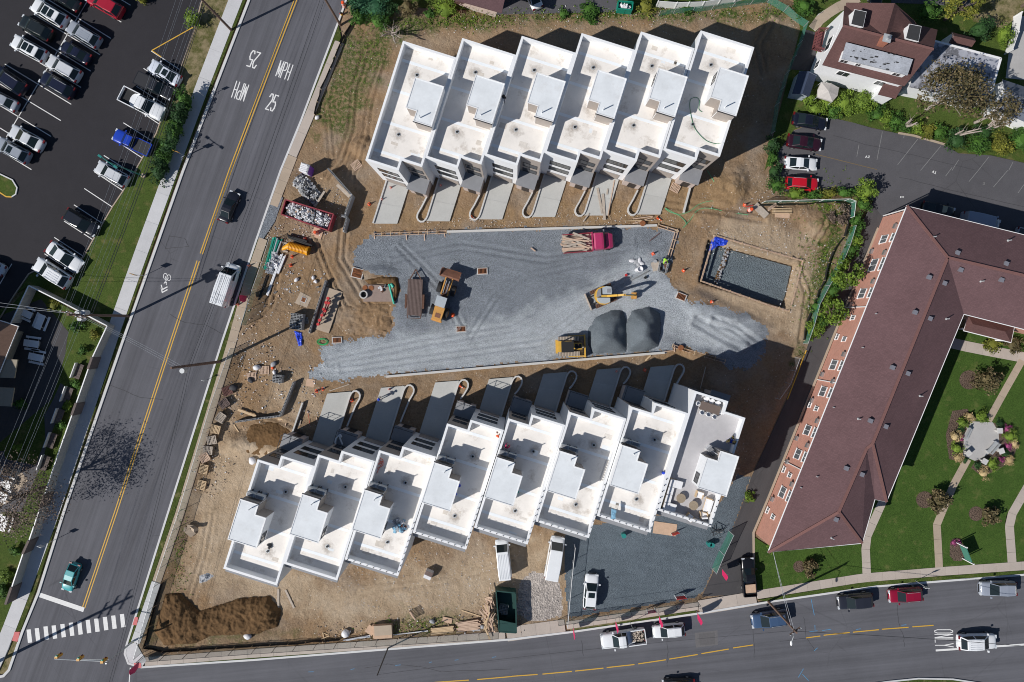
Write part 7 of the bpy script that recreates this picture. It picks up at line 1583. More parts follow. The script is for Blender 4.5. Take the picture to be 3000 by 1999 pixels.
# ---- timber yard along the street
pw_ = thing('plywood_stack', 'stack of plywood sheets with a grey top sheet by the street fence', 'plywood stack', at(1, 3, 1172, 1078), hd(1, 3, (1090, 1085), (1265, 1075)))
for k in range(7): MB().box(-1.3 + rnd.uniform(-.1, .1), 1.2 + rnd.uniform(-.1, .1), -.9 + rnd.uniform(-.06, .06), .8 + rnd.uniform(-.06, .06), .1 + .1 * k, .19 + .1 * k).build('sheet', 'plywood', pw_)
MB().box(-1.05, 1.25, -.45, .85, .81, .86).build('sheet', 'tan_concrete', pw_)
plank(1, 3, (1020, 1065), (1085, 1110), 1.1, .3, 'plywood', 'slanting plywood offcut left of the plywood stack', None, .05, 'plywood', 'plywood_sheet')
def bundle(label, c, r, a, b_, w, n, layers, m, mess=.0):
    A_, B_ = g(c, r, *a), g(c, r, *b_); root = thing('lumber_stack', label, 'lumber stack', (A_ + B_) / 2, heading(A_, B_), 'lumber stacks'); L_ = (B_ - A_).length
    for l in range(layers):
        for k in range(n): MB().obox((rnd.uniform(-.15, .15) * (1 + mess), -w / 2 + w * (k + .5) / n, .1 + .13 * l), (L_ * rnd.uniform(.92, 1), w / n * .86, .1), rnd.uniform(-.05, .05) * mess).build('board', m if rnd.random() < .75 else 'timber_pink', root)
bundle('neat golden lumber stack by the street fence', 1, 3, (1612, 1090), (1825, 1065), .85, 5, 3, 'timber'); bundle('pinkish lumber stack right of the golden one', 1, 3, (1848, 1050), (2055, 1025), 1.3, 7, 3, 'timber_pink', 1.0)
hp = thing('lumber_heap', 'tall messy heap of pale offcuts against the green dumpster', 'lumber heap', at(1, 3, 2150, 940))
for k in range(64): MB().obox((rnd.gauss(0, .45), rnd.gauss(0, 1.0), .1 + .018 * k), (rnd.uniform(.8, 2.6), rnd.uniform(.08, .2), .07), R(rnd.gauss(100, 22)), 0, 0, rnd.uniform(-.12, .12)).build('board', rnd.choice(['timber', 'timber_pink', 'timber_pink']), hp)
for k, (a, b_) in enumerate((((610, 1110), (672, 1135)), ((612, 1112), (632, 1185)), ((600, 1168), (668, 1140)))): plank(1, 3, a, b_, .1, .12 + .05 * k, 'timber', 'stud of the small triangular frame by the street fence', 'studs of the triangular frame')
plank(1, 3, (1715, 985), (1800, 1005), .7, .15, 'plywood', 'pale plywood scrap above the golden lumber', None, .05, 'plywood', 'plywood_sheet')
pipes(1, 3, [((800, 1180), (1050, 1135)), ((830, 1182), (1048, 1142)), ((860, 1172), (1052, 1148)), ((1250, 1132), (1580, 1092)), ((1890, 1088), (2060, 1085))], .07, 'pipe_white', 'white pipe lying along the street fence', 'white pipes by the street fence', .15)
simple('white_sack', MB().ball((0, 0, .35), .55, 12, 6, 0, (1, 1, .75), .14), 'trash_white', 'big white bag left of the plywood stack', 'bag', at(1, 3, 828, 1108), 0, None, True); simple('white_sack', MB().ball((0, 0, .3), .5, 12, 6, 0, (1.1, .8, .7), .14), 'trash_white', 'white bag at the edge of the dark soil heap', 'bag', at(0, 3, 2285, 1135), 0, None, True); simple('white_sack', MB().ball((0, 0, .3), .5, 12, 6, 0, (1, 1.1, .6), .14), 'trash_white', 'white bag beside the nearest lower unit', 'bag', at(0, 2, 2325, 1095), 0, None, True)
bx = thing('insulated_box', 'white and brown box standing alone on the southern sand', 'box', at(1, 3, 1590, 560), R(-24)); MB().box(-.5, .5, -.5, .5, 0, 1.0).build('carton', 'trash_white', bx); MB().box(-.52, .52, -.05, .52, 1.0, 1.04).build('lid', 'deck_wood', bx)
st_ = thing('stone_stack', 'tumbled pale stone pieces by the road fence', 'stones', at(0, 3, 1760, 180)); 
for k, (x, y, z, sx, sy, a) in enumerate(((0, 0, .3, 1.1, .8, 20), (.1, .75, .3, .9, .45, 60), (.55, .6, .6, .4, 1.1, 25), (-.55, .35, .2, .6, .5, 0))): MB().lump((x, y, z), (sx, sy, .5)).build('stone', 'tan_concrete', st_)
P = [at(1, 3, 2205, 725, 1.7), at(1, 3, 2385, 745, 1.7), at(1, 3, 2392, 1110, 1.7), at(1, 3, 2235, 1100, 1.7)]
dg_, q = container('dark green dumpster with blocks beside the lumber heap', P, 1.5, 'dumpster_green')
MB().prism([(p.x * .95, p.y * .95 - .2) for p in q[2:]] + [(q[3].x * .95, q[3].y * .95 + 1.4), (q[2].x * .95, q[2].y * .95 + 1.1)], 1.7, 1.76).build('lid', 'dumpster_green', dg_)
P = [W(1811, 4, 1.4), W(1854, 6, 1.4), W(1852, 30, 1.4), W(1809, 26, 1.4)]; dg2, q = container('bright green open dumpster behind the upper row', P, 1.2, mat('dumpster_bright', (.005, .22, .15), .5, .1)); rubbish('rubbish', 'white bags in the bright green dumpster', 'rubbish', dg2.location, 0, .6, .35, .8, 1.3, 24, ['trash_white'], .2, .5)
# ---- hoses
def hose(label, pts, m='hose_green', r_=.03): simple('hose', MB().tube(pts, r_, 5), m, label, 'hose')
def curve(P, n=8):
    out = []; P = [Vector(p) for p in P]
    for i in range(len(P) - 1):
        p0, p1, p2, p3 = P[max(0, i - 1)], P[i], P[i + 1], P[min(len(P) - 1, i + 2)]
        for k in range(n): t = k / n; out.append(.5 * ((2 * p1) + (p2 - p0) * t + (2 * p0 - 5 * p1 + 4 * p2 - p3) * t * t + (3 * p1 - p0 - 3 * p2 + p3) * t ** 3))
    return out + [P[-1]]
hose('green hose looping across the earth right of the upper driveways', curve(gp(2, 1, [(1795, 0), (1850, 90), (1890, 160), (2010, 215), (2020, 290), (1960, 322), (1840, 280), (1720, 310), (1620, 380), (1520, 400), (1410, 345), (1450, 380), (1530, 410), (1600, 480), (1570, 525), (1640, 450), (1700, 370), (1800, 345), (2000, 385), (2170, 405)], .15)), mat('hose_pale', (.1, .42, .2), .6, 0), .04)
hose('dark green hose looping over the roof of the end upper unit', curve(gp(2, 0, [(1745, 1030), (1715, 1000), (1725, 930), (1690, 895), (1640, 920), (1635, 1000), (1660, 1130), (1700, 1210), (1780, 1290), (1860, 1320), (1900, 1318)], 9.78) + [g(2, 0, 1945, 1315, 10.85)]), 'hose_green', .035)
for k in range(3): hose('%s ring of the green hose coil by the drain box' % ['outer', 'middle', 'inner'][k], [at(1, 2, 612, 5, .12 + .05 * k) + Vector(((.75 - .12 * k) * math.cos(t), (.45 - .06 * k) * math.sin(t), 0)) for t in [6.2832 * i / 24 for i in range(25)]], mat('hose_bright', (.03, .4, .12), .6, 0), .035)
hose('red string line left of the first lower driveway', gp(1, 2, [(475, 645), (490, 730), (510, 855)], .12), 'red', .025); hose('white flexible duct on the porch of the first lower unit', curve(gp(1, 2, [(730, 950), (735, 900), (770, 860), (785, 880), (765, 870), (795, 950)], 3.65)), 'pipe_white', .11)
hose('orange extension cord coiled on the third lower roof', curve(gp(1, 2, [(1105, 1170), (1160, 1145), (1165, 1090), (1130, 1080), (1150, 1120), (1120, 1130), (1165, 1100), (1130, 1170), (1110, 1215)], 9.78)), 'orange', .03)

for k, (c, r, u, v, m_, sz, lab) in enumerate(((1, 2, 12, 240, 'trash_white', .5, 'white wrapped bag left of the pale slatted pallet'), (1, 2, 165, 210, 'trash_grey', .45, 'grey bag right of the pale slatted pallet'), (1, 2, 155, 245, 'orange', .25, 'small orange bag beside the grey bag'), (1, 2, 172, 285, 'trash_white', .3, 'small white sack under the orange bag'), (0, 2, 2310, 358, 'trash_dark', .45, 'black bag on the corner of a pallet'), (0, 2, 2150, 425, 'trash_dark', .6, 'black plastic bag behind the dark red pallets'), (1, 1, 375, 1005, 'trash_white', .35, 'crumpled white sheet on the earth below the pipes'), (1, 1, 528, 985, 'trash_white', .28, 'white sack left of the top of the straight block wall'), (1, 1, 552, 1020, 'trash_white', .28, 'white sack beside the lone block'), (1, 3, 1620, 1000, 'trash_grey', .4, 'grey sack above the golden lumber stack'), (1, 3, 2080, 1050, 'trash_grey', .35, 'grey bundle at the foot of the lumber heap'), (1, 0, 565, 1085, 'trash_white', .35, 'white bag at the end of the roadside silt fence'))):
    simple('sack', MB().ball((0, 0, sz * .5), sz, 11, 6, 0, (1, .75, .6), .2), m_, lab, 'bag', g(c, r, u, v, .05), R(37 * k), None, True)
rubbish('debris', 'scraps and stones round the pallet stacks by the road fence', 'debris', g(0, 2, 2130, 700), R(70), 11, 2.6, .08, .14, 420, ['trash_white', 'timber_pink', 'trash_dark', 'timber'], .03, .14)
rubbish('debris', 'splinters and scraps along the lumber by the street fence', 'debris', g(1, 3, 1500, 1060), R(3), 14, 1.4, .08, .14, 320, ['trash_white', 'timber_pink', 'timber', 'trash_dark'], .03, .14)
rubbish('debris', 'rubble and scraps on the earth between dumpster and pipes', 'debris', g(1, 1, 380, 560), R(20), 4, 1.8, .08, .14, 260, ['trash_white', 'timber_pink', 'trash_grey', 'trash_dark'], .03, .13)
# ================================================================== PLANTS
def leaves(mb, c, rad, n, size, clumps=10, flat_=.6, droop=0.0):
    """leaf-sized faces in clumps spread through an uneven ellipsoid"""
    cl = []
    for k in range(clumps):
        t = rnd.uniform(0, 6.283); ph = math.acos(rnd.uniform(-.35, 1)); q = rnd.uniform(.35, .95) ** .6
        cl.append((Vector((rad[0] * q * math.sin(ph) * math.cos(t), rad[1] * q * math.sin(ph) * math.sin(t), rad[2] * q * math.cos(ph))), rnd.uniform(.22, .5)))
    o = Vector(c)
    for i in range(n):
        cc, s_ = cl[i % clumps]; d = Vector((rnd.gauss(0, 1), rnd.gauss(0, 1), rnd.gauss(0, 1)))
        d = d.normalized() * (rnd.random() ** .45) * s_
        p = o + cc + Vector((d.x * rad[0], d.y * rad[1], d.z * rad[2] - droop * (cc.x ** 2 + cc.y ** 2) * .1))
        a = Vector((rnd.gauss(0, 1), rnd.gauss(0, 1), rnd.gauss(0, flat_))).normalized(); nz = Vector((rnd.gauss(0, .6), rnd.gauss(0, .6), 1)).normalized(); b_ = nz.cross(a).normalized()
        L_ = size * rnd.uniform(.6, 1.4); w_ = L_ * rnd.uniform(.4, .65)
        mb.add([p - a * L_ / 2, p + b_ * w_ / 2, p + a * L_ / 2, p - b_ * w_ / 2], [(0, 1, 2, 3)])
def shrub(c, r, u, v, rad, h, m, label, name='shrub', cat='shrub', grp=None, n=None, size=.22, clumps=9, stem=True, z0=0.0):
    root = thing(name, label, cat, g(c, r, u, v, z0), 0, grp); mb = MB(); rx, ry = rad if isinstance(rad, tuple) else (rad, rad)
    n = n or int(340 * max(.6, rx * ry)); mb.ball((0, 0, h * .42), 1, 9, 5, 0, (rx * .62, ry * .62, h * .4), .12); leaves(mb, (0, 0, h * .5), (rx, ry, h * .55), n, size, clumps + int(3 * rx)); mb.build('foliage', m, root)  # solid ball added inside the leaves to block light passing through
    if stem:
        st = MB()
        for k in range(3): st.tube([(0, 0, -.05), (rnd.uniform(-.4, .4) * rx, rnd.uniform(-.4, .4) * ry, h * .6)], .05, 5, 0, .02)
        st.build('stem', 'bark', root)
    return root
def tree(c, r, u, v, h, rad, m, label, lean=(0, 0), n=1500, size=.32, clumps=22, bark='bark', crown_h=None, grp=None):
    root = thing('tree', label, 'tree', g(c, r, u, v), 0, grp); lx, ly = lean; ch = crown_h or h * .5
    tr_ = MB().tube([(0, 0, -.1), (lx * .3, ly * .3, h * .35), (lx * .8, ly * .8, h * .7)], .22, 8, 0, .1).build('trunk', bark, root)
    for k in range(7):
        t = 6.283 * k / 7 + rnd.uniform(-.3, .3); q = rnd.uniform(.5, .9)
        MB().tube([(lx * .5, ly * .5, h * rnd.uniform(.35, .55)), (lx + rad * .4 * q * math.cos(t), ly + rad * .4 * q * math.sin(t), h * .72), (lx + rad * q * math.cos(t), ly + rad * q * math.sin(t), h * rnd.uniform(.7, .92))], .08, 5, 0, .02).build('limb', bark, tr_)
    mb = MB(); leaves(mb, (lx, ly, h - ch * .55), (rad, rad * .92, ch * .6), n, size, clumps); mb.build('crown', m, root); return root
SH = [(3, 0, 420, 1010, (1.3, 1.1), 1.2, 'leaf_lime', 'first low green filler bush from the left above the right car park'), (3, 0, 590, 1030, (1.3, 1.1), 1.2, 'leaf_green', 'second low green filler bush from the left above the right car park'), (3, 0, 740, 1010, (1.3, 1.1), 1.2, 'leaf_lime', 'third low green filler bush from the left above the right car park'), (3, 0, 920, 1000, (1.3, 1.1), 1.2, 'leaf_green', 'fourth low green filler bush from the left above the right car park'), (3, 0, 1060, 1100, (1.3, 1.1), 1.2, 'leaf_lime', 'fifth low green filler bush from the left above the right car park'), (3, 0, 1240, 1170, (1.3, 1.1), 1.2, 'leaf_green', 'sixth low green filler bush from the left above the right car park'), (3, 0, 1340, 1190, (1.3, 1.1), 1.2, 'leaf_lime', 'seventh low green filler bush from the left above the right car park'), (3, 0, 1560, 1230, (1.3, 1.1), 1.2, 'leaf_green', 'eighth low green filler bush from the left above the right car park'), (3, 1, 800, 560, (1.0, 1.3), 1.3, 'leaf_green', 'first leafy bush from the top along the lane fence'), (3, 1, 770, 640, (1.0, 1.3), 1.3, 'leaf_lime', 'second leafy bush from the top along the lane fence'), (3, 1, 745, 740, (1.0, 1.3), 1.3, 'leaf_green', 'third leafy bush from the top along the lane fence'), (3, 1, 690, 850, (1.0, 1.3), 1.3, 'leaf_lime', 'fourth leafy bush from the top along the lane fence'), (3, 1, 590, 1020, (1.0, 1.3), 1.3, 'leaf_green', 'fifth leafy bush from the top along the lane fence'), (3, 1, 545, 1190, (1.0, 1.3), 1.3, 'leaf_lime', 'sixth leafy bush from the top along the lane fence'), (3, 1, 470, 1390, (1.0, 1.3), 1.3, 'leaf_green', 'seventh leafy bush from the top along the lane fence'), (3, 1, 430, 1440, (1.0, 1.3), 1.3, 'leaf_lime', 'eighth leafy bush from the top along the lane fence'), (1, 0, 990, 90, 1.7, 2.6, 'leaf_bluegreen', 'big blue-green shrub, leftmost of the clump above the site corner'), (1, 0, 1110, 110, 1.9, 3.0, 'leaf_bluegreen', 'tallest blue-green shrub in the clump above the site corner'), (1, 0, 960, 190, 1.4, 2.2, 'leaf_green', 'mid green shrub at the lower left of the top clump'), (1, 0, 1140, 215, 1.5, 2.0, 'leaf_green', 'green shrub just above the tangled tree stump'), (1, 0, 1230, 120, 1.5, 2.3, 'leaf_dark', 'dark shrub at the right of the top clump'),
      (1, 0, 1400, 110, 1.3, 2.6, 'leaf_brown', 'olive brown bush standing right of the top clump'), (1, 0, 1745, 110, 1.6, 1.6, 'leaf_lime', 'lime bush on the grass below the paved footpath'), (1, 0, 1590, 145, .8, 1.0, 'leaf_green', 'low green bush left of the lime bush'), (2, 0, 1220, 80, 1.4, 1.8, 'leaf_yellow', 'straw green bush beside the bright green dumpster'), (2, 0, 720, 125, 1.6, .8, 'leaf_green', 'low weeds along the asphalt edge above the upper row'), (2, 0, 470, 140, .8, .7, 'leaf_green', 'small weed clump left of those on the asphalt edge'), (2, 0, 1600, 85, 1.1, .7, 'leaf_green', 'weeds in front of the white vinyl fence'),
      (3, 0, 290, 105, (1.4, 1.4), 2.4, 'leaf_green', 'bushy shrub outside the green fence corner'), (3, 0, 1420, 145, (1.35, 1.35), 2.4, 'leaf_green', 'rounded green shrub between the house and the yellow tree'), (3, 0, 1885, 310, (1.6, 1.6), 3.0, 'leaf_dark', 'large clipped evergreen beside the brown shed'), (3, 0, 2110, 365, (1.0, 1.6), 2.6, 'leaf_lime', 'lime green thuja by the white wall'),
      (3, 0, 360, 930, 1.2, 1.3, 'leaf_lime', 'bright shrub nearest the navy shed in the parking hedge'), (3, 0, 510, 965, 1.3, 1.3, 'leaf_lime', 'bright shrub below the tan canopy in the parking hedge'), (3, 0, 660, 960, 1.6, 1.7, 'leaf_lime', 'bright shrub in the middle of the parking hedge'), (3, 0, 840, 960, 1.7, 1.8, 'leaf_lime', 'biggest bright shrub of the parking hedge'), (3, 0, 980, 1060, 1.3, 1.3, 'leaf_green', 'shrub right of the biggest bright one'), (3, 0, 1150, 1130, 1.3, 1.4, 'leaf_green', 'shrub left of the split pale trunk'), (3, 0, 1450, 1215, 1.3, 1.0, 'leaf_yellow', 'yellowish shrub behind the curved kerb'),
      (3, 0, 1700, 1300, 1.6, 1.6, 'leaf_dark', 'dark green shrub at the bend of the right car park'), (3, 0, 1900, 1350, 1.7, 1.5, 'leaf_green', 'shrub right of the dark one at the bend'), (3, 0, 2100, 1340, 1.8, 1.6, 'leaf_yellow', 'yellow green shrub above the white stones'), (3, 0, 2300, 1300, 2.0, 1.8, 'leaf_green', 'shrub at the right picture edge above the car park'), (3, 0, 1950, 1240, 1.4, 1.4, 'leaf_dark', 'shrub behind the pale fallen limb'), (3, 0, 1900, 1010, 1.0, 1.4, 'leaf_lime', 'small bright shrub at the annexe corner'),
      (3, 0, 20, 1350, (1.0, 1.3), 1.6, 'leaf_dark', 'hedge bush in the shadow by the navy sedan'), (3, 0, 20, 1470, (.9, 1.3), 1.6, 'leaf_green', 'hedge bush left of the white sedan'), (3, 1, 35, 30, (1.0, 1.4), 1.8, 'leaf_dark', 'hedge bush left of the red SUV roof'), (3, 1, 60, 150, (1.1, 1.3), 1.8, 'leaf_green', 'hedge bush at the lower left corner of the hedge'), (3, 1, 230, 225, (1.3, 1.0), 1.6, 'leaf_lime', 'hedge bush under the red SUV'), (3, 1, 390, 230, (1.4, .9), 1.5, 'leaf_green', 'hedge bush second right of the one under the red SUV'), (3, 1, 540, 215, (1.4, .9), 1.5, 'leaf_yellow', 'yellowish bush midway along the lower hedge'), (3, 1, 680, 215, (1.3, .9), 1.6, 'leaf_green', 'hedge bush left of the tall corner bush'),
      (3, 1, 840, 210, (1.6, 1.6), 3.0, 'leaf_lime', 'tall bush at the hedge corner throwing a branched shadow'), (3, 1, 850, 320, (1.2, 1.2), 2.0, 'leaf_green', 'bush just below the tall corner bush'), (3, 1, 790, 465, (1.0, 1.2), 1.6, 'leaf_green', 'small bush between fence and lane below the hedge corner'), (3, 1, 575, 1110, (1.2, 1.0), 1.6, 'leaf_green', 'bush between the two lane trees'), (3, 1, 395, 1480, (1.1, 1.4), 1.4, 'leaf_lime', 'bush near the yellow barrier pole'), (3, 1, 430, 1250, (.9, .9), 1.2, 'leaf_green', 'small bush left of the lower lane tree'),
      (2, 2, 2170, 1430, .9, .8, 'leaf_lime', 'weed clump by the mesh gate behind the end unit'), (3, 3, 20, 250, (.6, 2.0), .8, 'leaf_lime', 'tall grass at the lower left corner of the brick building'), (3, 2, 2040, 20, 1.2, .9, 'leaf_yellow', 'flower shrubs under the portico edge'), (3, 2, 2240, 30, 1.3, .9, 'leaf_brown', 'brown shrubs right of those under the portico'),
      (0, 0, 1330, 15, .9, 1.6, 'leaf_yellow', 'yellow green bush at the top edge by the car park'), (0, 0, 1800, 215, (1.3, 1.2), 2.2, 'leaf_lime', 'small bushy tree at the tip of the yellow painted corner'), (0, 0, 1745, 950, (1.15, 1.6), 3.0, 'leaf_green', 'first dark hedge bush from the top along the left sidewalk'), (0, 0, 1715, 1030, (1.15, 1.6), 2.9, 'leaf_dark', 'second dark hedge bush from the top along the left sidewalk'), (0, 0, 1690, 1110, (1.15, 1.6), 2.8, 'leaf_dark', 'third dark hedge bush from the top along the left sidewalk'), (0, 0, 1660, 1200, (1.15, 1.6), 2.6, 'leaf_green', 'fourth dark hedge bush from the top along the left sidewalk'), (0, 0, 1625, 1280, (1.15, 1.6), 2.5, 'leaf_dark', 'fifth dark hedge bush from the top along the left sidewalk'), (0, 0, 1595, 1360, (1.15, 1.6), 2.4, 'leaf_dark', 'sixth dark hedge bush from the top along the left sidewalk'), (0, 0, 1560, 1440, (1.15, 1.6), 2.3, 'leaf_green', 'seventh dark hedge bush from the top along the left sidewalk'), (0, 0, 1525, 1520, (1.15, 1.6), 2.2, 'leaf_dark', 'eighth dark hedge bush from the top along the left sidewalk'), (0, 0, 1490, 1600, (1.15, 1.6), 2.0, 'leaf_dark', 'ninth dark hedge bush from the top along the left sidewalk'), (0, 2, 775, 85, .7, .9, 'leaf_green', 'green bush beside the upper yard fence pier'), (0, 2, 715, 390, .8, .9, 'leaf_green', 'bush between the first two yard benches'), (0, 2, 640, 590, .7, .8, 'leaf_lime', 'bush between the second and third yard bench'), (0, 2, 590, 770, .7, .9, 'leaf_green', 'bush below the third yard bench'), (0, 3, 175, 345, .8, 1.1, 'leaf_green', 'bush by the lower brown yard pier'), (0, 3, 95, 570, 1.0, .9, 'leaf_lime', 'bright bush row inside the lower yard fence'), (0, 3, 40, 700, 1.1, 1.0, 'leaf_green', 'green bush at the lower end of the yard fence'), (0, 1, 720, 1425, 1.0, 1.1, 'leaf_green', 'green bush behind the upper yard fence'), (0, 1, 500, 1240, .9, .8, 'leaf_yellow', 'yellow flowering bush behind the upper yard fence'), (0, 1, 880, 1500, .8, .8, 'leaf_yellow', 'flowering bush at the yard fence corner'), (0, 2, 215, 570, .9, 1.0, 'leaf_green', 'shaded bush below the left building balcony'), (0, 2, 190, 980, .8, .9, 'leaf_lime', 'bush at the edge of the yard footpath')]
for s_ in SH: shrub(*s_)
for c, r, u, v, rad, lab in ((3, 2, 1950, 350, 1.7, 'weeping olive shrub in the lawn above the flower ring'), (3, 2, 1530, 1450, 1.5, 'weeping olive shrub beside the pale footpath below the flower ring'), (3, 3, 350, 495, 1.05, 'small brown weeping shrub on the lawn under the brick building'), (3, 3, 1990, 10, 1.3, 'brown weeping shrub above the green sign bed')):
    simple('mulch_bed', MB().cyl(0, 0, -.05, .1, rad * .75, 20), 'mulch', 'round mulch bed under the ' + lab.split(' in ')[0].split(' beside ')[0].split(' on ')[0].split(' above ')[0] + (' of the ' + ['upper lawn', 'path', 'street lawn', 'sign lawn'][[1950, 1530, 350, 1990].index(u)]), 'mulch bed', g(c, r, u - 95 * rad / 1.5, v + 5))
    shrub(c, r, u, v, rad, rad * 1.5, 'leaf_brown', lab, 'weeping_shrub', 'shrub', 'weeping shrubs', int(700 * rad), .3, 16)
for u, v, rad, m_, lab in ((1940, 680, 1.1, 'leaf_lime', 'lime hydrangea at the top of the flower ring'), (1840, 690, .8, 'leaf_plume', 'straw plume grass at the top left of the ring'), (1770, 745, .9, 'leaf_lime', 'lime hydrangea upper left in the ring'), (1750, 815, .6, 'leaf_dark', 'dark clipped ball behind the left bench'), (1700, 870, .85, 'leaf_plume', 'straw plume grass left of the left bench'), (1768, 885, .4, 'leaf_pink', 'pink flowers by the left bench'), (1715, 978, .95, 'leaf_lime', 'lime hydrangea leftmost in the ring'), (1730, 1072, .8, 'leaf_plume', 'straw plume grass lower left in the ring'), (1800, 1090, .45, 'leaf_dark', 'dark clipped ball at the lower left path mouth'), (2112, 755, .7, 'leaf_dark', 'dark clipped ball at the upper right path mouth'),
                         (2185, 800, .65, 'leaf_pink', 'pink flowers upper right in the ring'), (2192, 862, 1.0, 'leaf_lime', 'lime hydrangea rightmost in the ring'), (2245, 935, .7, 'leaf_plume', 'straw plume grass rightmost in the ring'), (2195, 962, .6, 'leaf_pink', 'pink flowers behind the right bench'), (2170, 1028, .65, 'leaf_dark', 'dark clipped ball right of the white pedestal'), (2200, 1085, .8, 'leaf_plume', 'straw plume grass lower right in the ring'), (2128, 1082, .5, 'leaf_pink', 'pink flowers lower right in the ring'), (2042, 1125, 1.0, 'leaf_lime', 'lime hydrangea at the bottom of the ring'), (1960, 1200, .9, 'leaf_plume', 'straw plume grass at the bottom of the ring'), (1912, 1140, .65, 'leaf_dark', 'dark clipped ball at the bottom of the ring')):
    shrub(3, 2, u, v, rad, rad * 1.1, m_, lab, 'flowering_plant' if 'dark' not in m_ else 'shrub', 'plant', 'plants of the flower ring', int(420 * rad), .15, 10)
tree(3, 0, 1450, 1010, 8.0, 3.9, 'leaf_brown', 'large browning tree over the flat annexe roof', (-.2, .4), 3600, .34, 40, 'bark_pale'); tree(3, 0, 1900, 1130, 6.0, 2.6, 'leaf_brown', 'smaller browning tree right of the large one', (.2, .3), 1300, .3, 20, 'bark_pale'); tree(3, 0, 1620, 185, 5.5, 2.1, 'leaf_yellow', 'yellow green tree behind the house', (0, 0), 1300, .32, 18)
tree(3, 1, 650, 960, 4.2, 1.9, 'leaf_lime', 'leafy young tree beside the lane, upper of two', (0, 0), 1200, .34, 16, 'bark', 3.6); tree(3, 1, 510, 1300, 4.0, 1.8, 'leaf_lime', 'leafy young tree beside the lane, lower of two', (0, 0), 1100, .34, 16, 'bark', 3.4)
tree(0, 2, 440, 1330, 9.5, 5.2, 'brush', 'sparse autumn tree inside the yard fence shading the road', (0, 0), 6500, .22, 90, 'bark', 7); tree(3, 0, 2330, 60, 6.0, 2.0, 'leaf_brown', 'browning tree at the upper right corner', (0, 0), 800, .3, 14)
def bare(label, c, r, base, tips, rad=.16, name='dead_limb'):
    root = thing(name, label, 'tree limb'); b0 = g(c, r, *base, .4)
    for k, t in enumerate(tips):
        e = g(c, r, *t, rnd.uniform(1.5, 3.2)); limb = MB().tube([b0, b0.lerp(e, .5) + Vector((rnd.uniform(-.2, .2), rnd.uniform(-.2, .2), .3)), e], rad, 7, 0, rad * .3).build('limb', 'bark_pale', root)
        for j in range(6): q = b0.lerp(e, rnd.uniform(.4, .95)); MB().tube([q, q + Vector((rnd.uniform(-.9, .9), rnd.uniform(-.6, .9), rnd.uniform(.2, 1)))], .03, 4, 0, .01).build('twig', 'bark_pale', limb)
    return root
bare('pale forked limb leaning out of the shrubs at the car park bend', 3, 0, (1690, 1260), ((1960, 1180), (1970, 1205), (1800, 1200))); bare('long pale bare tree fallen over the cottage', 3, 0, (1960, 1215), ((2140, 1100), (2330, 920), (2350, 1000), (2280, 880), (2340, 1090)), .14); bare('split pale trunk standing under the large browning tree', 3, 0, (1250, 1165), ((1320, 1095), (1370, 1125)), .22)
bare('tangled uprooted stump below the top shrub clump', 1, 0, (1235, 310), ((1140, 340), (1260, 250), (1290, 300), (1280, 400), (1330, 350), (1190, 290)), .13, 'tree_stump')
mb = MB(); leaves(mb, (0, 0, .3), (1.5, 1.7, .5), 900, .3, 12); o = mb.build('brush_pile', 'brush'); o.location = g(3, 1, 640, 400, .1); tag(o, 'brown brush pile in the corner by the hedge', 'brush pile', kind='stuff')
mb = MB()
for (c, r, u, v, sx, sy, n) in ((3, 1, 560, 560, 4, 9, 260), (3, 1, 440, 900, 3.5, 8, 260), (1, 0, 1800, 190, 10, 1.2, 360), (2, 0, 900, 130, 24, 1.2, 420), (1, 0, 1020, 420, 3.5, 6, 160), (3, 0, 40, 80, 1.5, 2, 60), (1, 3, 1500, 1040, 7, 1.2, 130), (0, 3, 1650, 380, 1.5, 8, 130), (3, 1, 480, 340, 3, 1, 110)):
    for k in range(n): p = g(c, r, u, v, .1); leaves(mb, (p.x + rnd.gauss(0, .45) * sx, p.y + rnd.gauss(0, .45) * sy, .12), (.22, .22, .15), 5, .16, 2)
o = mb.build('weeds', 'leaf_lime'); tag(o, 'scattered weeds on the bare earth round the site', 'weeds', kind='stuff')

# ================================================================== FENCES
def fence(label, pts, h, step, panel, post='dark_metal', rail=None, name='fence', pw=.05, cat='fence', solid=0.0, grp=None):
    root = thing(name, label, cat, (0, 0, 0), 0, grp); P = [Vector((p[0], p[1], 0)) for p in pts]; first = True
    for a, b_ in zip(P, P[1:]):
        n = max(1, round((b_ - a).length / step)); rz = heading(a, b_)
        for k in range(n + 1):
            if k == 0 and not first: continue
            p = a.lerp(b_, k / n); MB().obox((p.x, p.y, h / 2), (pw, pw, h + .1), rz).build('post', post, root)
        first = False
        for k in range(n):
            p, q = a.lerp(b_, k / n), a.lerp(b_, (k + 1) / n); p, q = p.lerp(q, .02), q.lerp(p, .02)
            if solid: MB().bar(p + Vector((0, 0, h / 2 + .04)), q + Vector((0, 0, h / 2 + .04)), solid, h - .08).build('panel', panel, root)
            else:
                nn = (q - p).normalized(); nn = Vector((-nn.y, nn.x, 0)) * rnd.uniform(-.06, .06); mid = (p + q) / 2 + nn
                MB().add([p, mid, q, q + Vector((0, 0, h)), mid * 1 + nn + Vector((0, 0, h - .05)), p + Vector((0, 0, h))], [(0, 1, 4, 5), (1, 2, 3, 4)]).build('mesh_panel', panel, root)
            if rail: MB().tube([p + Vector((0, 0, h)), q + Vector((0, 0, h))], .03, 5).build('rail', rail, root)
    return root
CF = 'green mesh construction fences'
fence('pale green mesh fence between the street sidewalk and the southern sand', wp([(420, 1922), (750, 1898), (1461, 1854)]), 1.8, 2.75, 'fence_mesh_pale', 'dark_metal', 'dark_metal', 'construction_fence', grp=CF)
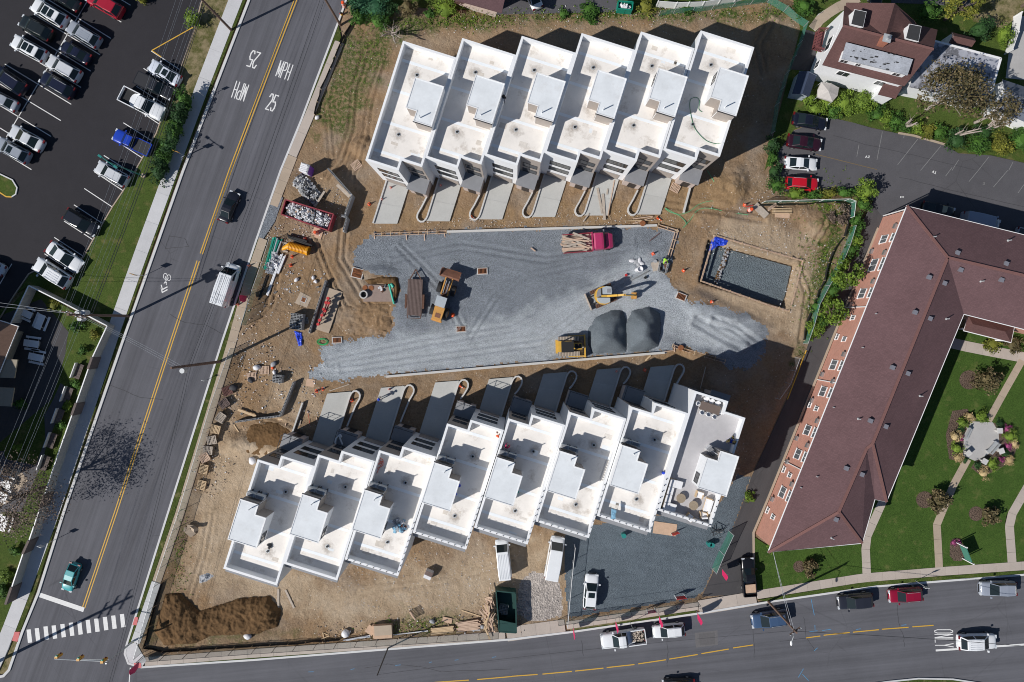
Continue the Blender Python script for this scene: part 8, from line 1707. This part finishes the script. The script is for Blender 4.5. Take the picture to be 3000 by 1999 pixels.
fence('green mesh fence along the street side of the dark gravel lot', wp([(1634, 1816), (1780, 1797), (2042, 1760)]), 1.8, 2.8, 'fence_mesh_pale', 'dark_metal', 'dark_metal', 'construction_fence', grp=CF)
fence('white chain-link fence between the cargo van and the dark gravel lot', wp([(1682, 1594), (1672, 1690), (1660, 1822)]), 1.8, 2.6, 'chainlink', 'trim_white', 'trim_white', 'chainlink_fence', .06)
fence('grey green mesh fence beside the tan road sidewalk and pallets', wp([(412, 1915), (470, 1706), (542, 1490), (630, 1195), (690, 1020)]), 1.8, 2.9, 'fence_mesh_pale', 'galv', 'galv', 'construction_fence', grp=CF)
fence('green mesh fence beside the pipe bundles and pink flag', gp(1, 1, [(-90, 1420), (10, 1100), (100, 850), (165, 640)]), 1.8, 2.6, 'fence_mesh', 'galv', 'galv', 'construction_fence', grp=CF)
fence('green mesh fence in front of the white vinyl fence', gp(2, 0, [(1345, 150), (1480, 130), (1830, 95), (2020, 70), (2352, 20)]), 1.6, 2.6, 'fence_mesh', 'galv', None, 'construction_fence', grp=CF)
fence('bright green mesh fence rounding the upper right site corner', gp(3, 0, [(-10, 25), (140, 110), (325, 250), (270, 420), (155, 690), (60, 980), (20, 1240)]), 1.7, 2.8, 'fence_mesh', 'galv', None, 'construction_fence', grp=CF)
fence('green mesh fence along the lower hedge', gp(3, 1, [(-60, 300), (240, 292), (700, 280), (755, 300), (738, 440)]), 1.6, 2.8, 'fence_mesh', 'trim_white', 'trim_white', 'construction_fence', grp=CF)
fence('green mesh fence between the eastern earth and the lane', gp(3, 1, [(758, 520), (705, 690), (640, 850), (520, 1060), (430, 1230), (380, 1420), (320, 1590)]), 1.6, 2.8, 'fence_mesh', 'galv', 'galv', 'construction_fence', grp=CF)
fence('open green mesh gate leaf at the lower end of the lane', gp(2, 3, [(1990, 170), (1905, 350), (1835, 515)]), 2.2, 2.2, 'fence_mesh', 'galv', 'galv', 'mesh_gate', .07, 'gate')
fence('black silt fence along the eastern earth', gp(3, 1, [(-100, 330), (250, 322), (600, 292), (728, 318), (738, 420), (690, 610), (590, 740), (545, 850), (510, 1010), (470, 1080), (440, 1170), (345, 1400), (320, 1560)]), .6, 2.2, 'silt_black', 'timber', None, 'silt_fence', .04)
fence('black silt fence along the road side of the upper row', gp(1, 0, [(885, 230), (820, 330), (780, 420), (690, 640), (600, 830), (545, 1060)]), .7, 2.2, 'silt_black', 'timber', None, 'silt_fence', .04)
fence('black silt fence inside the street fence by the dark soil', [g(0, 3, 1500, 640), g(0, 3, 1430, 860), g(0, 3, 1330, 1240), g(0, 3, 1500, 1275), g(1, 3, 300, 1205), g(1, 3, 780, 1165)], .6, 2.4, 'silt_black', 'timber', None, 'silt_fence', .04)
fence('white vinyl fence along the top picture edge', gp(2, 0, [(1320, 70), (1490, 82), (1600, 80), (1735, 75), (1885, 50), (2035, 25), (2190, -15)]), 1.8, 2.4, 'trim_white', 'trim_white', None, 'vinyl_fence', .14, 'fence', .05)
fence('white wall panels beside the lime thuja and patio', gp(3, 0, [(2255, 160), (2225, 340), (2170, 500)]), 1.6, 2.2, 'trim_white', 'trim_white', None, 'vinyl_fence', .14, 'fence', .06)
fence('stacked spare fence panels leaning in the shade by the lane', gp(3, 2, [(245, 150), (160, 380), (60, 520)]), 1.8, 2.2, 'chainlink', 'galv', 'galv', 'chainlink_fence', .05)
o = simple('barrier_pole', MB().tube([g(3, 2, 352, 85, .9), g(3, 2, 178, 535, .9)], .07, 8), 'mark_yellow', 'yellow barrier pole along the lane by the brick building', 'barrier pole')
# beige fence with brown piers round the yard
fz = 1.8
yard = thing('yard_fence', 'beige ribbed yard fence with dark brown piers along the left sidewalk', 'fence')
def ypanel(c0, a, c1, b_, pier=False):
    p, q = g(*c0, *a, fz), g(*c1, *b_, fz); p.z = q.z = 0
    if pier: MB().bar(p + Vector((0, 0, .97)), q + Vector((0, 0, .97)), .3, 1.95).build('pier', 'pier_brown', yard); return
    pn = MB().bar(p + Vector((0, 0, .9)), q + Vector((0, 0, .9)), .08, 1.8).build('panel', 'fence_beige', yard)
    n = max(1, int((q - p).length / .3)); d_ = (q - p).normalized(); nn = Vector((-d_.y, d_.x, 0))
    for k in range(n): s_ = p.lerp(q, (k + .5) / n); MB().obox((s_.x, s_.y, .9), (.05, .13, 1.74), math.atan2(d_.y, d_.x)).build('rib', 'fence_beige', pn)
    MB().bar(p + Vector((0, 0, 1.83)), q + Vector((0, 0, 1.83)), .14, .06).build('cap', 'trim_white', pn)
t01, t02, t03 = (0, 1), (0, 2), (0, 3)
ypanel(t01, (102, 1400), t01, (265, 1057)); ypanel(t01, (265, 1057), t01, (620, 1235)); ypanel(t01, (620, 1235), t01, (985, 1428)); ypanel(t01, (985, 1428), t02, (850, 148)); ypanel(t02, (850, 148), t02, (812, 255), True); ypanel(t02, (812, 255), t02, (702, 568)); ypanel(t02, (702, 568), t02, (662, 680), True); ypanel(t02, (662, 680), t02, (552, 985)); ypanel(t02, (552, 985), t02, (412, 1405)); ypanel(t02, (412, 1405), t02, (372, 1525), True)
ypanel(t02, (372, 1525), t03, (268, 262)); ypanel(t03, (268, 262), t03, (212, 385), True); ypanel(t03, (212, 385), t03, (110, 690)); ypanel(t03, (110, 690), t03, (55, 848), True)
for k, (u, v) in enumerate(((740, 275), (645, 490), (565, 690), (498, 910), (435, 1115))):
    root = thing('garden_bench', 'brown slatted yard bench with white back, %s from the top' % ORD[k], 'bench', g(0, 2, u, v), R(70), 'brown yard benches')
    for j in range(6): MB().box(-1.0, 1.0, -.42 + .14 * j, -.31 + .14 * j, .42, .47).build('slat', 'pier_brown', root)
    MB().box(-1.05, 1.05, .45, .55, .4, .95).build('backrest', 'trim_white', root)
    for sx in (-.9, .9): MB().box(sx - .04, sx + .04, -.4, .4, 0, .42).build('leg', 'pier_brown', root)
for k, (c, r, u, v, a, m_, lab) in enumerate(((0, 1, 262, 1310, -25, 'cushion', 'picnic table in the shade nearest the yard fence corner'), (0, 1, 400, 1390, 68, 'cushion', 'picnic table in the shade beside the left building roof'), (0, 2, 322, 20, -8, 'cushion', 'picnic table in the shade right of the left balcony'), (0, 2, 365, 145, -12, 'cushion', 'picnic table in the shade, lowest of the four shaded ones'), (0, 2, 72, 1290, -22, 'trim_white', 'white picnic table on the tan patio, upper of three'), (0, 2, 38, 1400, -28, 'trim_white', 'white picnic table on the tan patio, middle of three'), (0, 3, 70, 95, 72, 'trim_white', 'white picnic table on the patio, lowest of three'))):
    root = thing('picnic_table', lab, 'picnic table', g(c, r, u, v), R(a), 'picnic tables'); MB().box(-1.0, 1.0, -.45, .45, .7, .76).build('tabletop', m_, root)
    for sy in (-1, 1): MB().box(-1.0, 1.0, sy * .8 - .14, sy * .8 + .14, .42, .47).build('bench_seat', m_, root)
    for sx in (-.7, .7): MB().box(sx - .04, sx + .04, -.8, .8, .36, .42).build('crossbar', 'galv', root); MB().box(sx - .04, sx + .04, -.3, .3, 0, .7).build('leg', 'galv', root)
# plaza furniture
def bench(c, r, a, b_, label):
    p, q = g(c, r, *a, .45), g(c, r, *b_, .45); L_ = (q - p).length; root = thing('park_bench', label, 'bench', ((p + q) / 2).to_2d().to_3d() + Vector((0, 0, .12)), heading(p, q), 'grey plaza benches')
    for k in range(4): MB().box(-L_ / 2, L_ / 2, -.25 + .13 * k, -.15 + .13 * k, .4, .44).build('slat', 'galv', root)
    for k in range(3): MB().box(-L_ / 2, L_ / 2, .3, .34, .5 + .14 * k, .6 + .14 * k).build('back_slat', 'galv', root)
    for sx in (-1, 1): MB().box(sx * (L_ / 2 - .1) - .04, sx * (L_ / 2 - .1) + .04, -.25, .34, 0, .4).build('leg', 'galv', root)
bench(3, 2, (1810, 905), (1860, 800), 'grey slatted bench on the left of the plaza'); bench(3, 2, (2100, 925), (2020, 1020), 'grey slatted bench on the right of the plaza')
for k, (u, v) in enumerate(((2095, 815), (2110, 1000), (1810, 1020), (1958, 1095))): simple('pedestal', MB().cyl(0, 0, 0, .7, .3, 4).box(-.36, .36, -.36, .36, .7, .78), 'wall_concrete', 'pale stone pedestal at the %s of the plaza' % ['upper right', 'right', 'lower left', 'bottom'][k], 'pedestal', g(3, 2, u, v, .1), R(20 * k), 'plaza pedestals')
bed = simple('flower_bed', MB().prism(gp(3, 3, [(1690, 245), (1740, 240), (1790, 300), (1805, 420), (1770, 450), (1700, 445), (1665, 400), (1668, 290)]), -.05, .13), 'mulch', 'oval mulch bed under the green sign', 'flower bed')
sg = thing('sign_board', 'green board sign between two white posts in the lawn', 'sign', g(3, 3, 1752, 350), R(-68)); MB().box(-1.0, 1.0, -.06, .06, .8, 2.1).build('panel', 'sign_green', sg)
for sx in (-1.15, 1.15): MB().box(sx - .07, sx + .07, -.07, .07, 0, 2.4).build('post', 'trim_white', sg)
shrub(3, 3, 1695, 275, .45, .5, 'leaf_pink', 'purple flowers at the top of the sign bed', 'flowering_plant', 'plant', None, 120, .14); shrub(3, 3, 1750, 270, .4, .4, 'leaf_pink', 'purple flowers right of the post in the sign bed', 'flowering_plant', 'plant', None, 100, .14)

# ================================================================== POLES, WIRES, LAMPS
def pole(label, base, h, rad=.16, arms=(), arm_ang=0.0, lean=(0, 0), transformer=False, m='pole_wood'):
    root = thing('utility_pole', label, 'utility pole', base, 0, 'wooden utility poles')
    MB().tube([(0, 0, -.1), (lean[0], lean[1], h)], rad, 10, 0, rad * .7).build('mast', m, root)
    ca, sa = math.cos(arm_ang), math.sin(arm_ang)
    for z, L_ in arms:
        k = z / h; o = Vector((lean[0] * k, lean[1] * k, z)); ar = MB().bar(o - Vector((ca, sa, 0)) * L_ / 2, o + Vector((ca, sa, 0)) * L_ / 2, .14, .14).build('crossarm', m, root)
        for q in (-.48, -.25, .25, .48): p = o + Vector((ca, sa, 0)) * L_ * q; MB().cyl(p.x, p.y, z + .07, z + .28, .06, 8).build('insulator', 'galv', ar)
    if transformer:
        for q in transformer: MB().cyl(lean[0] + q[0], lean[1] + q[1], q[2], q[2] + .95, .3, 12).build('transformer', 'galv', root)
    return root
bA, bB, bC, bD, bE, bF, bG = W(678, 89), W(376, 926), W(645, 1060), W(1137, 1898), W(2250, 1762), W(997, 74), W(-22, 1946)
RA = R(-20)
pole('leaning wooden pole at the top of the left sidewalk', bA, 12, .17, ((11.2, 2.4), (10.2, 2.4)), RA); pole('wooden pole with transformers beyond the yard fence corner', bB, 12.3, .18, ((11.6, 2.6), (10.6, 2.4)), RA, (0, 0), ((.35, .3, 9.2), (-.35, .2, 9.2), (0, -.45, 9.3)))
pole('bare brown pole with white transformer over the road', bC, 13, .2, (), 0, (0, 0), ((.15, -.5, 9.8),)); pole('grey thin pole rising from the street fence', bD, 7.2, .1, (), 0, (0, 0), False, 'dark_metal')
pole('leaning pole with lamp arm over the slate blue SUV', bE, 9.3, .17, ((8.8, 1.6),), R(35)); pole('wooden pole at the top of the right sidewalk', bF, 11, .17, ((10.3, 2.2),), RA); pole('corner pole casting the barred shadow at the crosswalk', bG, 16.5, .22, ((15.6, 3.0), (14.2, 3.0), (13.0, 2.4)), R(60))
lm = thing('street_lamp', 'white cobra-head lamp on a curved arm above the street', 'street lamp', (bE.x, bE.y, 0)); e_ = W(2318, 1880, 8.4); MB().tube([(0, 0, 8.0), ((e_.x - bE.x) * .5, (e_.y - bE.y) * .5, 8.7), (e_.x - bE.x, e_.y - bE.y, 8.5)], .035, 6).build('arm', 'galv', lm); MB().ball((e_.x - bE.x, e_.y - bE.y - .2, 8.42), .3, 10, 6, 0, (.5, 1.1, .35)).build('lamp_head', 'trim_white', lm)
tlp = thing('street_lamp', 'teal double lamp on a tall post in the left lawn', 'street lamp', W(424, 517)); MB().cyl(0, 0, 0, .5, .28, 12).build('base', 'tan_concrete', tlp); MB().cyl(0, 0, .5, 8.3, .09, 10, .06).build('post', 'teal_paint', tlp)
for sx in (-1, 1): MB().bar((0, 0, 8.2), (sx * .7, sx * -.5, 8.25), .07, .07).build('arm', 'teal_paint', tlp); MB().obox((sx * .95, sx * -.65, 8.25), (.5, .26, .14), R(-35)).build('lamp_head', 'teal_paint', tlp)
def wire(a, b_, sag, label, m='wire', r_=.016, grp=None):
    a, b_ = Vector(a), Vector(b_); pts = [a.lerp(b_, k / 14) - Vector((0, 0, sag * 4 * (k / 14) * (1 - k / 14))) for k in range(15)]
    simple('cable', MB().tube(pts, r_, 4), m, label, 'cable', (0, 0, 0), 0, grp)
ax = Vector((math.cos(RA), math.sin(RA), 0)); Z_ = lambda z: Vector((0, 0, z))
for k, (o_, z1, z2) in enumerate(((-1.15, 11.5, 11.9), (-.6, 11.5, 11.9), (.6, 11.5, 11.9), (1.15, 11.5, 11.9), (-1.0, 10.5, 10.9), (1.0, 10.5, 10.9))):
    lab = 'overhead wire running above the left sidewalk between the wooden poles'
    wire(bA + ax * o_ + Z_(z1), bB + ax * o_ + Z_(z2), .5, lab, 'wire_pale', .012, 'wires above the left sidewalk'); wire(bB + ax * o_ + Z_(z2), bG + ax * o_ + Z_(14.3), .6, 'overhead wire running above the fenced yard to the corner pole', 'wire_pale', .012, 'wires above the yard')
for k in range(2): wire(bA + Z_(7.6 + .5 * k), bB + Z_(7.8 + .5 * k), .5, 'thick dark cable, %s of two, low above the left lawn' % ['lower', 'upper'][k], 'wire', .04)
for k in range(2): wire(bF + ax * (k * .5) + Z_(8.6), bC + ax * (.3 * k) + Z_(8.8), .6, 'dark cable, %s of two, above the right kerb of the road' % ['inner', 'outer'][k], 'wire', .025); wire(bC + ax * (.3 * k) + Z_(8.8), W(400, 1960, 0) + ax * (.3 * k) + Z_(7), .6, 'dark cable, %s of two, above the lower right kerb' % ['inner', 'outer'][k], 'wire', .022)
for k in range(3): wire(bB + Z_(9.5 + .6 * k), bC + Z_(10.2 + .9 * k), .4, 'pale wire, %s of three, crossing the road between two poles' % ['lowest', 'middle', 'highest'][k], 'wire_pale', .018)
wire(bB + Z_(9), W(-200, 860, 6.0), .4, 'pale service wire from the yard pole to the left, upper one', 'wire_pale', .02); wire(bB + Z_(8.6), W(-200, 880, 5.6), .4, 'pale service wire from the yard pole to the left, lower one', 'wire_pale', .02)
for k in range(2): wire(bE + Z_(8.6 - k), W(2265, 1617, 5.9), .2, 'service wire, %s of two, from the lamp pole to the brick building' % ['upper', 'lower'][k], 'wire_pale', .02)
wire(bE + Z_(8.9), W(3300, 1920, 8.5), .6, 'long wire over the street to the right edge', 'wire', .03); wire(bE + Z_(8.7), bD + Z_(7.0), .7, 'long wire over the street between two poles', 'wire', .016)
def post_sign(c, r, u, v, h, w, hh, m, label, ang=0):
    root = thing('road_sign', label, 'road sign', g(c, r, u, v), ang, 'small road signs on posts'); MB().cyl(0, 0, 0, h, .035, 6).build('post', 'galv', root); MB().box(-w / 2, w / 2, -.02, .02, h - hh, h).build('panel', m, root)
post_sign(0, 0, 1895, 898, 2.6, .45, .6, 'trim_white', 'small sign post on the left verge beside the MPH marking', R(-20)); post_sign(0, 0, 1710, 1440, 3.0, .75, .75, 'traffic_yellow', 'yellow diamond sign post on the left verge', R(-20)); post_sign(0, 1, 1325, 968, 3.0, .75, .75, 'traffic_yellow', 'yellow sign post beside the bicycle marking', R(-20)); post_sign(0, 3, 492, 262, 2.8, .6, .7, 'trim_white', 'white sign post on the left verge above the teal hatchback', R(-20)); post_sign(3, 3, 1352, 630, 2.8, .5, .6, 'trim_white', 'white sign post on the verge behind the dark red SUV', R(5)); post_sign(2, 3, 1085, 1010, 2.6, .4, .6, 'galv', 'grey sign post behind the white street pickup', R(5)); post_sign(0, 2, 1905, 355, 1.4, .35, .3, 'trim_white', 'low marker on the right verge of the road', R(-20))
hy = thing('hydrant', 'small red hydrant on the right verge at the top', 'hydrant', g(1, 0, 790, 140)); MB().cyl(0, 0, 0, .6, .13, 10).build('barrel', 'mark_yellow', hy); MB().ball((0, 0, .62), .15, 10, 6).build('bonnet', 'black', hy); MB().tube([(-.22, 0, .42), (.22, 0, .42)], .06, 8).build('outlet', 'red', hy)
ts = thing('traffic_signal', 'white traffic signal mast with yellow signal heads at the corner', 'traffic signal', W(392, 1877)); MB().cyl(0, 0, 0, 6.2, .13, 10, .1).build('mast', 'galv', ts)
e_ = W(165, 1928, 6.0) - W(392, 1877); MB().tube([(0, 0, 5.6), (e_.x, e_.y, 6.3)], .09, 8, 0, .05).build('arm', 'galv', ts); MB().tube([(0, 0, 5.2), (e_.x * .6, e_.y * .6, 5.85)], .04, 6).build('brace', 'galv', ts)
for q in (.98, .55, .08):
    hd_ = MB().obox((e_.x * q, e_.y * q + .15, 5.75), (.35, .3, 1.05)).build('signal_head', 'traffic_yellow', ts)
    for k, m_ in enumerate(('lamp_red', 'mark_yellow', 'pipe_green')): MB().cyl(e_.x * q, e_.y * q + .3, 5.35 + .33 * k, 5.6 + .33 * k, .12, 8).build('lens', m_, hd_)

# ================================================================== ROOF FURNITURE AND PEOPLE
ZT = ZR + .02
tb = thing('dining_table', 'long brown dining table on the tiled roof terrace', 'table', g(2, 2, 1805, 607, ZT), RZL); MB().box(-1.2, 1.2, -.5, .5, .7, .76).build('tabletop', 'table_brown', tb)
for sx in (-1.05, 1.05):
    for sy in (-.4, .4): MB().box(sx - .04, sx + .04, sy - .04, sy + .04, 0, .7).build('leg', 'table_brown', tb)
def chair(p, rz, label, grp):
    root = thing('terrace_chair', label, 'chair', p, rz, grp); MB().ball((0, 0, .44), .3, 12, 5, 0, (1, 1, .25)).build('seat', 'cushion', root)
    mb = MB(); n = 9
    pts = [(.3 * math.cos(t), .3 * math.sin(t)) for t in [R(20) + R(140) * k / n for k in range(n + 1)]]; mb.strip(pts, .05, .85, 0, 0, .42); mb.build('backrest', 'cushion', root)
    for sx, sy in ((.2, .2), (-.2, .2), (.2, -.2), (-.2, -.2)): MB().cyl(sx, sy, 0, .42, .02, 6).build('leg', 'timber', root)
for k, (u, v, a) in enumerate(((1775, 532, 0), (1822, 550, 0), (1876, 568, 0), (1735, 645, 180), (1792, 662, 180), (1848, 684, 180), (1702, 566, 90), (1910, 645, -90))):
    chair(g(2, 2, u, v, ZT), RZL + R(a), ['white chair at the far side of the roof table, nearest the corner', 'white chair in the middle of the far side of the roof table', 'white chair at the far side of the roof table, right one', 'white chair at the near side of the roof table, left one', 'white chair in the middle of the near side of the roof table', 'white chair at the near side of the roof table, right one', 'white chair at the left head of the roof table', 'white chair at the right head of the roof table'][k], 'white chairs round the roof table')
sf = thing('sofa', 'white L-shaped corner sofa on a wooden frame on the roof terrace', 'sofa', g(2, 2, 1435, 1400, ZT), hd(2, 2, (1395, 1540), (1470, 1270)))
MB().box(-1.9, 1.9, -.42, .45, .1, .22).build('frame', 'timber', sf); MB().box(-1.9, 1.9, .38, .46, .22, .7).build('back_frame', 'timber', sf)
for k in range(4): MB().box(-1.85 + .93 * k, -.96 + .93 * k, -.42, .25, .22, .42).build('seat_cushion', 'cushion', sf); MB().box(-1.83 + .93 * k, -.98 + .93 * k, .18, .37, .42, .78).build('back_cushion', 'cushion', sf)
for sx in (-1, 1): MB().box(min(sx * .95, sx * 1.85), max(sx * .95, sx * 1.85), -1.25, -.43, .12, .42).build('ottoman_seat', 'cushion', sf)
for k, (u, v) in enumerate(((1545, 1435), (1660, 1502))): t_ = thing('round_table', 'round woven table, %s of two on the roof terrace' % ['nearer the corner sofa', 'further from the corner sofa'][k], 'table', g(2, 2, u, v, ZT), 0, 'round woven tables'); MB().cyl(0, 0, .4, .46, .55, 24).build('tabletop', 'rattan', t_); MB().cyl(0, 0, 0, .4, .35, 16, .45).build('base', 'timber', t_)
def armchair(c, r, u, v, a, label, w=.8):
    root = thing('armchair', label, 'armchair', g(c, r, u, v, ZT), RZL + a, 'white terrace armchairs'); MB().box(-w / 2, w / 2, -.4, .4, .15, .24).build('frame', 'timber', root); MB().box(-w / 2 + .06, w / 2 - .06, -.36, .26, .24, .44).build('seat_cushion', 'cushion', root); MB().box(-w / 2 + .06, w / 2 - .06, .2, .38, .44, .8).build('back_cushion', 'cushion', root)
    for sx in (-1, 1): MB().box(sx * w / 2 - .04, sx * w / 2 + .04, -.4, .4, 0, .6).build('arm', 'timber', root)
armchair(2, 2, 1715, 1405, 0, 'white armchair against the stair house of the roof terrace'); armchair(2, 2, 1790, 1505, R(-90), 'white two-seat sofa along the right terrace parapet', 1.7); armchair(2, 3, 1625, 42, R(160), 'white armchair at the lower terrace parapet, left one'); armchair(2, 3, 1755, 20, R(-160), 'white armchair at the lower terrace parapet, right one')
ok = thing('outdoor_kitchen', 'stainless outdoor kitchen in the niche of the roof terrace', 'kitchen counter', g(2, 2, 1835, 1015, ZT), RZL + R(-30)); MB().box(-.9, .9, -.35, .35, 0, .9).build('cabinet', 'trim_white', ok); MB().box(-.92, .92, -.37, .37, .9, .95).build('worktop', 'slab_grey', ok); MB().box(-.7, .1, -.25, .25, .95, 1.2).build('grill', 'steel', ok); MB().box(.3, .7, -.2, .2, .95, .97).build('sink', 'steel', ok)
pot = thing('potted_plant', 'potted plant with dark leaves against the shaded terrace parapet', 'potted plant', g(2, 2, 2000, 908, ZT)); MB().cyl(0, 0, 0, .5, .2, 12, .28).build('pot', 'tarp_blue', pot); mb = MB(); leaves(mb, (0, 0, .9), (.5, .5, .5), 160, .25, 6); mb.build('foliage', 'leaf_brown', pot)
for k, (c, r, u, v, m_, lab) in enumerate(((1, 2, 1870, 1322, 'tarp_blue', 'blue bucket, upper of two on the fourth lower roof'), (1, 2, 1836, 1397, 'tarp_blue', 'blue bucket, lower of two on the fourth lower roof'), (2, 2, 50, 1378, 'pipe_green', 'green bucket in the shade on the fifth lower roof'), (2, 2, 1385, 1206, 'tarp_blue', 'blue bucket at the parapet of the seventh lower roof'))): simple('bucket', MB().cyl(0, 0, 0, .38, .14, 12, .17), m_, lab, 'bucket', g(c, r, u, v, ZT))
ld = thing('ladder', 'grey ladder lying in the shade along the sixth lower roof parapet', 'ladder', g(2, 2, 858, 1190, ZT + .05), hd(2, 2, (825, 1290), (890, 1095)))
for sy in (-.2, .2): MB().box(-1.3, 1.3, sy - .03, sy + .03, 0, .06).build('rail', 'slab_grey', ld)
for k in range(9): MB().box(-1.2 + .3 * k, -1.15 + .3 * k, -.17, .17, .01, .05).build('rung', 'slab_grey', ld)
rubbish('debris', 'blue and white bundle of rags on the third lower roof', 'debris', g(1, 3, 1320, 120, ZT), 0, .7, .7, .02, .5, 50, ['trash_white', 'cloth_blue', 'trash_grey', 'timber_red'], .1, .5); rubbish('debris', 'small orange offcuts at the parapet of the fourth lower roof', 'debris', g(1, 2, 2228, 862, ZT), 0, .25, .5, .02, .1, 12, ['orange', 'timber_red'], .06, .2); rubbish('debris', 'dark tool bags on the nearest lower roof', 'debris', g(1, 3, 115, 320, ZT), 0, .3, .25, .02, .2, 8, ['trash_dark'], .15, .35)
def person(label, loc_, rz, J, shirt, trousers, hat=None, sc=1.0):
    """one continuous skinned body; J maps joint names to places, limbs taper"""
    B = dict(pelvis=(0, 0, .95), chest=(0, 0, 1.3), neck=(0, 0, 1.5), head=(0, 0.02, 1.66), shl=(-.19, 0, 1.42), ell=(-.26, 0, 1.14), hal=(-.27, .08, .9), shr=(.19, 0, 1.42), elr=(.26, 0, 1.14), har=(.27, .08, .9), hil=(-.1, 0, .9), knl=(-.11, .02, .5), anl=(-.11, 0, .08), tol=(-.12, .16, .04), hir=(.1, 0, .9), knr=(.11, .02, .5), anr=(.11, 0, .08), tor=(.12, .16, .04)); B.update(J)
    nm = list(B); rad = dict(pelvis=.15, chest=.17, neck=.065, head=.115, shl=.085, ell=.055, hal=.04, shr=.085, elr=.055, har=.04, hil=.1, knl=.07, anl=.05, tol=.045, hir=.1, knr=.07, anr=.05, tor=.045)
    E = [('pelvis', 'chest'), ('chest', 'neck'), ('neck', 'head'), ('chest', 'shl'), ('shl', 'ell'), ('ell', 'hal'), ('chest', 'shr'), ('shr', 'elr'), ('elr', 'har'), ('pelvis', 'hil'), ('hil', 'knl'), ('knl', 'anl'), ('anl', 'tol'), ('pelvis', 'hir'), ('hir', 'knr'), ('knr', 'anr'), ('anr', 'tor')]
    me = bpy.data.meshes.new('person'); me.from_pydata([B[k] for k in nm], [(nm.index(a), nm.index(b_)) for a, b_ in E], []); o = bpy.data.objects.new('person', me); C.objects.link(o)
    md = o.modifiers.new('skin', 'SKIN'); 
    for i, k in enumerate(nm): sv = me.skin_vertices[0].data[i]; sv.radius = (rad[k], rad[k]); sv.use_root = (k == 'pelvis')
    o.modifiers.new('sub', 'SUBSURF').levels = 2
    dg = bpy.context.evaluated_depsgraph_get(); m2 = bpy.data.meshes.new_from_object(o.evaluated_get(dg)); bpy.data.objects.remove(o)
    for q in (shirt, trousers, 'skin', 'black'): m2.materials.append(MT(q))
    part = {'head': 2, 'neck': 2, 'hal': 2, 'har': 2, 'anl': 3, 'anr': 3, 'tol': 3, 'tor': 3, 'hil': 1, 'hir': 1, 'knl': 1, 'knr': 1, 'pelvis': 1}
    for p in m2.polygons: k = min(nm, key=lambda q: (Vector(B[q]) - p.center).length); p.material_index = part.get(k, 0); p.use_smooth = True
    root = link('person', m2); root.location = loc_; root.rotation_euler = (0, 0, rz); root.scale = (sc, sc, sc); tag(root, label, 'person')
    h = Vector(B['head'])
    if hat: MB().ball(h + Vector((0, 0, .07)), .15, 12, 6, 0, (1, 1.1, .7)).cyl(h.x, h.y + .04, h.z + .06, h.z + .075, .19, 14).build('helmet', hat, root, True)
    else: MB().ball(h + Vector((0, -.02, .05)), .125, 10, 6, 0, (1, 1, .85)).build('hair', 'black', root, True)
    return root
hv = mat('hi_vis', (.4, .75, .05), .6, .05); jeans = mat('denim', (.04, .06, .12), .8, .1)
bend = dict(pelvis=(0, -.2, .62), chest=(0, .18, .82), neck=(0, .36, .88), head=(0, .5, .9), shl=(-.2, .28, .85), ell=(-.26, .45, .6), hal=(-.15, .6, .42), shr=(.2, .28, .85), elr=(.26, .45, .6), har=(.15, .6, .42), hil=(-.1, -.2, .58), knl=(-.16, .18, .5), anl=(-.14, -.1, .08), tol=(-.14, .06, .04), hir=(.1, -.2, .58), knr=(.16, .18, .5), anr=(.14, -.1, .08), tor=(.14, .06, .04))
kneel = dict(bend, pelvis=(0, -.2, .42), hil=(-.1, -.2, .4), hir=(.1, -.2, .4), knl=(-.14, .15, .1), knr=(.14, .15, .1), anl=(-.13, -.25, .06), anr=(.13, -.25, .06), tol=(-.13, -.38, .05), tor=(.13, -.38, .05), chest=(0, .08, .7), neck=(0, .24, .85), head=(0, .36, .92), shl=(-.2, .14, .8), shr=(.2, .14, .8), hal=(-.15, .5, .25), har=(.15, .5, .25), ell=(-.26, .3, .5), elr=(.26, .3, .5))
person('person in a lime hi-vis shirt crouching at the block basin', g(2, 1, 1390, 818, .1), R(200), bend, hv, jeans, None, 1.1)
person('person in dark clothes standing on the second upper roof', g(1, 0, 2278, 925, ZT), R(160), dict(anl=(-.12, .2, .08), tol=(-.12, .36, .04), knl=(-.11, .16, .5), har=(.2, .3, 1.05)), 'black', jeans, 'black')
person('person with a blue sunhat carrying a tool on the second lower driveway', g(1, 2, 1148, 525, .23), R(-60), dict(har=(.15, .4, 1.2), elr=(.28, .15, 1.15), hal=(-.15, .4, 1.1), ell=(-.28, .15, 1.12)), 'trash_white', 'timber_grey', 'tarp_blue')
person('kneeling person in a pink top on the fifth lower roof', g(1, 2, 2300, 965, ZT), R(-40), kneel, 'magenta', 'trash_white', None)
